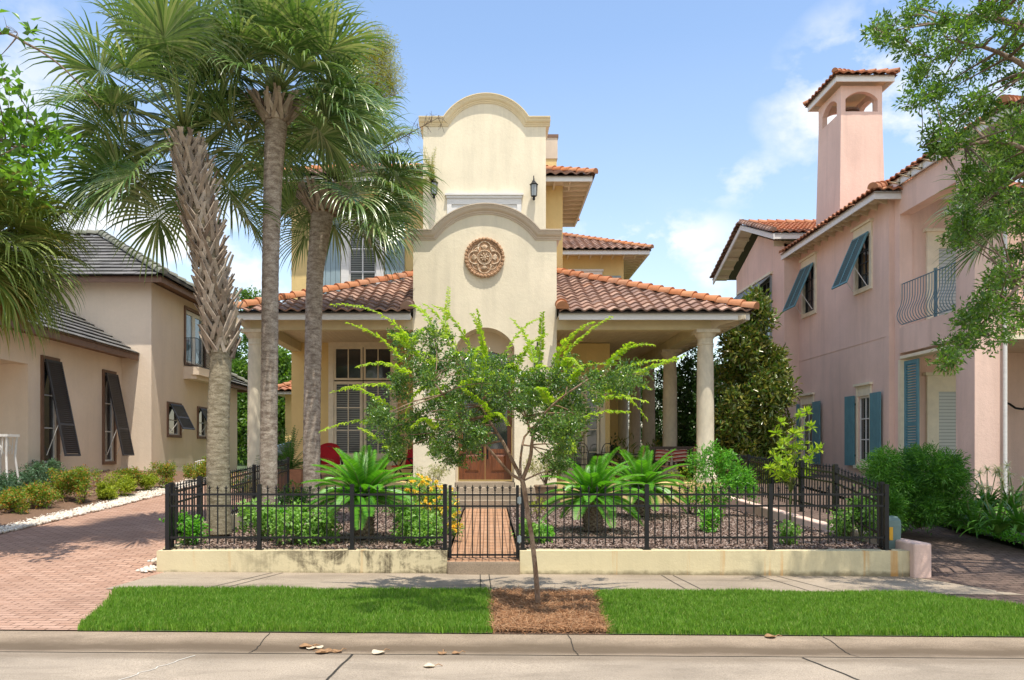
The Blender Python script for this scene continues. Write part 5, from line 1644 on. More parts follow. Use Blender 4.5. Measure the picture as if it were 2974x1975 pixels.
def palm(name, label, path, radii, heart, R_, nf, bark, pet=.95, dry=0, lo=-45, boots=None, seed=1, bark2=None, skirt=0, droop=.55, aims=(), mat='leaf_palm', skip=None, bsp=1.0):
    random.seed(seed)
    t = thing(name, label, 'palm tree', path[0], group='fan palms in front of the houses')
    off = Vector(path[0])
    P_ = [p - off for p in resamp(path, 40)]
    rr = np.interp(np.linspace(0, 1, 41), np.linspace(0, 1, len(radii)), radii)
    m = MB(); 
    pts = []; rads = []
    for i in range(len(P_) - 1):   # leaf-scar rings
        for q in range(5):
            f = q / 5; pts.append(P_[i].lerp(P_[i + 1], f)); rads.append((rr[i] * (1 - f) + rr[i + 1] * f) * (1.0 + (.022 if q % 2 else -.006) + random.uniform(-.012, .012)))
    m.tube(pts, rads, 24)
    m.build('trunk', bark, t, True)
    if bark2:
        k = int(len(pts) * bark2[1]); m = MB(); m.tube(pts[k:], [r * 1.03 + random.uniform(0, .012) for r in rads[k:]], 20, noise=.05); m.build('fibre_sheath', bark2[0], t)
    h = Vector(heart) - off
    if boots:
        bm_ = MB(); n, f0, f1, ln = boots
        for i in range(n):
            f = f0 + (f1 - f0) * (i + random.uniform(-.3, .3)) / n
            f = min(max(f, 0), 1); k = f * 40; k0 = min(int(k), 39)
            c = P_[k0].lerp(P_[k0 + 1], k - k0); r = float(np.interp(f, np.linspace(0, 1, 41), rr))
            a = i * 2.39996 + random.uniform(-.2, .2)
            o_ = Vector((math.cos(a), math.sin(a), 0)); s_ = Vector((-math.sin(a), math.cos(a), 0))
            L = ln * random.uniform(.7, 1.2); w1 = .085 * random.uniform(.8, 1.15)
            for sg in (-1, 1):   # split boot: two prongs
                b = c + o_ * r * .96 - Vector((0, 0, L * .35)) + s_ * sg * w1 * .95
                e = c + o_ * (r + L * random.uniform(.22, .62) * bsp) + Vector((0, 0, L * .60)) + s_ * (sg * -w1 * .25 + random.uniform(-.03, .03))
                bm_.add([b - s_ * w1 * .42, b + s_ * w1 * .42, b + s_ * w1 * .42 + o_ * .035, b - s_ * w1 * .42 + o_ * .035,
                         e - s_ * w1 * .30, e + s_ * w1 * .30, e + s_ * w1 * .28 + o_ * .02, e - s_ * w1 * .28 + o_ * .02],
                        [(0, 1, 2, 3), (7, 6, 5, 4), (0, 4, 5, 1), (1, 5, 6, 2), (2, 6, 7, 3), (3, 7, 4, 0)])
        bm_.build('leaf_boots', M['boot'], t)
    acc = {'pet': MB(), 'V': [], 'F': []}
    dirs = []
    for i in range(nf):
        f = i / nf
        elv = R(lo + (80 - lo) * (f ** .8))
        a = i * 2.39996 + random.uniform(-.25, .25)
        q_ = (math.cos(elv) * math.cos(a), math.cos(elv) * math.sin(a), math.sin(elv))
        if not (skip and skip(*q_)): dirs.append(q_)
    for d in list(dirs) + [Vector(q) for q in aims]:
        f = Vector(d).normalized()
        fan(acc, h + Vector((f.x * .1, f.y * .1, -.1 + .25 * max(f.z, -.5))), d, R_ * random.uniform(.88, 1.08), pet * random.uniform(.8, 1.15), droop=droop * random.uniform(.7, 1.4))
    np_mesh('crown', np.array(acc['V']), np.array(acc['F']), M[mat], t)
    acc['pet'].build('petioles', M['stem'], t, True)
    if dry:
        ac2 = {'pet': MB(), 'V': [], 'F': []}
        for i in range(dry):
            a = i * 2.39996 + .7
            fan(ac2, h + Vector((0, 0, -.2)), (math.cos(a) * .6, math.sin(a) * .6, -.75), R_ * .8, pet * .55, droop=1.4, nl=26)
        np_mesh('dry_fronds', np.array(ac2['V']), np.array(ac2['F']), M['leaf_palmdry'], t)
        ac2['pet'].build('dry_petioles', M['boot'], t)
    return t
Yp = 13.5
palm('fan_palm', 'stout palm whose curved trunk is wrapped in criss-cross leaf boots, left of the other two', [P(506, 1232, Yp), P(503, 1100, Yp), P(504, 950, Yp), P(510, 800, Yp), P(500, 700, Yp), P(478, 580, Yp), P(452, 440, Yp), P(430, 330, Yp)],
     [.205, .19, .18, .175, .175, .18, .18, .15], P(425, 300, Yp), 1.2, 56, M['bark_palm1'], 1.15, boots=(210, .42, 1.0, .36), seed=5, lo=-38, droop=.75, skip=lambda x, y, z: (x > .3 and z > .1) or (y < -.45 and z < .2) or (x > .55),
     aims=[(-1, -.3, -.35), (-1, .2, -.1), (-.8, -.5, -.6), (-.3, -.8, -.5), (-1, -.1, .3), (-.9, .3, .6)])
Yp = 14.6
palm('fan_palm', 'tallest palm with a smooth slender grey trunk, the middle one of three', [P(619, 1218, Yp), P(620, 1000, Yp), P(622, 800, Yp), P(624, 600, Yp), P(630, 400, Yp), P(636, 300, Yp), P(637, 250, Yp)],
     [.16, .156, .152, .152, .17, .20, .18], P(640, 215, Yp), 1.2, 58, M['bark_palm'], .95, bsp=1.5, boots=(40, .92, 1.0, .4), bark2=(M['bark_fresh'], .955), seed=9, lo=-24, droop=.85, skip=lambda x, y, z: y < -.4 and z < .15, aims=[(-1, -.2, -.35), (-.9, -.4, -.1), (1, -.2, 0), (.9, -.4, -.3)])
Yp = 19.2
palm('fan_palm', 'shorter palm with a brown fibrous neck and grey trunk before the porch roof', [P(719, 1172, Yp), P(719, 1000, Yp), P(722, 800, Yp), P(726, 640, Yp), P(735, 560, Yp), P(745, 480, Yp), P(748, 465, Yp)],
     [.21, .205, .20, .20, .23, .28, .27], P(768, 415, Yp), 1.3, 56, M['bark_palm'], 1.2, bsp=1.7, boots=(84, .84, 1.0, .52), bark2=(M['bark_fresh'], .80), seed=21, lo=-36, droop=.9, skip=lambda x, y, z: (y < -.4 and z < .25) or z > .93,
     aims=[(1, -.3, -.35), (.8, -.5, -.5), (1, .1, 0), (.9, -.2, .3), (.5, -.8, -.2)])
tall_ = 0
Yp = 12.6
palm('fan_palm', 'dense palm with brown hanging tips at the left edge of the lawns', [P(-50, 1190, Yp), P(-48, 900, Yp), P(-40, 600, Yp)],
     [.22, .2, .2], P(-30, 560, Yp), 1.0, 64, M['bark_palm'], .55, dry=12, seed=33, lo=-55, droop=1.2, mat='leaf_palmyel')
random.seed(40)
Yp = 13.2
palm('fan_palm', 'palm showing a few fans behind the shade tree at the right edge', [P(2440, 1180, Yp), P(2435, 900, Yp), P(2425, 560, Yp)], [.2, .18, .18], P(2400, 440, Yp), .95, 30, M['bark_palm'], .6, seed=17, lo=-30, aims=[(-1, -.2, -.1), (-1, -.1, .3), (-1, 0, -.45)])
# dry flower stalk of the short palm
tp3 = [o for o in bpy.data.objects if o.name == 'fan_palm.002'][0]
m = MB(); off = tp3.location
pts = [p - off for p in curve_pts(P(790, 400, 19), P(900, 330, 18.6), P(1010, 272, 18.4), 14)]
m.tube(pts, [.02 - .001 * i for i in range(15)], 6)
for i in range(6, 15):
    for k in range(3):
        e = pts[i] + Vector((random.uniform(-.1, .25), random.uniform(-.2, .2), random.uniform(-.35, .35)))
        mid = pts[i].lerp(e, .5) + Vector((0, 0, .04)); m.tube([pts[i], mid, e], [.006, .005, .003], 4)
        for q in range(3): m.tube([mid, mid + Vector((random.uniform(-.1, .12), random.uniform(-.1, .1), random.uniform(-.2, .1)))], [.004, .002], 3)
m.build('flower_stalk', M['stemwood'], tp3)

# ---------------- clustered trees ----------------
def tree(name, label, cat, trunk, tr, clusters, n, L, Wd, mat, bark, branches=(), group=None, flat=.85, up=.5, shell=.5, twr=.012, out=.8, seed=0):
    """trunk: points; clusters: (Vector, r, weight)"""
    random.seed(seed + 3)
    t = thing(name, label, cat, trunk[0], group=group)
    off = Vector(trunk[0])
    m = MB(); tp = resamp(trunk, 16)
    m.tube([p - off for p in tp], np.interp(np.linspace(0, 1, 17), np.linspace(0, 1, len(tr)), tr).tolist(), 12, noise=.05)
    nodes = [(p, tr[-1]) for p in tp[8:]]
    bm_ = MB()
    for pts, ra, rb in branches:
        q = resamp(pts, 12); bm_.tube([p - off for p in q], np.linspace(ra, rb, 13).tolist(), 8, noise=.05)
        nodes += [(p, ra + (rb - ra) * i / 12) for i, p in enumerate(q) if i > 3]
    lv = Leaves()
    for (c, r, w_) in clusters:
        c = Vector(c)
        nd = min(nodes, key=lambda k: (k[0] - c).length + max(0, k[0].z - c.z) * .4)
        d = (c - nd[0]); L_ = d.length
        if L_ > .05:
            mid = nd[0] + d * .5 + Vector((random.uniform(-.12, .12), random.uniform(-.12, .12), random.uniform(-.02, .15))) * L_
            r0 = min(nd[1] * .8, twr * (1 + L_ * .8)); bm_.tube([p - off for p in curve_pts(nd[0], mid, c, 6)], np.linspace(r0, twr * .4, 7).tolist(), 6)
        for k in range(5):   # fine twigs
            e = c + Vector(random.gauss(0, 1) for _ in range(3)).normalized() * r * .85 if False else c + Vector((random.gauss(0, 1), random.gauss(0, 1), random.gauss(0, 1))).normalized() * r * .85
            bm_.tube([c - off, c.lerp(e, .5) + Vector((0, 0, .05 * r)) - off, e - off], [twr * .45, twr * .3, twr * .15], 4)
        lv.ball(c - off, (r, r, r * flat), int(n * w_), L, Wd, up, shell, out=out)
    m.build('trunk', bark, t, True)
    bm_.build('branches', bark, t, True)
    lv.build('crown', mat, t)
    return t
# young street tree
YS = 9.3
def PS(x, y, dy=0): return P(x, y, YS + dy)
tr = [PS(1241, 1397), PS(1236, 1330), PS(1228, 1250), PS(1218, 1190), PS(1209, 1130), PS(1203, 1105)]
br = [([PS(1205, 1108), PS(1175, 1090, -.1), PS(1140, 1050, -.25), PS(1105, 1008, -.4), PS(1060, 960, -.6), PS(1000, 880, -.8)], .020, .008),
      ([PS(1204, 1106), PS(1188, 1075, .1), PS(1160, 1020, .2), PS(1132, 975, .3), PS(1100, 920, .4), PS(1060, 840, .5)], .026, .008),
      ([PS(1205, 1104), PS(1222, 1060), PS(1228, 1010, -.05), PS(1243, 970, -.1), PS(1290, 920, -.2), PS(1380, 860, -.3)], .026, .008),
      ([PS(1200, 1092), PS(1200, 1060, .1), PS(1208, 1010, .2), PS(1222, 985, .3), PS(1190, 930, .4), PS(1150, 850, .5)], .017, .008),
      ([PS(1228, 1010, -.05), PS(1212, 960, -.2), PS(1206, 920, -.3), PS(1220, 860, -.4)], .012, .007)]
cl = [(960, 960), (990, 1010), (1020, 1045), (1050, 1000), (1075, 1050), (925, 1000), (890, 985), (868, 960), (1000, 930), (1040, 935), (1080, 955), (1110, 985), (1050, 885), (1020, 840), (1003, 790),
      (1080, 845), (1110, 865), (1150, 885), (1180, 905), (1195, 935), (1160, 850), (1240, 915), (1270, 940), (1300, 965), (1325, 930), (1290, 1000), (1345, 960), (1310, 890), (1350, 880), (1390, 870),
      (1425, 890), (1280, 870), (1230, 880), (925, 775), (940, 815), (968, 850), (1385, 915), (1300, 835), (1130, 920), (1010, 985), (960, 1000), (1085, 905), (1265, 985), (1225, 945), (985, 870), (1140, 955), (905, 1040), (1100, 1015), (1045, 1060), (1455, 870), (930, 895),
      (1290, 1030), (1310, 1055), (1265, 905), (1200, 880), (1120, 835), (1060, 960)]
random.seed(3)
clus = [(PS(x + random.uniform(-8, 8), y + random.uniform(-8, 8), random.uniform(-1.15, 1.15)), random.uniform(.12, .27), random.uniform(.5, 1.2)) for x, y in cl]
for k in range(34):
    c = random.choice(cl); clus.append((PS(c[0] + random.uniform(-32, 32), c[1] + random.uniform(-28, 28), random.uniform(-1.3, 1.3)), random.uniform(.06, .15), random.uniform(.25, .6)))
stree = tree('young_street_tree', 'young street tree with forked stems, dark leaves and lime arching shoots in the needle bed', 'tree', tr, [.034, .03, .028, .027, .03, .028], clus, 620, .040, .020, M['leaf_dark'], M['bark_crape'], br, twr=.008, seed=2)
so_loc = stree.location
lv = Leaves(); m = MB()
shoots = [(960, 800, 880, 690, 765, 703), (940, 850, 880, 760, 800, 745), (930, 900, 860, 870, 765, 905), (900, 980, 820, 955, 738, 995), (960, 870, 890, 820, 825, 845), (930, 960, 830, 880, 790, 895), (1010, 790, 980, 700, 950, 705), (1020, 800, 1030, 730, 1035, 662),
          (1060, 820, 1020, 720, 975, 700), (1100, 850, 1060, 720, 1000, 705), (1120, 850, 1110, 760, 1100, 715), (1110, 880, 1130, 800, 1090, 725), (1150, 840, 1200, 740, 1245, 735), (1230, 850, 1230, 780, 1180, 735), (1240, 860, 1250, 780, 1250, 722),
          (1270, 850, 1300, 770, 1365, 742), (1290, 840, 1330, 770, 1410, 730), (1390, 860, 1440, 780, 1508, 795), (1400, 850, 1430, 800, 1455, 790), (1400, 870, 1470, 820, 1558, 832), (1340, 905, 1430, 870, 1492, 968), (1350, 930, 1420, 900, 1490, 925), (1330, 965, 1400, 940, 1450, 950), (1420, 880, 1470, 850, 1530, 838),
          (1000, 900, 960, 870, 935, 960), (1010, 1000, 990, 940, 950, 985), (1150, 900, 1190, 830, 1230, 890), (1200, 900, 1170, 840, 1110, 870), (1260, 890, 1330, 830, 1400, 840), (1080, 880, 1050, 800, 1020, 770), (1190, 850, 1210, 790, 1260, 770), (1310, 860, 1300, 800, 1340, 850),
          (1000, 860, 960, 800, 900, 770), (1290, 1020, 1320, 990, 1325, 1040), (1360, 870, 1380, 830, 1385, 905), (1050, 900, 1090, 860, 1130, 880)]
for k in range(34):   # extra young sprays over the crown
    c_ = random.choice(cl); dx_ = random.uniform(-70, 70) + (c_[0] - 1130) * .12; shoots.append((c_[0], c_[1], c_[0] + dx_ * .6, c_[1] - random.uniform(30, 70), c_[0] + dx_ * 1.2, c_[1] - random.uniform(5, 60)))
for (x0_, y0_, x1_, y1_, x2_, y2_) in shoots:
    dy = random.uniform(-.9, .9); dy2 = dy + random.uniform(-.5, .5)
    # keep the same picture height for moved depths
    pts = curve_pts(PS(x0_, y0_, dy), PS(x1_, y1_, (dy + dy2) / 2), PS(x2_, y2_, dy2), 26)
    pts = [p - so_loc for p in pts]
    m.tube(pts, np.linspace(.005, .0015, 27).tolist(), 5)
    for i in range(3, 27):
        d = (pts[min(i + 1, 26)] - pts[i - 1]).normalized()
        s = d.cross(Vector((0, 0, 1))).normalized(); upv = s.cross(d)
        for sg in (-1, 1):
            for rep in (0, 1):
                p = pts[i].lerp(pts[i - 1], rep * .5)
                dd = (d * .55 + s * sg * .7 + upv * random.uniform(-.5, .5) + Vector((random.uniform(-.2, .2), random.uniform(-.2, .2), -.1))).normalized()
                L_ = .074 * (1.15 - .6 * (i / 26)) * (.45 if random.random() < .15 else 1) * random.uniform(.8, 1.15)
                lv.add(np.array([p]), np.array([dd]), np.array([upv]) + rng.normal(size=(1, 3)) * .3, L_, L_ * .48)
m.build('shoot_stems', M['stem'], stree); lv.build('shoots', M['leaf_lime'], stree)

# right foreground tree: trunk stands outside the frame on the right
YO = 10.5
def PO(x, y, dy=0): return P(x, y, YO + dy)
ocl = [(2060, 60), (2100, 40), (2150, 70), (2090, 110), (2140, 130), (2180, 40), (2230, 60), (2280, 30), (2330, 70), (2200, 120), (2130, 180), (2160, 210), (2200, 200), (2250, 160), (2300, 150), (2340, 180), (2120, 230), (2180, 270), (2230, 250), (2280, 240), (2330, 270),
       (2150, 310), (2200, 330), (2250, 330), (2300, 330), (2345, 350), (2160, 345), (2230, 400), (2290, 420), (2330, 460), (2230, 450), (2215, 500), (2225, 530), (2300, 510), (2350, 520), (2265, 380), (2340, 110), (2210, 90),
       (2310, 590), (2340, 640), (2300, 640), (2270, 700), (2320, 700), (2350, 740), (2250, 750), (2230, 790), (2200, 800), (2190, 835), (2280, 770), (2240, 720), (2290, 720), (2350, 580), (2205, 545), (2045, 85), (2350, 10), (2120, 20)]
random.seed(8)
clus = [(PO(x, y, random.uniform(-.9, 1.4)), random.uniform(.12, .25), random.uniform(.6, 1.2)) for x, y in ocl]
for k in range(40):
    c = random.choice(ocl); clus.append((PO(c[0] + random.uniform(-30, 40), c[1] + random.uniform(-30, 30), random.uniform(-1.2, 1.8)), random.uniform(.08, .16), random.uniform(.25, .5)))
# the rest of the crown, outside the frame and over the driveway, which throws the dappled shade
for k in range(170):
    a = random.uniform(0, 2 * PI); rr_ = random.random() ** .5
    x = 9.3 + math.cos(a) * rr_ * 4.0; y = 10.8 + math.sin(a) * rr_ * 4.2; z = random.uniform(5.6, 10.5)
    if x < 7.2 and y > 9.5: continue
    if F * x / y + 1127 < 2400 and 1042 - F * (z - 1.8) / y > -60: continue
    clus.append(((x, y, z), random.uniform(.35, .6), random.uniform(.8, 1.5)))
tree('shade_tree', 'leafy tree overhanging the right driveway with ragged lower branches', 'tree', [(9.6, 10.6, .1), (9.5, 10.6, 2), (9.3, 10.6, 4), (9.2, 10.6, 6), (9.1, 10.6, 8)], [.2, .17, .15, .12, .07], clus, 265, .074, .028, M['leaf_oak'], M['bark'],
     [([(9.2, 10.6, 5), PO(2420, 200), PO(2300, 120), PO(2180, 90)], .06, .012), ([(9.3, 10.6, 4), PO(2460, 420), PO(2330, 330), PO(2180, 340), PO(2120, 340)], .05, .008),
      ([(9.35, 10.6, 3), PO(2500, 660), PO(2380, 640), PO(2290, 720), PO(2210, 800)], .04, .006), ([(9.2, 10.6, 6), PO(2350, 60), PO(2200, 50), PO(2060, 70)], .045, .006)], twr=.012, seed=4, flat=.8)
# left broad-leaved foreground tree, trunk outside the frame
YB = 11.6
def PB(x, y, dy=0): return P(x, y, YB + dy)
bcl = [(20, 250), (60, 280), (30, 330), (80, 340), (110, 300), (20, 400), (60, 380), (-20, 300), (-30, 370), (-10, 210), (10, 180), (95, 330), (120, 330), (0, 360), (45, 350), (70, 420)]
btop = [(15, 60), (40, 75), (0, 130)]
random.seed(12)
clus = [(PB(x, y, random.uniform(-.7, .9)), random.uniform(.16, .28), random.uniform(.6, 1.1)) for x, y in bcl]
clus += [(PB(x, y, 0), .16, .22) for x, y in btop]
clus = [c for c in clus if True]
tree('broadleaf_tree', 'broad-leaved branches hanging in at the top left corner', 'tree', [(-10.9, 10.8, 0), (-10.7, 10.9, 2), (-10.2, 11, 4), (-9.8, 11.2, 6.5), (-9.6, 11.3, 8)], [.16, .14, .12, .07], clus, 42, .20, .085, M['leaf_broad'], M['bark'],
     [([(-10.0, 11.1, 5), PB(-60, 330), PB(40, 340), PB(110, 320)], .045, .01), ([(-9.7, 11.2, 7), PB(-40, 80), PB(60, 100), PB(150, 160), PB(230, 250)], .03, .005)], twr=.01, seed=6, out=1.2)

# magnolia and evergreen screen on the right
YM = 23.6
random.seed(14)
cm = []
def blob_tree(cx, base, top, wfun, Y, step, r0, seed, depth=.8):
    random.seed(seed); out_ = []
    y = base
    while y > top:
        hw = wfun((base - y) / (base - top))
        n = max(2, int(hw * 2 / step) + 2)
        for i in range(n):
            u = random.uniform(-1, 1); out_.append((P(cx + u * hw, y + random.uniform(-step, step) * .5, Y + random.uniform(-1, 1) * depth * hw / 90), r0 * random.uniform(.75, 1.2), random.uniform(.7, 1.2)))
        y -= step * .62
    return out_
cm = blob_tree(1735, 1130, 700, lambda t: (46 + 120 * t if t < .28 else 79) if t < .55 else 79 - (t - .55) * 125, YM, 32, .30, 5)
cm += [(P(1740, 695, YM), .12, .5), (P(1735, 725, YM), .2, .8), (P(1745, 680, YM), .1, .3)]
cm = [(q[0], q[1], q[2] * 1.05) for q in cm if q[0].x > 6.9]
tree('magnolia_tree', 'glossy magnolia with rusty leaf undersides beside the end column', 'tree', [P(1722, 1158, YM), P(1725, 950, YM), P(1735, 760, YM)], [.1, .08, .03], cm, 230, .18, .07, M['leaf_mag'], M['bark'], flat=.9, seed=1, out=1.1)
YH = 27
cm = []
random.seed(19)
for (cx, hw, base, top_) in ((1610, 46, 1100, 830), (1545, 40, 1090, 860), (1660, 40, 1110, 850), (1695, 36, 1100, 900), (1500, 30, 1080, 880), (1470, 34, 1075, 850)):
    t_ = blob_tree(cx, base, top_, lambda t: hw * (1 - .45 * t), {1500: 39, 1545: 32, 1470: 46}.get(cx, YH), 28, .34 * {1500: 39, 1545: 32, 1470: 46}.get(cx, YH) / 27, cx)
    tree('evergreen_tree', {1610: 'dark evergreen tree behind the columns, just left of the end column', 1545: 'dark evergreen seen between the second and third porch columns', 1660: 'evergreen tree behind the end column, beside the magnolia', 1695: 'low dark evergreen hidden behind the magnolia', 1500: 'evergreen at the far end of the porch columns', 1470: 'evergreen farthest back, glimpsed between the last porch columns'}[cx],
         'tree', [P(cx, base + 10, {1500: 39, 1545: 32, 1470: 46}.get(cx, YH)), P(cx, top_ + 60, {1500: 39, 1545: 32, 1470: 46}.get(cx, YH))], [.1, .04], t_, 130, .17, .07, M['leaf_bg'], M['bark'], group='evergreens screening the side yard', seed=cx)
# trees far left between the houses, and behind the house
random.seed(23)
for (cx, hw, base, top_, Yb, lab) in ((600, 75, 1060, 760, 46, 'tall green tree behind the side yard, between the beige house and porch column'), (540, 40, 1050, 790, 50, 'green tree behind the beige house roof end'), (640, 50, 1050, 800, 43, 'leafy tree right behind the porch corner'),
                                      (578, 26, 700, 672, 60, 'treetop just above the left porch eave')):
    base_ = base
    t_ = blob_tree(cx, base, top_, lambda t: hw * math.sin(PI * min(1, .25 + t * .72)), Yb, 34, .75, int(cx))
    tree('leafy_tree', lab, 'tree', [P(cx, 1075, Yb), P(cx, top_ + 30, Yb)], [.2, .06], t_, 200, .26, .12, M['leaf_oak'] if cx != 540 else M['leaf_bg'], M['bark'], group='trees behind the side yard', seed=int(cx))
# feathery yellow tree showing behind the palm crowns
t_ = blob_tree(862, 225, 90, lambda t: 50 * math.sin(PI * min(1, .35 + t * .5)), 40, 24, .75, 77, 1)
t_ += blob_tree(800, 240, 120, lambda t: 30, 40, 24, .5, 78, 1)
tree('feathery_tree', 'airy yellow-green tree crown rising behind the palm fronds', 'tree', [P(840, 1060, 40), P(845, 600, 40), P(850, 250, 40)], [.25, .2, .08], t_, 260, .22, .014, M['leaf_feather'], M['bark'],
     [([P(845, 300, 40), P(880, 160, 40), P(915, 230, 40)], .06, .02), ([P(845, 300, 40), P(830, 170, 40), P(900, 120, 40)], .06, .02)], seed=9, out=.6, shell=.3)

lv = Leaves(); lv.ball((0, 0, .02), (.22, .25, .14), 120, .07, .05); lv.ball((.05, -.1, -.25), (.12, .2, .22), 70, .06, .04); lv.build('foliage', M['leaf_hedge'], bf)
lv = Leaves(); lv.ball((.04, 0, .14), (.2, .22, .08), 110, .06, .05, 1); lv.build('flowers', M['petal_red'], bf)
# ---------------- cycads ----------------
def cycad(x, ybase, Y, R_, nf, hh, label, seed):
    random.seed(seed)
    b = P(x, ybase, Y); t = thing('cycad', label, 'plant', b, group='sago cycads in the garden beds')
    m = MB(); m.lathe([(.15, 0), (.17, .1), (.165, hh * .5), (.15, hh), (.05, hh + .06)], n=16)
    for k in range(150):
        a = k * 2.39996; z = hh * k / 150; o_ = Vector((math.cos(a), math.sin(a), 0)); s_ = Vector((-o_.y, o_.x, 0))
        p = o_ * .15 + Vector((0, 0, z)); e = o_ * .21 + Vector((0, 0, z + .05))
        m.add([p - s_ * .025, p + s_ * .025, e + s_ * .012, e - s_ * .012, p + Vector((0, 0, .04))], [(0, 1, 2, 3), (0, 3, 4), (1, 4, 2), (3, 2, 4)])
    m.build('trunk', M['bark'], t)
    rm = MB(); lv = Leaves()
    for i in range(nf):
        f = i / nf; elv = R(-8 + 80 * f); a = i * 2.39996 + random.uniform(-.2, .2)
        d = Vector((math.cos(elv) * math.cos(a), math.cos(elv) * math.sin(a), math.sin(elv)))
        p = Vector((0, 0, hh)); pts = []; L = R_ * random.uniform(.9, 1.1); n = 22
        for j in range(n + 1):
            pts.append(p.copy()); p = p + d * L / n
            d = (d + Vector((0, 0, -.028 - .03 * (j / n)))).normalized()
        rm.tube(pts, np.linspace(.010, .003, n + 1).tolist(), 4)
        PP, DD, NN, LL = [], [], [], []
        for j in range(3, n + 1):
            dd = (pts[j] - pts[j - 1]).normalized(); s = dd.cross(Vector((0, 0, 1)))
            if s.length < .1: s = Vector((math.sin(a), -math.cos(a), 0))
            s.normalize(); u = s.cross(dd)
            w_ = math.sin(PI * min(1, .16 + .84 * (j / n))) ** .6
            for q in (0, .34, .67):
                for sg in (-1, 1):
                    PP.append(pts[j].lerp(pts[j - 1], q)); DD.append(s * sg * .85 + dd * .5 + u * .38); NN.append(u * .8 - s * sg * .5); LL.append(.175 * R_ * (.35 + .65 * w_) + .01)
        lv.add(np.array(PP), np.array(DD), np.array(NN), np.array(LL), .014)
    rm.build('frond_stems', M['stem'], t); lv.build('fronds', M['leaf_cycad'], t, .1)
    return t
cycad(838, 1236, 13.1, 1.02, 46, .62, 'large cycad left of the gate behind the fence', 1)
cycad(1367, 1222, 14.1, .98, 40, .55, 'cycad right of the gate, the nearer of the right pair', 2)
cycad(1480, 1188, 16.9, 1.05, 38, .55, 'farther cycad behind the right flower bed, near the striped cushions', 3)

# ---------------- shrubs ----------------
def shrub(name, label, cat, base, blobs, n, L, Wd, mat, group=None, stems=7, up=.5, out=.8, seed=0, stemr=.008, stem_mat=None, flowers=None, part='foliage'):
    """blobs: (dx,dy,dz,rx,rz,weight) around base"""
    random.seed(seed); t = thing(name, label, cat, base, group=group)
    lv = Leaves(); sm_ = MB()
    for (dx, dy, dz, rx, rz, w_) in blobs:
        lv.ball((dx, dy, dz), (rx, rx, rz), int(n * w_), L, Wd, up, .5, out=out)
    for i in range(stems):
        b = random.choice(blobs); e = Vector((b[0] + random.uniform(-.6, .6) * b[3], b[1] + random.uniform(-.6, .6) * b[3], b[2] + b[4] * random.uniform(0, .6)))
        sm_.tube(curve_pts((random.uniform(-.03, .03), random.uniform(-.03, .03), -.02), (e.x * .3, e.y * .3, e.z * .6), e, 6), np.linspace(stemr, stemr * .4, 7).tolist(), 5)
    sm_.build('stems', stem_mat or M['stemwood'], t)
    lv.build(part, mat, t)
    if flowers:
        fmat, fn, fl_, fw, pos = flowers
        fv = Leaves()
        cents = []
        for i in range(fn):
            b = random.choice(blobs); d = Vector((random.gauss(0, 1), random.gauss(0, 1) - .8, random.gauss(0, 1) + pos)).normalized()
            cents.append((b[0] + d.x * b[3] * 1.03, b[1] + d.y * b[3] * 1.03, b[2] + d.z * b[4] * 1.03))
        for c in cents:
            k = 16; dd = rand_dirs(k, .7); fv.add(np.array(c) + dd * fl_ * .25, dd, rand_dirs(k, 1), fl_, fw)
        fv.build('flowers', fmat, t, .05)
    return t
def one(rx, rz, dz=None): return [(0, 0, rz if dz is None else dz, rx, rz, 1)]
def multi(rx, h, k, seed):
    random.seed(seed); o_ = []
    for i in range(k):
        a = random.uniform(0, 2 * PI); q = random.random() ** .5 * rx * .7
        z = random.uniform(.22, .8) * h
        o_.append((math.cos(a) * q, math.sin(a) * q, z, rx * random.uniform(.3, .5), h * random.uniform(.16, .26), random.uniform(.6, 1.2) / k * 2))
    return o_
# left bed shrubs, placed along the wall of the beige house
lb = [(15, 1150, 16.6, .36, .62, 'leaf_grey', 'blue-green rounded shrub at the left edge of the bed'), (60, 1128, 18.3, .42, .7, 'leaf_grey', 'blue-green shrub under the first tall shutter'),
      (30, 1160, 15.6, .28, .42, 'leaf_nand', 'low red-tipped shrub at the front left of the bed'), (95, 1145, 16.5, .33, .5, 'leaf_nand', 'wide red-tipped shrub in front of the blue-green ones'), (140, 1132, 17.6, .36, .72, 'leaf_nand', 'tall green and red shrub under the first shutter'),
      (112, 1118, 19.5, .3, .66, 'leaf_grey', 'blue-green shrub against the wall between the shutters'), (195, 1130, 17.6, .30, .78, 'leaf_nand', 'upright red-topped shrub between the two tall shutters'), (245, 1126, 18.3, .2, .36, 'leaf_lime2', 'small round yellow-green shrub'),
      (277, 1121, 19.0, .30, .52, 'leaf_lime2', 'bright yellow-green shrub below the second shutter'), (305, 1114, 20.0, .32, .66, 'leaf_nand', 'red-tipped shrub behind the bright yellow one'), (340, 1112, 20.3, .22, .42, 'leaf_lime2', 'small yellow-green shrub near the house corner'),
      (372, 1110, 20.8, .30, .66, 'leaf_nand', 'green shrub at the house corner'), (448, 1102, 22.6, .28, .6, 'leaf_nand', 'red-tinged shrub left of the booted palm trunk'), (475, 1098, 23.2, .26, .62, 'leaf_nand', 'red-tinged shrub tucked behind the booted palm trunk')]
for i, (x, yb, Y, rx, h, mt, lab) in enumerate(lb):
    Y += 1.0; X = XX(x, Y); base = (X, Y, Hbed(X, Y) - .02)
    shrub('garden_shrub', lab, 'shrub', base, multi(rx * 1.3, h * 1.15, 12, i), 1500, .055, .026, M[mt], 'shrubs in the bed of the beige house', seed=i)
def gz(x, Y): return (XX(x, Y), Y, Hgard(XX(x, Y), Y) - .01)
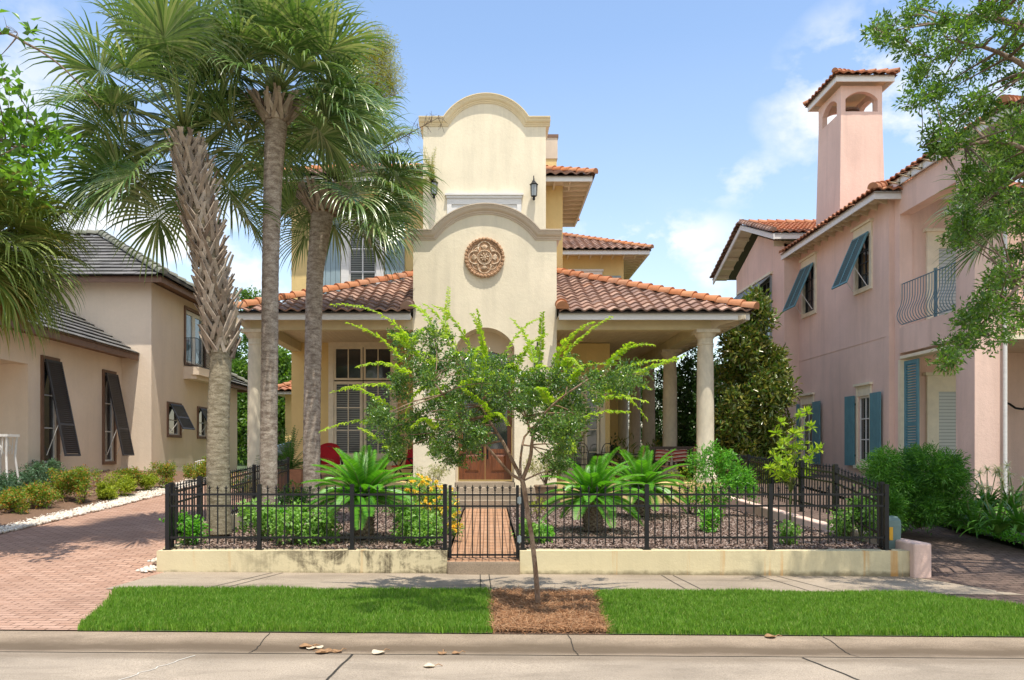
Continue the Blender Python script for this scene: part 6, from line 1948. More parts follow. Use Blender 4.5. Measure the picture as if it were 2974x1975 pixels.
# flower bed plants inside the fence
fb_ = [(432, 12.5, .32, .52, 'leafy plant with pale blooms in the left corner of the fence', 2), (600, 13.0, .42, .62, 'leafy flowering plant behind the fence between the two near palms', 6), (680, 12.7, .50, .66, 'broad flowering plant below the large cycad fronds', 8), (750, 12.6, .42, .62, 'flowering plant left of the large cycad trunk', 6),
       (645, 13.9, .4, .6, 'flowering plant farther back in the left bed', 4), (955, 12.7, .42, .75, 'tall green plant left of the gate post', 2), (985, 12.4, .3, .5, 'leafy plant against the left gate post', 1), (1225, 12.5, .22, .42, 'small green plant just right of the gate', 0), (1255, 12.8, .2, .3, 'low sprawling plant near the right gate post', 0),
       (1985, 12.9, .38, .78, 'green plant with purple berries in the right fence corner', 3), (1955, 13.3, .3, .6, 'loose leafy plant beside the berry plant', 1), (1818, 12.5, .16, .36, 'small lone plant behind the right fence panel', 0), (1635, 14.4, .2, .42, 'small bush in the middle of the mulch', 0)]
for i, (x, Y, rx, h, lab, fn) in enumerate(fb_):
    shrub('bedding_plant', lab, 'plant', gz(x, Y), multi(rx, h, 10, 50 + i), int(520 * (rx / .4) ** 2) + 90, .075, .045, M['leaf_bed'] if i % 4 else M['leaf_bright'], 'plants in the front garden beds', stems=12, seed=i, stem_mat=M['stem'], up=.9,
          flowers=(M['petal_mauve'], fn * 5, .022, .016, .8) if fn else None)
shrub('flowering_shrub', 'bushy shrub covered in yellow flower clusters beside the gate', 'shrub', gz(985, 14.3), [(0, 0, .62, .36, .34, 1), (-.18, 0, .8, .3, .24, .8), (.25, -.1, .6, .3, .26, .8), (.42, -.3, .38, .2, .2, .5), (0, -.1, .35, .36, .26, .8), (.5, -.35, .12, .15, .12, .25)], 800, .055, .028, M['leaf_bed'], seed=4,
      flowers=(M['petal_yellow'], 95, .040, .038, .6))
shrub('boxy_shrub', 'pale dry-looking rounded shrub left of the front steps', 'shrub', gz(988, 18.4), [(-.1, 0, .75, .42, .34, 1), (.25, 0, .95, .3, .22, .7), (-.1, 0, .4, .3, .3, .6)], 1300, .03, .017, M['leaf_varieg'], seed=5, stems=30)
pot_sh = shrub('potted_shrub', 'pale variegated shrub in a stone pot right of the front door', 'shrub', (XX(1258, 20.0), 20.0, .95), [(0, 0, .42, .4, .3, 1), (-.35, 0, .5, .24, .25, .5), (.35, 0, .6, .28, .2, .6), (.1, 0, .75, .22, .16, .4)], 1200, .034, .02, M['leaf_varieg'], seed=6, stems=26)
m = MB(); m.lathe([(.15, 0), (.17, .03), (.22, .2), (.26, .42), (.27, .5), (.30, .52), (.30, .57), (.25, .57), (.24, .5), (.01, .5)], n=24)
o = m.build('plant_pot', M['potstone'], None, True, loc=(XX(1258, 20.0), 20.0, .40)); tag(o, 'weathered stone pot holding the pale shrub beside the steps', 'pot')
shrub('broadleaf_bush', 'bright green bush below the end column', 'shrub', gz(1650, 17.4), [(0, 0, .7, .55, .5, 1.2), (-.3, .1, 1.2, .32, .35, .7), (.45, 0, .9, .4, .35, .8), (-.25, -.2, .4, .4, .3, .6), (.2, 0, 1.25, .3, .2, .5), (.7, 0, .6, .25, .3, .5), (-.1, 0, 1.5, .14, .15, .2)], 900, .085, .03, M['leaf_bright'], seed=7, stems=16)
shrub('pale_shrub', 'thin yellow-green shrub between the cycads and the bright bush', 'shrub', gz(1590, 17.8), [(0, 0, .6, .35, .3, 1), (-.2, 0, .9, .25, .2, .5), (.1, 0, .3, .3, .2, .5)], 420, .04, .024, M['leaf_lime2'], seed=8, stems=20)
shrub('low_shrub', 'thin shrub against the porch base behind the right bed', 'shrub', gz(1190 + 50, 17.0), [(0, 0, .3, .3, .22, 1)], 300, .04, .022, M['leaf_lime2'], seed=9)
shrub('low_shrub', 'dark green tuft below the large cycad against the porch base', 'shrub', gz(905, 17.0), [(0, 0, .3, .45, .25, 1)], 500, .045, .024, M['leaf_hedge'], seed=10)
shrub('leafy_shrub', 'green shrub behind the smooth palm trunk at the porch corner', 'shrub', gz(668, 18.2), [(0, 0, .4, .42, .36, 1), (.3, .2, .3, .3, .3, .6), (-.3, 0, .3, .3, .3, .6)], 900, .05, .026, M['leaf_hedge'], seed=11)
shrub('yellow_flower_bush', 'low bush with small yellow flowers left of the porch column', 'shrub', (XX(556, 21), 21, .7), [(0, 0, .3, .4, .26, 1), (-.4, 0, .25, .3, .22, .6)], 700, .045, .024, M['leaf_bed'], seed=12, flowers=(M['petal_yellow'], 24, .03, .03, 1))
# golden shrub by the right side fence
bt = (XX(1822, 15.5), 15.5, .5)
t = thing('golden_sapling', 'open sapling with tufts of golden-green leaves at the right side fence', 'shrub', bt)
random.seed(31); sm_ = MB(); lv = Leaves()
sm_.tube([(0, 0, -.1), (0, 0, .3), (.02, 0, .55)], [.022, .02, .018], 8)
for (x, y) in ((1775, 1080), (1790, 1000), (1800, 975), (1810, 1020), (1815, 1065), (1830, 1000), (1845, 960), (1860, 950), (1870, 985), (1875, 1040), (1855, 1070), (1890, 1035), (1785, 1050), (1840, 1035), (1800, 1100), (1868, 1085), (1825, 1088), (1795, 1065)):
    e = P(x, y, 15.5 + random.uniform(-.4, .4)) - Vector(bt)
    pts = curve_pts((.01, 0, .5), (e.x * .3, e.y * .3, .5 + (e.z - .5) * .5), e, 8)
    sm_.tube(pts, np.linspace(.009, .004, 9).tolist(), 5)
    for q in (1, .82):
        c = pts[0].lerp(pts[-1], q) if q == 1 else pts[6]
        k = 20 if q == 1 else 11; dd = rand_dirs(k, .6); lv.add(np.array(c) + dd * .015, dd, rand_dirs(k, .6), .14 * rng.uniform(.7, 1.2, k), .05)
sm_.build('stems', M['stem'], t, True); lv.build('foliage', M['leaf_lime'], t)
# clipped-looking conifer bush and lilies on the right
bb = []
random.seed(44)
for i in range(62):
    u = random.uniform(-1, 1); v = random.random()
    x = 2118 + u * 96; yb_ = 1195 - v * 142
    p = P(x, yb_, 14.6 + random.uniform(-.8, .5)); bb.append((p.x, p.y, p.z, .24, .2, .9))
b0_ = P(2118, 1215, 14.6)
shrub('conifer_bush', 'large dense feathery evergreen bush in front of the pink porch', 'bush', b0_, [(a - b0_.x, b - b0_.y, c - b0_.z, r, q, w_) for a, b, c, r, q, w_ in bb], 620, .085, .017, M['leaf_hedge'], seed=13, stems=20, out=1.6)
# crinum lilies
def lily(x, y, Y, sc, label, seed, flowers=2):
    random.seed(seed); b = P(x, y, Y); t = thing('spider_lily', label, 'plant', b, group='spider lilies by the right driveway')
    V, Fc = [], []
    for i in range(34):
        a = i * 2.39996; elv = R(random.uniform(35, 80)); L = sc * random.uniform(.6, .95); n = 8
        d = Vector((math.cos(elv) * math.cos(a), math.cos(elv) * math.sin(a), math.sin(elv))); s = Vector((-math.sin(a), math.cos(a), 0)); p = Vector((0, 0, 0)); b0 = len(V)
        for j in range(n + 1):
            t_ = j / n; w_ = .038 * sc * (1.1 - t_ ** 2.2) * (1 if t_ < .98 else 0)
            V += [tuple(p - s * w_), tuple(p - Vector((0, 0, w_ * .5))), tuple(p + s * w_)]
            p = p + d * L / n; d = (d + Vector((0, 0, -.17 * (1 + t_ * 1.2)))).normalized()
        for j in range(n):
            q = b0 + j * 3; Fc += [(q, q + 1, q + 4, q + 3), (q + 1, q + 2, q + 5, q + 4)]
    np_mesh('leaves', np.array(V), np.array(Fc), M['leaf_lily'], t, True)
    for k in range(flowers):
        a = random.uniform(0, 2 * PI); h = sc * random.uniform(.72, .95); top_ = Vector((math.cos(a) * .22, math.sin(a) * .22, h))
        MB().tube([(0, 0, 0), (top_.x * .6, top_.y * .6, h * .55), tuple(top_)], [.012, .01, .009], 6).build('flower_stalk', M['stem'], t, True)
        V, Fc = [], []
        for q in range(26):
            d = Vector((random.gauss(0, 1), random.gauss(0, 1), random.gauss(.3, .7))).normalized(); s = d.cross(Vector((.1, .2, 1))).normalized(); p = top_.copy(); b0 = len(V)
            for j in range(5):
                w_ = .011 * (1.2 - j / 4); V += [tuple(p - s * w_), tuple(p + s * w_)]; p = p + d * .035; d = (d + Vector((0, 0, -.22))).normalized()
            for j in range(4): Fc.append((b0 + 2 * j, b0 + 2 * j + 1, b0 + 2 * j + 3, b0 + 2 * j + 2))
        np_mesh('flower', np.array(V), np.array(Fc), M['petal_white'], t)
for i, (x, y, Y, sc, lab, fn) in enumerate(((2245, 1225, 13.9, .9, 'spider lily clump at the driveway edge with two white blooms', 2), (2300, 1232, 13.4, 1.0, 'largest spider lily clump with arching strap leaves', 3), (2350, 1225, 13.2, 1.0, 'spider lily clump at the right picture edge', 3),
                                            (2275, 1180, 15.2, .95, 'spider lily behind, against the pink pier', 3), (2330, 1175, 15.0, .9, 'spider lily behind at the right, beside the downspout', 3), (2225, 1195, 15.0, .7, 'small spider lily beside the conifer bush', 1))):
    lily(x, y, Y, sc, lab, 60 + i, fn)
# ivy ground cover
n = 9000
xs_ = rng.uniform(0, 1, n); ys_ = rng.uniform(9.0, 17.5, n)
edge = np.array([rright(v) for v in ys_]); X_ = edge - .08 + xs_ ** 1.5 * 2.4
Z_ = np.array([Hrbed(a, b) for a, b in zip(X_, ys_)]) + rng.uniform(.0, .10, n)
lv = Leaves(); lv.add(np.stack([X_, ys_, Z_], 1), rand_dirs(n), rand_dirs(n, 1.6), .055, .045)
o = lv.build('ground_cover', M['leaf_bright'], None); tag(o, kind='stuff')

# ---------------- grass, mulch, needles, gravel ----------------
M['grass'] = mat_leaf('grass_blade', [G(.10, .24, .016), G(.16, .33, .022), G(.24, .42, .036), G(.12, .27, .018), G(.42, .46, .14)], .55, .35, .3)
_t = M['grass'].node_tree
for _p in [n for n in _t.nodes if n.type == 'BSDF_PRINCIPLED']:
    _s = _p.inputs['Base Color'].links[0].from_socket
    _n = noise(_t, 2.2, 5, .6); _n2 = noise(_t, 16, 3, .6)
    _c = mixc(_t, ramp(_t, _n, [(.35, (0, 0, 0)), (.68, (.6, .6, .6))]), _s, (.20, .33, .035, 1))
    _t.links.new(mixc(_t, ramp(_t, _n2, [(.4, (.6, .6, .6)), (.6, (0, 0, 0))]), _c, (.035, .11, .008, 1)), _p.inputs['Base Color'])
def lawn(x0f, x1f, y0, y1, n, name):
    Y_ = rng.uniform(y0, y1, n); a = np.array([x0f(v) for v in Y_]); b = np.array([x1f(v) for v in Y_])
    X_ = a + (b - a) * rng.random(n)
    edge_n = .016 * np.sin(X_ * 5.3) + .014 * np.sin(X_ * 17 + 1) + .010 * np.sin(X_ * 41)
    X_ = X_ + rng.normal(0, .018, n); Y_ = Y_ + rng.normal(0, .012, n)
    keep = (Y_ > y0 + .0 + edge_n) & (Y_ < y1 - .01 - edge_n); X_, Y_ = X_[keep], Y_[keep]; n = len(X_)
    Z_ = -.0065 * X_ - .017
    clump = .5 + .5 * np.sin(X_ * 3.1 + 2 * np.sin(Y_ * 2.3)) * np.sin(Y_ * 4.7 + X_)
    h = rng.uniform(.03, .085, n) * (.8 + .45 * clump)
    ang = rng.uniform(0, 2 * np.pi, n); lean = rng.uniform(0, .65, n) * h
    w_ = rng.uniform(.0035, .0065, n)
    dx, dy = np.cos(ang), np.sin(ang); a2 = rng.uniform(0, np.pi, n); sx, sy = np.cos(a2), np.sin(a2) * .4
    b0 = np.stack([X_ - sx * w_, Y_ - sy * w_, Z_], 1); b1 = np.stack([X_ + sx * w_, Y_ + sy * w_, Z_], 1)
    mz = Z_ + h * .6
    m0 = np.stack([X_ - sx * w_ * .7 + dx * lean * .35, Y_ - sy * w_ * .7 + dy * lean * .35, mz], 1); m1 = np.stack([X_ + sx * w_ * .7 + dx * lean * .35, Y_ + sy * w_ * .7 + dy * lean * .35, mz], 1)
    tp = np.stack([X_ + dx * lean, Y_ + dy * lean, Z_ + h], 1)
    V = np.stack([b0, b1, m1, m0, tp], 1).reshape(-1, 3); k = np.arange(n)[:, None] * 5
    Fa = np.concatenate([k + np.array([[0, 1, 2]]), k + np.array([[0, 2, 3]]), k + np.array([[3, 2, 4]])], 0)
    o = np_mesh(name, V, Fa, M['grass']); return tag(o, kind='stuff')
lawn(lambda y: lawn_left(y) - .0, lambda y: .02, 7.93, 10.27, 120000, 'grass')
lawn(lambda y: 1.36 - .17 * (10.27 - y) / 2.3, lambda y: lawn_right(y), 7.93, 10.27, 140000, 'grass')
def chips(name, n, x0f, x1f, y0, y1, zf, L, W_, T_, mat, lift=.012, flat=.55):
    Y_ = 1.0 / rng.uniform(1.0 / y1, 1.0 / y0, n); a = np.array([x0f(v) for v in Y_]); b = np.array([x1f(v) for v in Y_]); X_ = a + (b - a) * rng.random(n)
    Z_ = np.array([zf(p, q) for p, q in zip(X_, Y_)]) + rng.random(n) * lift
    D_ = rng.normal(size=(n, 3)); D_[:, 2] *= flat; D_ = unit(D_); N_ = unit(rng.normal(size=(n, 3)) * .5 + np.array([0, 0, 1.0])); S_ = unit(np.cross(D_, N_)); N_ = np.cross(S_, D_)
    l = (L * rng.uniform(.5, 1.3, n))[:, None] / 2; w_ = (W_ * rng.uniform(.6, 1.3, n))[:, None] / 2
    c = np.stack([X_, Y_, Z_], 1); tn = T_ / 2
    V = np.stack([c - D_ * l - S_ * w_, c + D_ * l - S_ * w_ * .6, c + D_ * l * .9 + S_ * w_, c - D_ * l * .8 + S_ * w_, c + N_ * T_], 1).reshape(-1, 3)
    k = np.arange(n)[:, None] * 5
    Fa = np.concatenate([k + np.array([[0, 1, 4]]), k + np.array([[1, 2, 4]]), k + np.array([[2, 3, 4]]), k + np.array([[3, 0, 4]])], 0)
    o = np_mesh(name, V, Fa, mat); return tag(o, kind='stuff')
M['chip'] = mat_island('bark_chip', [G(.16, .10, .075), G(.26, .18, .14), G(.10, .06, .045), G(.34, .25, .20), G(.42, .34, .29), G(.20, .12, .09)], .95, .2, 9, .2)
M['needle'] = mat_island('pine_needle', [G(.34, .16, .07), G(.44, .24, .12), G(.24, .10, .04), G(.52, .33, .19), G(.17, .07, .03)], .9, .2, 9, 0)
M['needle2'] = mat_island('grey_pine_needle', [G(.26, .17, .11), G(.33, .22, .15), G(.19, .11, .07), G(.40, .28, .19)], .9, .2, 9, 0)
M['stone'] = mat_island('white_pebble', [G(.66, .60, .50), G(.78, .73, .64), G(.55, .47, .37), G(.70, .66, .60)], .9, .2, 9, .1, dark=.7)
chips('bark_mulch', 26000, K(-4.76), K(-.66), 12.0, 21.0, lambda x, y: Hgard(x, y), .055, .026, .008, M['chip'])
chips('bark_mulch', 38000, K(.5), K(6.02), 12.0, 21.0, lambda x, y: Hgard(x, y), .055, .026, .008, M['chip'])
chips('pine_straw', 16000, K(.02), lambda y: 1.38 - .17 * (10.27 - y) / 2.3, 7.97, 10.26, lambda x, y: zv(x, y) + .006, .16, .0045, .002, M['needle'], .05, .25)
chips('pine_straw', 30000, lambda y: -14, lambda y: dleft(y) - 1.1, 12.5, 24.5, lambda x, y: Hbed(x, y), .22, .012, .004, M['needle2'], .04, .3)
def pebbles(name, n, xy, zf, r0, mat):
    bm = bmesh.new(); bmesh.ops.create_icosphere(bm, subdivisions=1, radius=1); B = np.array([v.co[:] for v in bm.verts]); Fa = np.array([[v.index for v in f.verts] for f in bm.faces]); bm.free()
    X_, Y_ = xy; n = len(X_); sc = rng.uniform(.55, 1.3, (n, 1, 3)) * r0; sc[:, :, 2] *= .75
    V = B[None] * sc * rng.uniform(.85, 1.15, (n, len(B), 1)); a = rng.uniform(0, 6.28, n); c, s = np.cos(a)[:, None], np.sin(a)[:, None]
    x, y = V[:, :, 0] * c - V[:, :, 1] * s, V[:, :, 0] * s + V[:, :, 1] * c
    V = np.stack([x + X_[:, None], y + Y_[:, None], V[:, :, 2] + np.array([zf(p, q) for p, q in zip(X_, Y_)])[:, None] + rng.random(n)[:, None] * r0 * .7], 2)
    k = (np.arange(n) * len(B))[:, None, None]
    o = np_mesh(name, V.reshape(-1, 3), (Fa[None] + k).reshape(-1, 3), mat); return tag(o, kind='stuff')
n = 13000
Y_ = 1.0 / rng.uniform(1 / 25.0, 1 / 12.0, n); X_ = np.array([dleft(v) for v in Y_]) - 1.1 + rng.normal(.56, .32, n).clip(-.12, 1.18)
pebbles('gravel', n, (X_, Y_), lambda x, y: Hleft(x, y) + .012, .036, M['stone'])
sheet('gravel_bed', fr(11.5, 26, 20), lambda y: dleft(y) - 1.12, lambda y: dleft(y) + .0, lambda x, y: Hleft(x, y) + .012, M['stone'], 4)
n = 160
a = rng.random(n) ** .6; X_ = -4.96 - a * .16 + rng.normal(0, .03, n); Y_ = 11.6 + rng.random(n) * (.9 - .0 * a)
pebbles('gravel', n, (X_, Y_), lambda x, y: Hleft(x, y) + .01, .03, M['stone'])

# ================= porch furniture and small things =================
M['blackframe'] = mat_plain('black_chair_frame', (.010, .010, .011, 1), .45, .1, 5)
def red_chair(x, Y, rz, label):
    t = thing('red_chair', label, 'chair', (x, Y, fz), rz, 'red canvas chairs on the porch')
    m = MB(); m.box(-.30, .30, -.25, .30, .40, .44); m.build('seat', M['chairred'], t)
    m = MB()
    n = 10
    for i in range(n):
        a, b = -.30 + .6 * i / n, -.30 + .6 * (i + 1) / n
        ta = .98 + .13 * math.sin(PI * i / n) ** .6; tb = .98 + .13 * math.sin(PI * (i + 1) / n) ** .6
        ya = .30 + .06 * math.sin(PI * i / n); yb = .30 + .06 * math.sin(PI * (i + 1) / n)
        m.add([(a, ya, .46), (b, yb, .46), (b, yb + .16, tb), (a, ya + .16, ta), (a, ya + .05, .46), (b, yb + .05, .46), (b, yb + .21, tb), (a, ya + .21, ta)], [(0, 1, 2, 3), (4, 7, 6, 5), (3, 2, 6, 7)])
    m.build('backrest', M['chairred'], t, True)
    for s in (-1, 1):
        MB().bar((s * .34, -.3, .64), (s * .34, .42, .66), .07, .035).build('armrest', M['blackframe'], t)
        MB().bar((s * .32, -.28, 0), (s * .32, .30, .64), .03, .03).build('leg', M['blackframe'], t)
        MB().bar((s * .32, .38, 0), (s * .32, -.2, .64), .03, .03).build('leg', M['blackframe'], t)
    MB().bar((-.3, .02, .36), (.3, .02, .36), .03, .03).build('stretcher', M['blackframe'], t)
    MB().bar((-.3, .5, 1.0), (.3, .5, 1.0), .02, .02).build('back_frame', M['blackframe'], t)
    return t
red_chair(XX(764, 23.3), 23.3, R(18), 'red canvas chair left of the big window, beside the brown-necked palm')
red_chair(XX(934, 23.0), 23.0, R(-38), 'red canvas chair turned inward against the entrance wall')
# low dark table between the red chairs
t = thing('porch_table', 'low dark table between the two red chairs', 'table', (XX(848, 23.6), 23.6, fz))
MB().box(-.55, .55, -.3, .3, .52, .56).build('table_top', M['blackframe'], t)
for sx in (-1, 1):
    for sy in (-1, 1): MB().box(sx * .5 - .02, sx * .5 + .02, sy * .26 - .02, sy * .26 + .02, 0, .52).build('leg', M['blackframe'], t)
# slatted bench with striped cushions under the right porch
bx_, by_ = XX(1545, 23.6), 23.6
t = thing('garden_bench', 'brown slatted bench behind the cycads at the right end of the porch', 'bench', (bx_, by_, fz), R(-6))
m = MB()
for k in range(5): m.box(-.75, .75, -.3 + k * .12, -.2 + k * .12, .40, .425)
m.build('seat', M['terracotta'], t)
m = MB()
for k in range(11): m.box(-.72 + k * .14, -.66 + k * .14, .30, .325, .42, .92)
m.box(-.78, .78, .29, .335, .92, 1.0); m.build('backrest', M['darkwood'], t)
for s in (-1, 1):
    MB().box(s * .76 - .03, s * .76 + .03, -.3, .33, .62, .66).build('armrest', M['terracotta'], t)
    MB().box(s * .76 - .03, s * .76 + .03, .28, .33, 0, 1.0).build('leg', M['terracotta'], t)
    MB().box(s * .76 - .03, s * .76 + .03, -.3, -.25, 0, .62).build('leg', M['terracotta'], t)
def mat_stripe():
    m, t, p = new_mat('striped_fabric'); tcn = N(t, 'ShaderNodeTexCoord'); s = N(t, 'ShaderNodeSeparateXYZ'); t.links.new(tcn.outputs['Object'], s.inputs[0])
    f = tmath(t, 'FRACT', tmath(t, 'MULTIPLY', s.outputs[2], 9.0))
    c = ramp(t, f, [(0, (.30, .02, .015)), (.3, (.02, .012, .01)), (.45, (.55, .48, .38)), (.62, (.30, .03, .02)), (.78, (.45, .38, .28)), (.9, (.03, .02, .015))], 'CONSTANT')
    t.links.new(c, p.inputs['Base Color']); p.inputs['Roughness'].default_value = .9; return m
M['stripe'] = mat_stripe()
for i, (dx, rot, lab) in enumerate(((-.18, .12, 'striped red and cream cushion on the left of the bench'), (.32, -.1, 'striped red and cream cushion on the right of the bench'))):
    V = []; nn = 9
    m = MB(); vs = []; 
    for sgn in (1, -1):
        for a in range(nn):
            for b in range(nn):
                u, v = a / (nn - 1) * 2 - 1, b / (nn - 1) * 2 - 1
                th = .085 * (1 - u ** 4) ** .5 * (1 - v ** 4) ** .5; k = 1 - .05 * (u * u * v * v) 
                vs.append((u * .24 * k, sgn * th, v * .20 * k))
    fs = []
    for s_ in (0, 1):
        for a in range(nn - 1):
            for b in range(nn - 1):
                q = s_ * nn * nn + a * nn + b; fs.append((q, q + 1, q + nn + 1, q + nn))
    m.add(vs, fs); o = m.build('cushion', M['stripe'], None, True); o.location = (bx_ + dx, by_ + .1, fz + .72); o.rotation_euler = (R(-18), rot, 0)
    tag(o, lab, 'cushion', 'cushions on the bench')
# wrought iron table and chairs, deeper on the porch
t = thing('porch_table', 'dark iron table farther back on the right porch', 'table', (XX(1452, 26), 26, fz))
m = MB(); m.box(-1.1, .9, -.45, .45, .74, .78); m.build('table_top', M['blackframe'], t)
for sx in (-1, .8):
    for sy in (-1, 1): MB().box(sx - .02, sx + .02, sy * .4 - .02, sy * .4 + .02, 0, .74).build('leg', M['blackframe'], t)
def iron_chair(x, Y, rz, lab):
    t = thing('iron_chair', lab, 'chair', (x, Y, fz), rz, 'iron chairs on the right porch')
    m = MB(); m.lathe([(.23, .43), (.24, .44), (.24, .46), (.01, .465)], n=16); m.build('seat', M['blackframe'], t)
    m = MB(); m.tube(curve_pts((-.22, .2, .45), (-.24, .25, 1.15), (0, .27, 1.1), 6) + curve_pts((0, .27, 1.1), (.24, .25, 1.15), (.22, .2, .45), 6)[1:], .014, 6)
    for k in range(-3, 4): m.tube([(k * .055, .2, .46), (k * .055, .26, 1.02 - abs(k) * .03)], .007, 5)
    for z in (.62, .82): m.bar((-.22, .23, z), (.22, .23, z), .012, .02)
    m.build('backrest', M['blackframe'], t)
    for sx in (-1, 1):
        for sy in (-1, 1): MB().tube([(sx * .17, sy * .17, .43), (sx * .23, sy * .22, 0)], .013, 6).build('leg', M['blackframe'], t)
iron_chair(XX(1345, 24), 24, R(160), 'iron porch chair just right of the entrance wall')
iron_chair(XX(1392, 25), 25, R(200), 'iron porch chair with curved back near the iron table')
# urn planter and porch plants
def urn(x, Y, lab, sc=1.0, z=fz):
    t = thing('urn_planter', lab, 'planter', (x, Y, z))
    m = MB(); m.lathe([(.2, 0), (.2, .05), (.14, .07), (.08, .14), (.08, .2), (.15, .26), (.27, .40), (.31, .52), (.35, .56), (.35, .6), (.3, .6), (.26, .5), (.01, .48)], n=24)
    m.build('urn', M['potstone'], t, True); m2 = MB().box(-.22, .22, -.22, .22, -.45 if z > fz + .2 else -.0, -.0 if z > fz + .2 else .01); m2.build('plinth', M['trim'], t)
    lv = Leaves(); lv.ball((0, 0, .75), (.42, .42, .3), 260, .2, .06, .6, out=1.2); lv.build('foliage', M['leaf_mag'], t)
urn(XX(1308, 24.6), 24.6, 'stone urn with dark foliage beside the porch doors', 1, fz + .45)
def pot_plant(x, Y, r, h, n, L, W_, lab, pmat='blackframe', z=fz, lmat='leaf_hedge', rb=1.0):
    t = thing('potted_plant', lab, 'plant', (x, Y, z))
    m = MB(); m.lathe([(r * .7, 0), (r * .75, .02), (r, h), (r * 1.08, h + .01), (r * 1.08, h + .05), (r * .9, h + .05), (r * .88, h - .02), (.01, h - .02)], n=20); m.build('pot', M[pmat], t, True)
    lv = Leaves(); lv.ball((0, 0, h + .32 * rb), (.42 * rb, .42 * rb, .34 * rb), n, L, W_, .6, out=1.4); lv.build('foliage', M[lmat], t)
    sm_ = MB()
    for k in range(9): a = k * .7; sm_.tube([(0, 0, h - .05), (math.cos(a) * .1, math.sin(a) * .1, h + .2), (math.cos(a) * .3 * rb, math.sin(a) * .3 * rb, h + .4 * rb)], .006, 4)
    sm_.build('stems', M['stem'], t)
pot_plant(XX(1440, 27.5), 27.5, .16, .3, 90, .34, .04, 'spiky plant in a dark pot on the iron table side', lmat='leaf_mag')
pot_plant(XX(1506, 27.0), 27.0, .16, .5, 220, .16, .07, 'dark leafy plant in a pot between the porch columns', lmat='leaf_mag')
pot_plant(XX(1395, 29.0), 29.0, .2, .5, 300, .18, .08, 'dark bushy plant near the back of the right porch', lmat='leaf_bg', rb=1.2)
# fern in a square terracotta box at the left porch corner
t = thing('potted_fern', 'big drooping fern in a terracotta box at the left porch corner', 'plant', (XX(668, 20.9), 20.9, .80))
m = MB(); m.add([(-.34, -.3, 0), (.34, -.3, 0), (.34, .3, 0), (-.34, .3, 0), (-.4, -.36, .55), (.4, -.36, .55), (.4, .36, .55), (-.4, .36, .55)], [(0, 1, 2, 3), (4, 5, 6, 7), (0, 1, 5, 4), (1, 2, 6, 5), (2, 3, 7, 6), (3, 0, 4, 7)]); m.build('pot', M['terracotta'], t)
random.seed(88); lv = Leaves(); sm_ = MB()
for i in range(60):
    a = i * 2.39996; elv = R(random.uniform(15, 85)); d = Vector((math.cos(elv) * math.cos(a), math.cos(elv) * math.sin(a), math.sin(elv))); p = Vector((0, 0, .52)); L = random.uniform(.8, 1.25)
    pts = []
    for j in range(17): pts.append(p.copy()); p = p + d * L / 16; d = (d + Vector((0, 0, -.075))).normalized()
    sm_.tube(pts, .004, 3)
    for j in range(2, 17):
        dd = (pts[j] - pts[j - 1]).normalized(); s = dd.cross(Vector((0, 0, 1))).normalized(); u = s.cross(dd)
        for sg in (-1, 1): lv.add(np.array([pts[j]]), np.array([s * sg + dd * .3]), np.array([u]), .085 * math.sin(PI * (j / 17) ** .7) + .015, .026)
sm_.build('stems', M['stem'], t); lv.build('foliage', M['leaf_fern'], t)
# green spray growing round the left upper lantern
t = thing('air_plant', 'wispy lime green spray growing over the upper left lantern', 'plant', (XX(1000, YU), YU - .2, ZZ(440, YU)))
lv = Leaves(); random.seed(5); sm_ = MB()
for i in range(26):
    pts = curve_pts((0, 0, -.05), (random.uniform(-.2, .05), random.uniform(-.15, .05), .5), (random.uniform(-.45, .12), random.uniform(-.3, 0), random.uniform(.1, 1.25)), 10); sm_.tube(pts, .004, 3)
    for p in pts[2:]:
        k = 5; lv.add(np.array([p] * k) + rng.normal(0, .012, (k, 3)), rand_dirs(k, .3), rand_dirs(k), .085, .010)
sm_.build('stems', M['stem'], t); lv.build('foliage', M['leaf_feather'], t)
# utility box
ub = thing('utility_box', 'grey-green utility pedestal with a yellow sticker in the right fence corner', 'utility box', (XX(2052, 12.25), 12.25, .25))
m = MB()
for (z0, z1, k0, k1) in ((0, .42, .105, .115), (.42, .50, .115, .11), (.50, .56, .11, .075)):
    vs = [(sx * k, sy * k, z) for z, k in ((z0, k0), (z1, k1)) for sx, sy in ((-1, -1), (1, -1), (1, 1), (-1, 1))]
    m.add(vs, [(0, 1, 5, 4), (1, 2, 6, 5), (2, 3, 7, 6), (3, 0, 4, 7), (4, 5, 6, 7)])
m.build('cover', M['boxgreen'], ub)
MB().box(-.07, -.015, -.122, -.116, .2, .40).build('sticker', M['sticker'], ub)
# white latticed seat on the beige house porch and a white wire seat near the palm
def wire_seat(x, Y, z, w_, lab, rz=0, name='wire_chair'):
    t = thing(name, lab, 'garden seat', (x, Y, z), rz, 'white garden seats')
    m = MB(); m.box(-w_, w_, -.25, .25, .42, .45); m.build('seat', M['white'], t)
    m = MB()
    for k in range(9): m.tube(curve_pts((-w_ + 2 * w_ * k / 8, .25, .45), (-w_ + 2 * w_ * k / 8, .28, .7), (-w_ * .9 + 1.8 * w_ * k / 8, .3, .82 + .06 * math.sin(PI * k / 8)), 4), .012, 5)
    m.tube([(-w_ + 2 * w_ * k / 8, .3, .82 + .06 * math.sin(PI * k / 8)) for k in range(9)], .018, 6); m.build('backrest', M['white'], t)
    for sx in (-1, 1):
        for sy in (-1, 1):
            MB().tube(curve_pts((sx * w_ * .95, sy * .22, .44), (sx * w_ * .7, sy * .2, .2), (sx * w_, sy * .24, 0), 5), .018, 6).build('leg', M['white'], t)
wire_seat(XX(462, 25), 25, .66, .27, 'white wire seat behind the booted palm trunk')
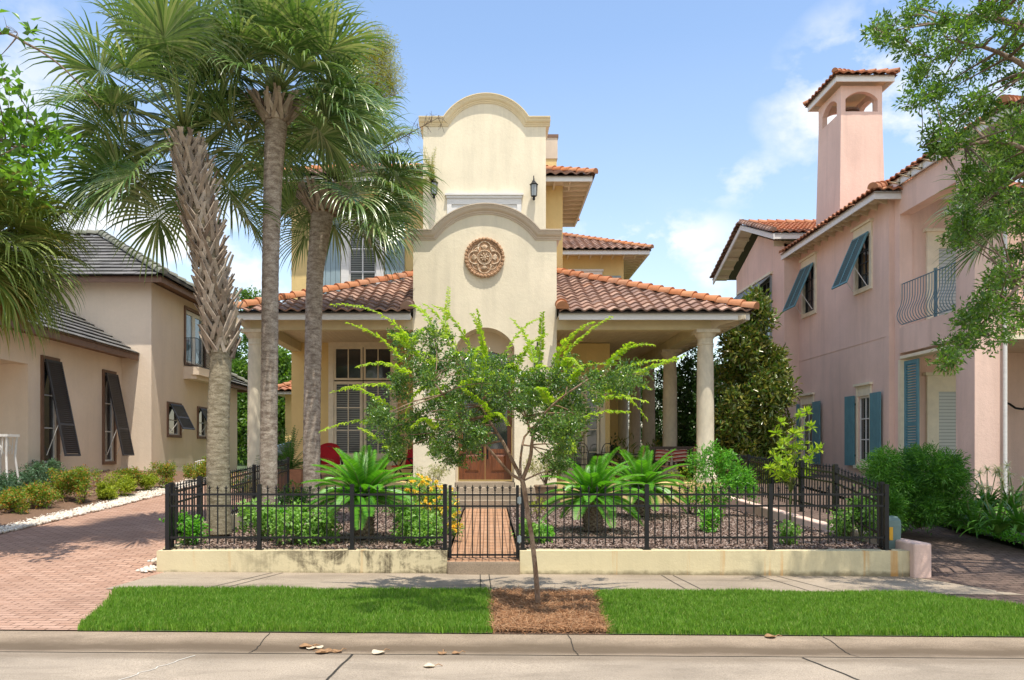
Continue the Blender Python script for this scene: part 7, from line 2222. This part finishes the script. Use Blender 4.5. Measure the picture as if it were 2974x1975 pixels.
ps = thing('porch_planter', 'ornate white lattice planter stand at the far left edge', 'planter', (XX(8, 18.6), 18.6, 1.3))
m = MB(); m.box(-.24, .24, -.24, .24, .86, .92); m.build('top', M['white'], ps)
m = MB()
for sx in (-1, 1):
    for sy in (-1, 1): m.tube([(sx * .2, sy * .2, .86), (sx * .17, sy * .17, .4), (sx * .23, sy * .23, -.25)], .025, 7)
for s in (-1, 1):
    for k in range(4):
        m.tube(curve_pts((-.2 + k * .1, s * .2, .84), (-.2 + k * .1, s * .2, .6), (-.1 + k * .06, s * .2, .45), 5), .012, 5)
    ring(m, .07, .012, 16, 5, 0, .6, s * .2)
m.build('lattice', M['white'], ps)
# neighbour garage roof seen at the far left of the porch, and a parked car
gr_ = thing('garage', 'small outbuilding with an orange tile roof behind the side yard', 'building', (0, 0, 0))
x0_, x1_ = XX(655, 37), XX(710, 37); z_ = ZZ(905, 37)
MB().box(x0_, x1_, 37.2, 40, .5, z_).build('wall', M['cream_side'], gr_)
hip_roof(gr_, x0_ - .5, x1_ + .5, 36.6, 40.6, z_ + .05, .45, M['tilefar'], M['tilefar'], 'fl', rafters=False, fasc=.15)
car = thing('parked_car', 'blue-grey car parked in the side yard, half hidden by palms and porch', 'car', (XX(764, 33.5), 33.5, 1.3), 0)
M['carpaint'] = mat_plain('blue_grey_car_paint', (.10, .14, .19, 1), .2, .05, 3, spec=.8)
prof = [(-2.2, .35), (-2.25, .75), (-1.55, .95), (-1.0, 1.38), (.5, 1.42), (1.35, 1.0), (2.1, .9), (2.2, .4)]
m = MB(); m.prism([(x, -.85, z) for x, z in prof], (0, 1.7, 0)); o = m.build('body', M['carpaint'], car)
bv = o.modifiers.new('bevel', 'BEVEL'); bv.width = .09; bv.segments = 3
m = MB(); m.prism([(-1.42, -.862, .98), (-.95, -.862, 1.32), (.42, -.862, 1.34), (1.1, -.862, 1.0)], (0, .01, 0)); m.build('window', M['glass'], car)
for x in (-1.35, 1.35):
    for y in (-.8, .8):
        w_ = MB().tube([(x, y - .1, .33), (x, y + .1, .33)], .33, 24).build('wheel', M['blackframe'], car)
        MB().tube([(x, y - .105, .33), (x, y + .105, .33)], .19, 16).build('rim', M['greyblue'], w_)
# fallen pods and leaves in the gutter
M['pod'] = mat_plain('pale_pod', (.60, .50, .36, 1), .8, .25, 30)
M['podb'] = mat_plain('brown_leaf', (.30, .17, .08, 1), .8, .35, 30)
def pod(x, y, Y, sc, rz, mt, lab, stalk=True):
    Y = 1.865 * F / (y - 1042.4 + 3)
    t = thing('fallen_petal', lab, 'fallen leaf', (XX(x, Y), Y, (zk(XX(x, Y), Y) if Y > 7.33 else zr(XX(x, Y), Y)) + .004), rz, 'fallen petals and leaves in the gutter')
    m = MB(); n = 8; vs = []
    for i in range(n + 1):
        for j in range(5):
            u = i / n; v = j / 4 * 2 - 1; w_ = math.sin(PI * min(1, u * .92 + .06)) ** .7 * .5
            vs.append(((u - .5) * sc, v * w_ * sc, (.25 * (u - .5) ** 2 + .38 * (v * w_) ** 2 * 2 + .012 * math.sin(9 * u + 4 * v)) * sc))
    fs = [(i * 5 + j, i * 5 + j + 1, i * 5 + j + 6, i * 5 + j + 5) for i in range(n) for j in range(4)]
    m.add(vs, fs); o = m.build('petal', M[mt], t, True)
    so2 = o.modifiers.new('thick', 'SOLIDIFY'); so2.thickness = .003
    if stalk: MB().tube([(sc * .4, 0, sc * .05), (sc * .8, sc * .1, .02), (sc * 1.15, sc * .05, .004)], .004, 5).build('stalk', M['podb'], t)
for i, a in enumerate(((705, 1488, 7.70, .12, .3, 'podb', 'curled brown leaf at the left end of the petal pile'), (718, 1490, 7.66, .10, 1.2, 'pod', 'pale curled petal, largest in the pile'), (735, 1489, 7.68, .09, 2.2, 'pod', 'small pale petal beside the largest one'), (752, 1498, 7.62, .12, 2.8, 'podb', 'brown leaf with a long stalk in the pile'),
                       (742, 1502, 7.55, .12, .2, 'podb', 'flat brown leaf nearest the road in the pile'), (778, 1498, 7.60, .10, .9, 'podb', 'thin brown leaf at the right of the pile'), (873, 1502, 7.58, .13, .9, 'pod', 'lone pale cupped petal on the gutter line'), (1020, 1502, 7.58, .09, 1.4, 'podb', 'small brown leaf right of the lone petal'),
                       (1052, 1501, 7.60, .08, .4, 'podb', 'smaller brown leaf next to the other brown one'), (990, 1532, 7.2, .10, .1, 'pod', 'pale petal with a stalk lying out on the road'), (1776, 1472, 7.88, .11, .1, 'podb', 'orange-brown leaf on the kerb before the right lawn'), (2070, 1447, 8.1, .07, .7, 'podb', 'small brown leaf on the right lawn'))):
    pod(a[0], a[1], a[2], a[3], a[4], a[5], a[6])
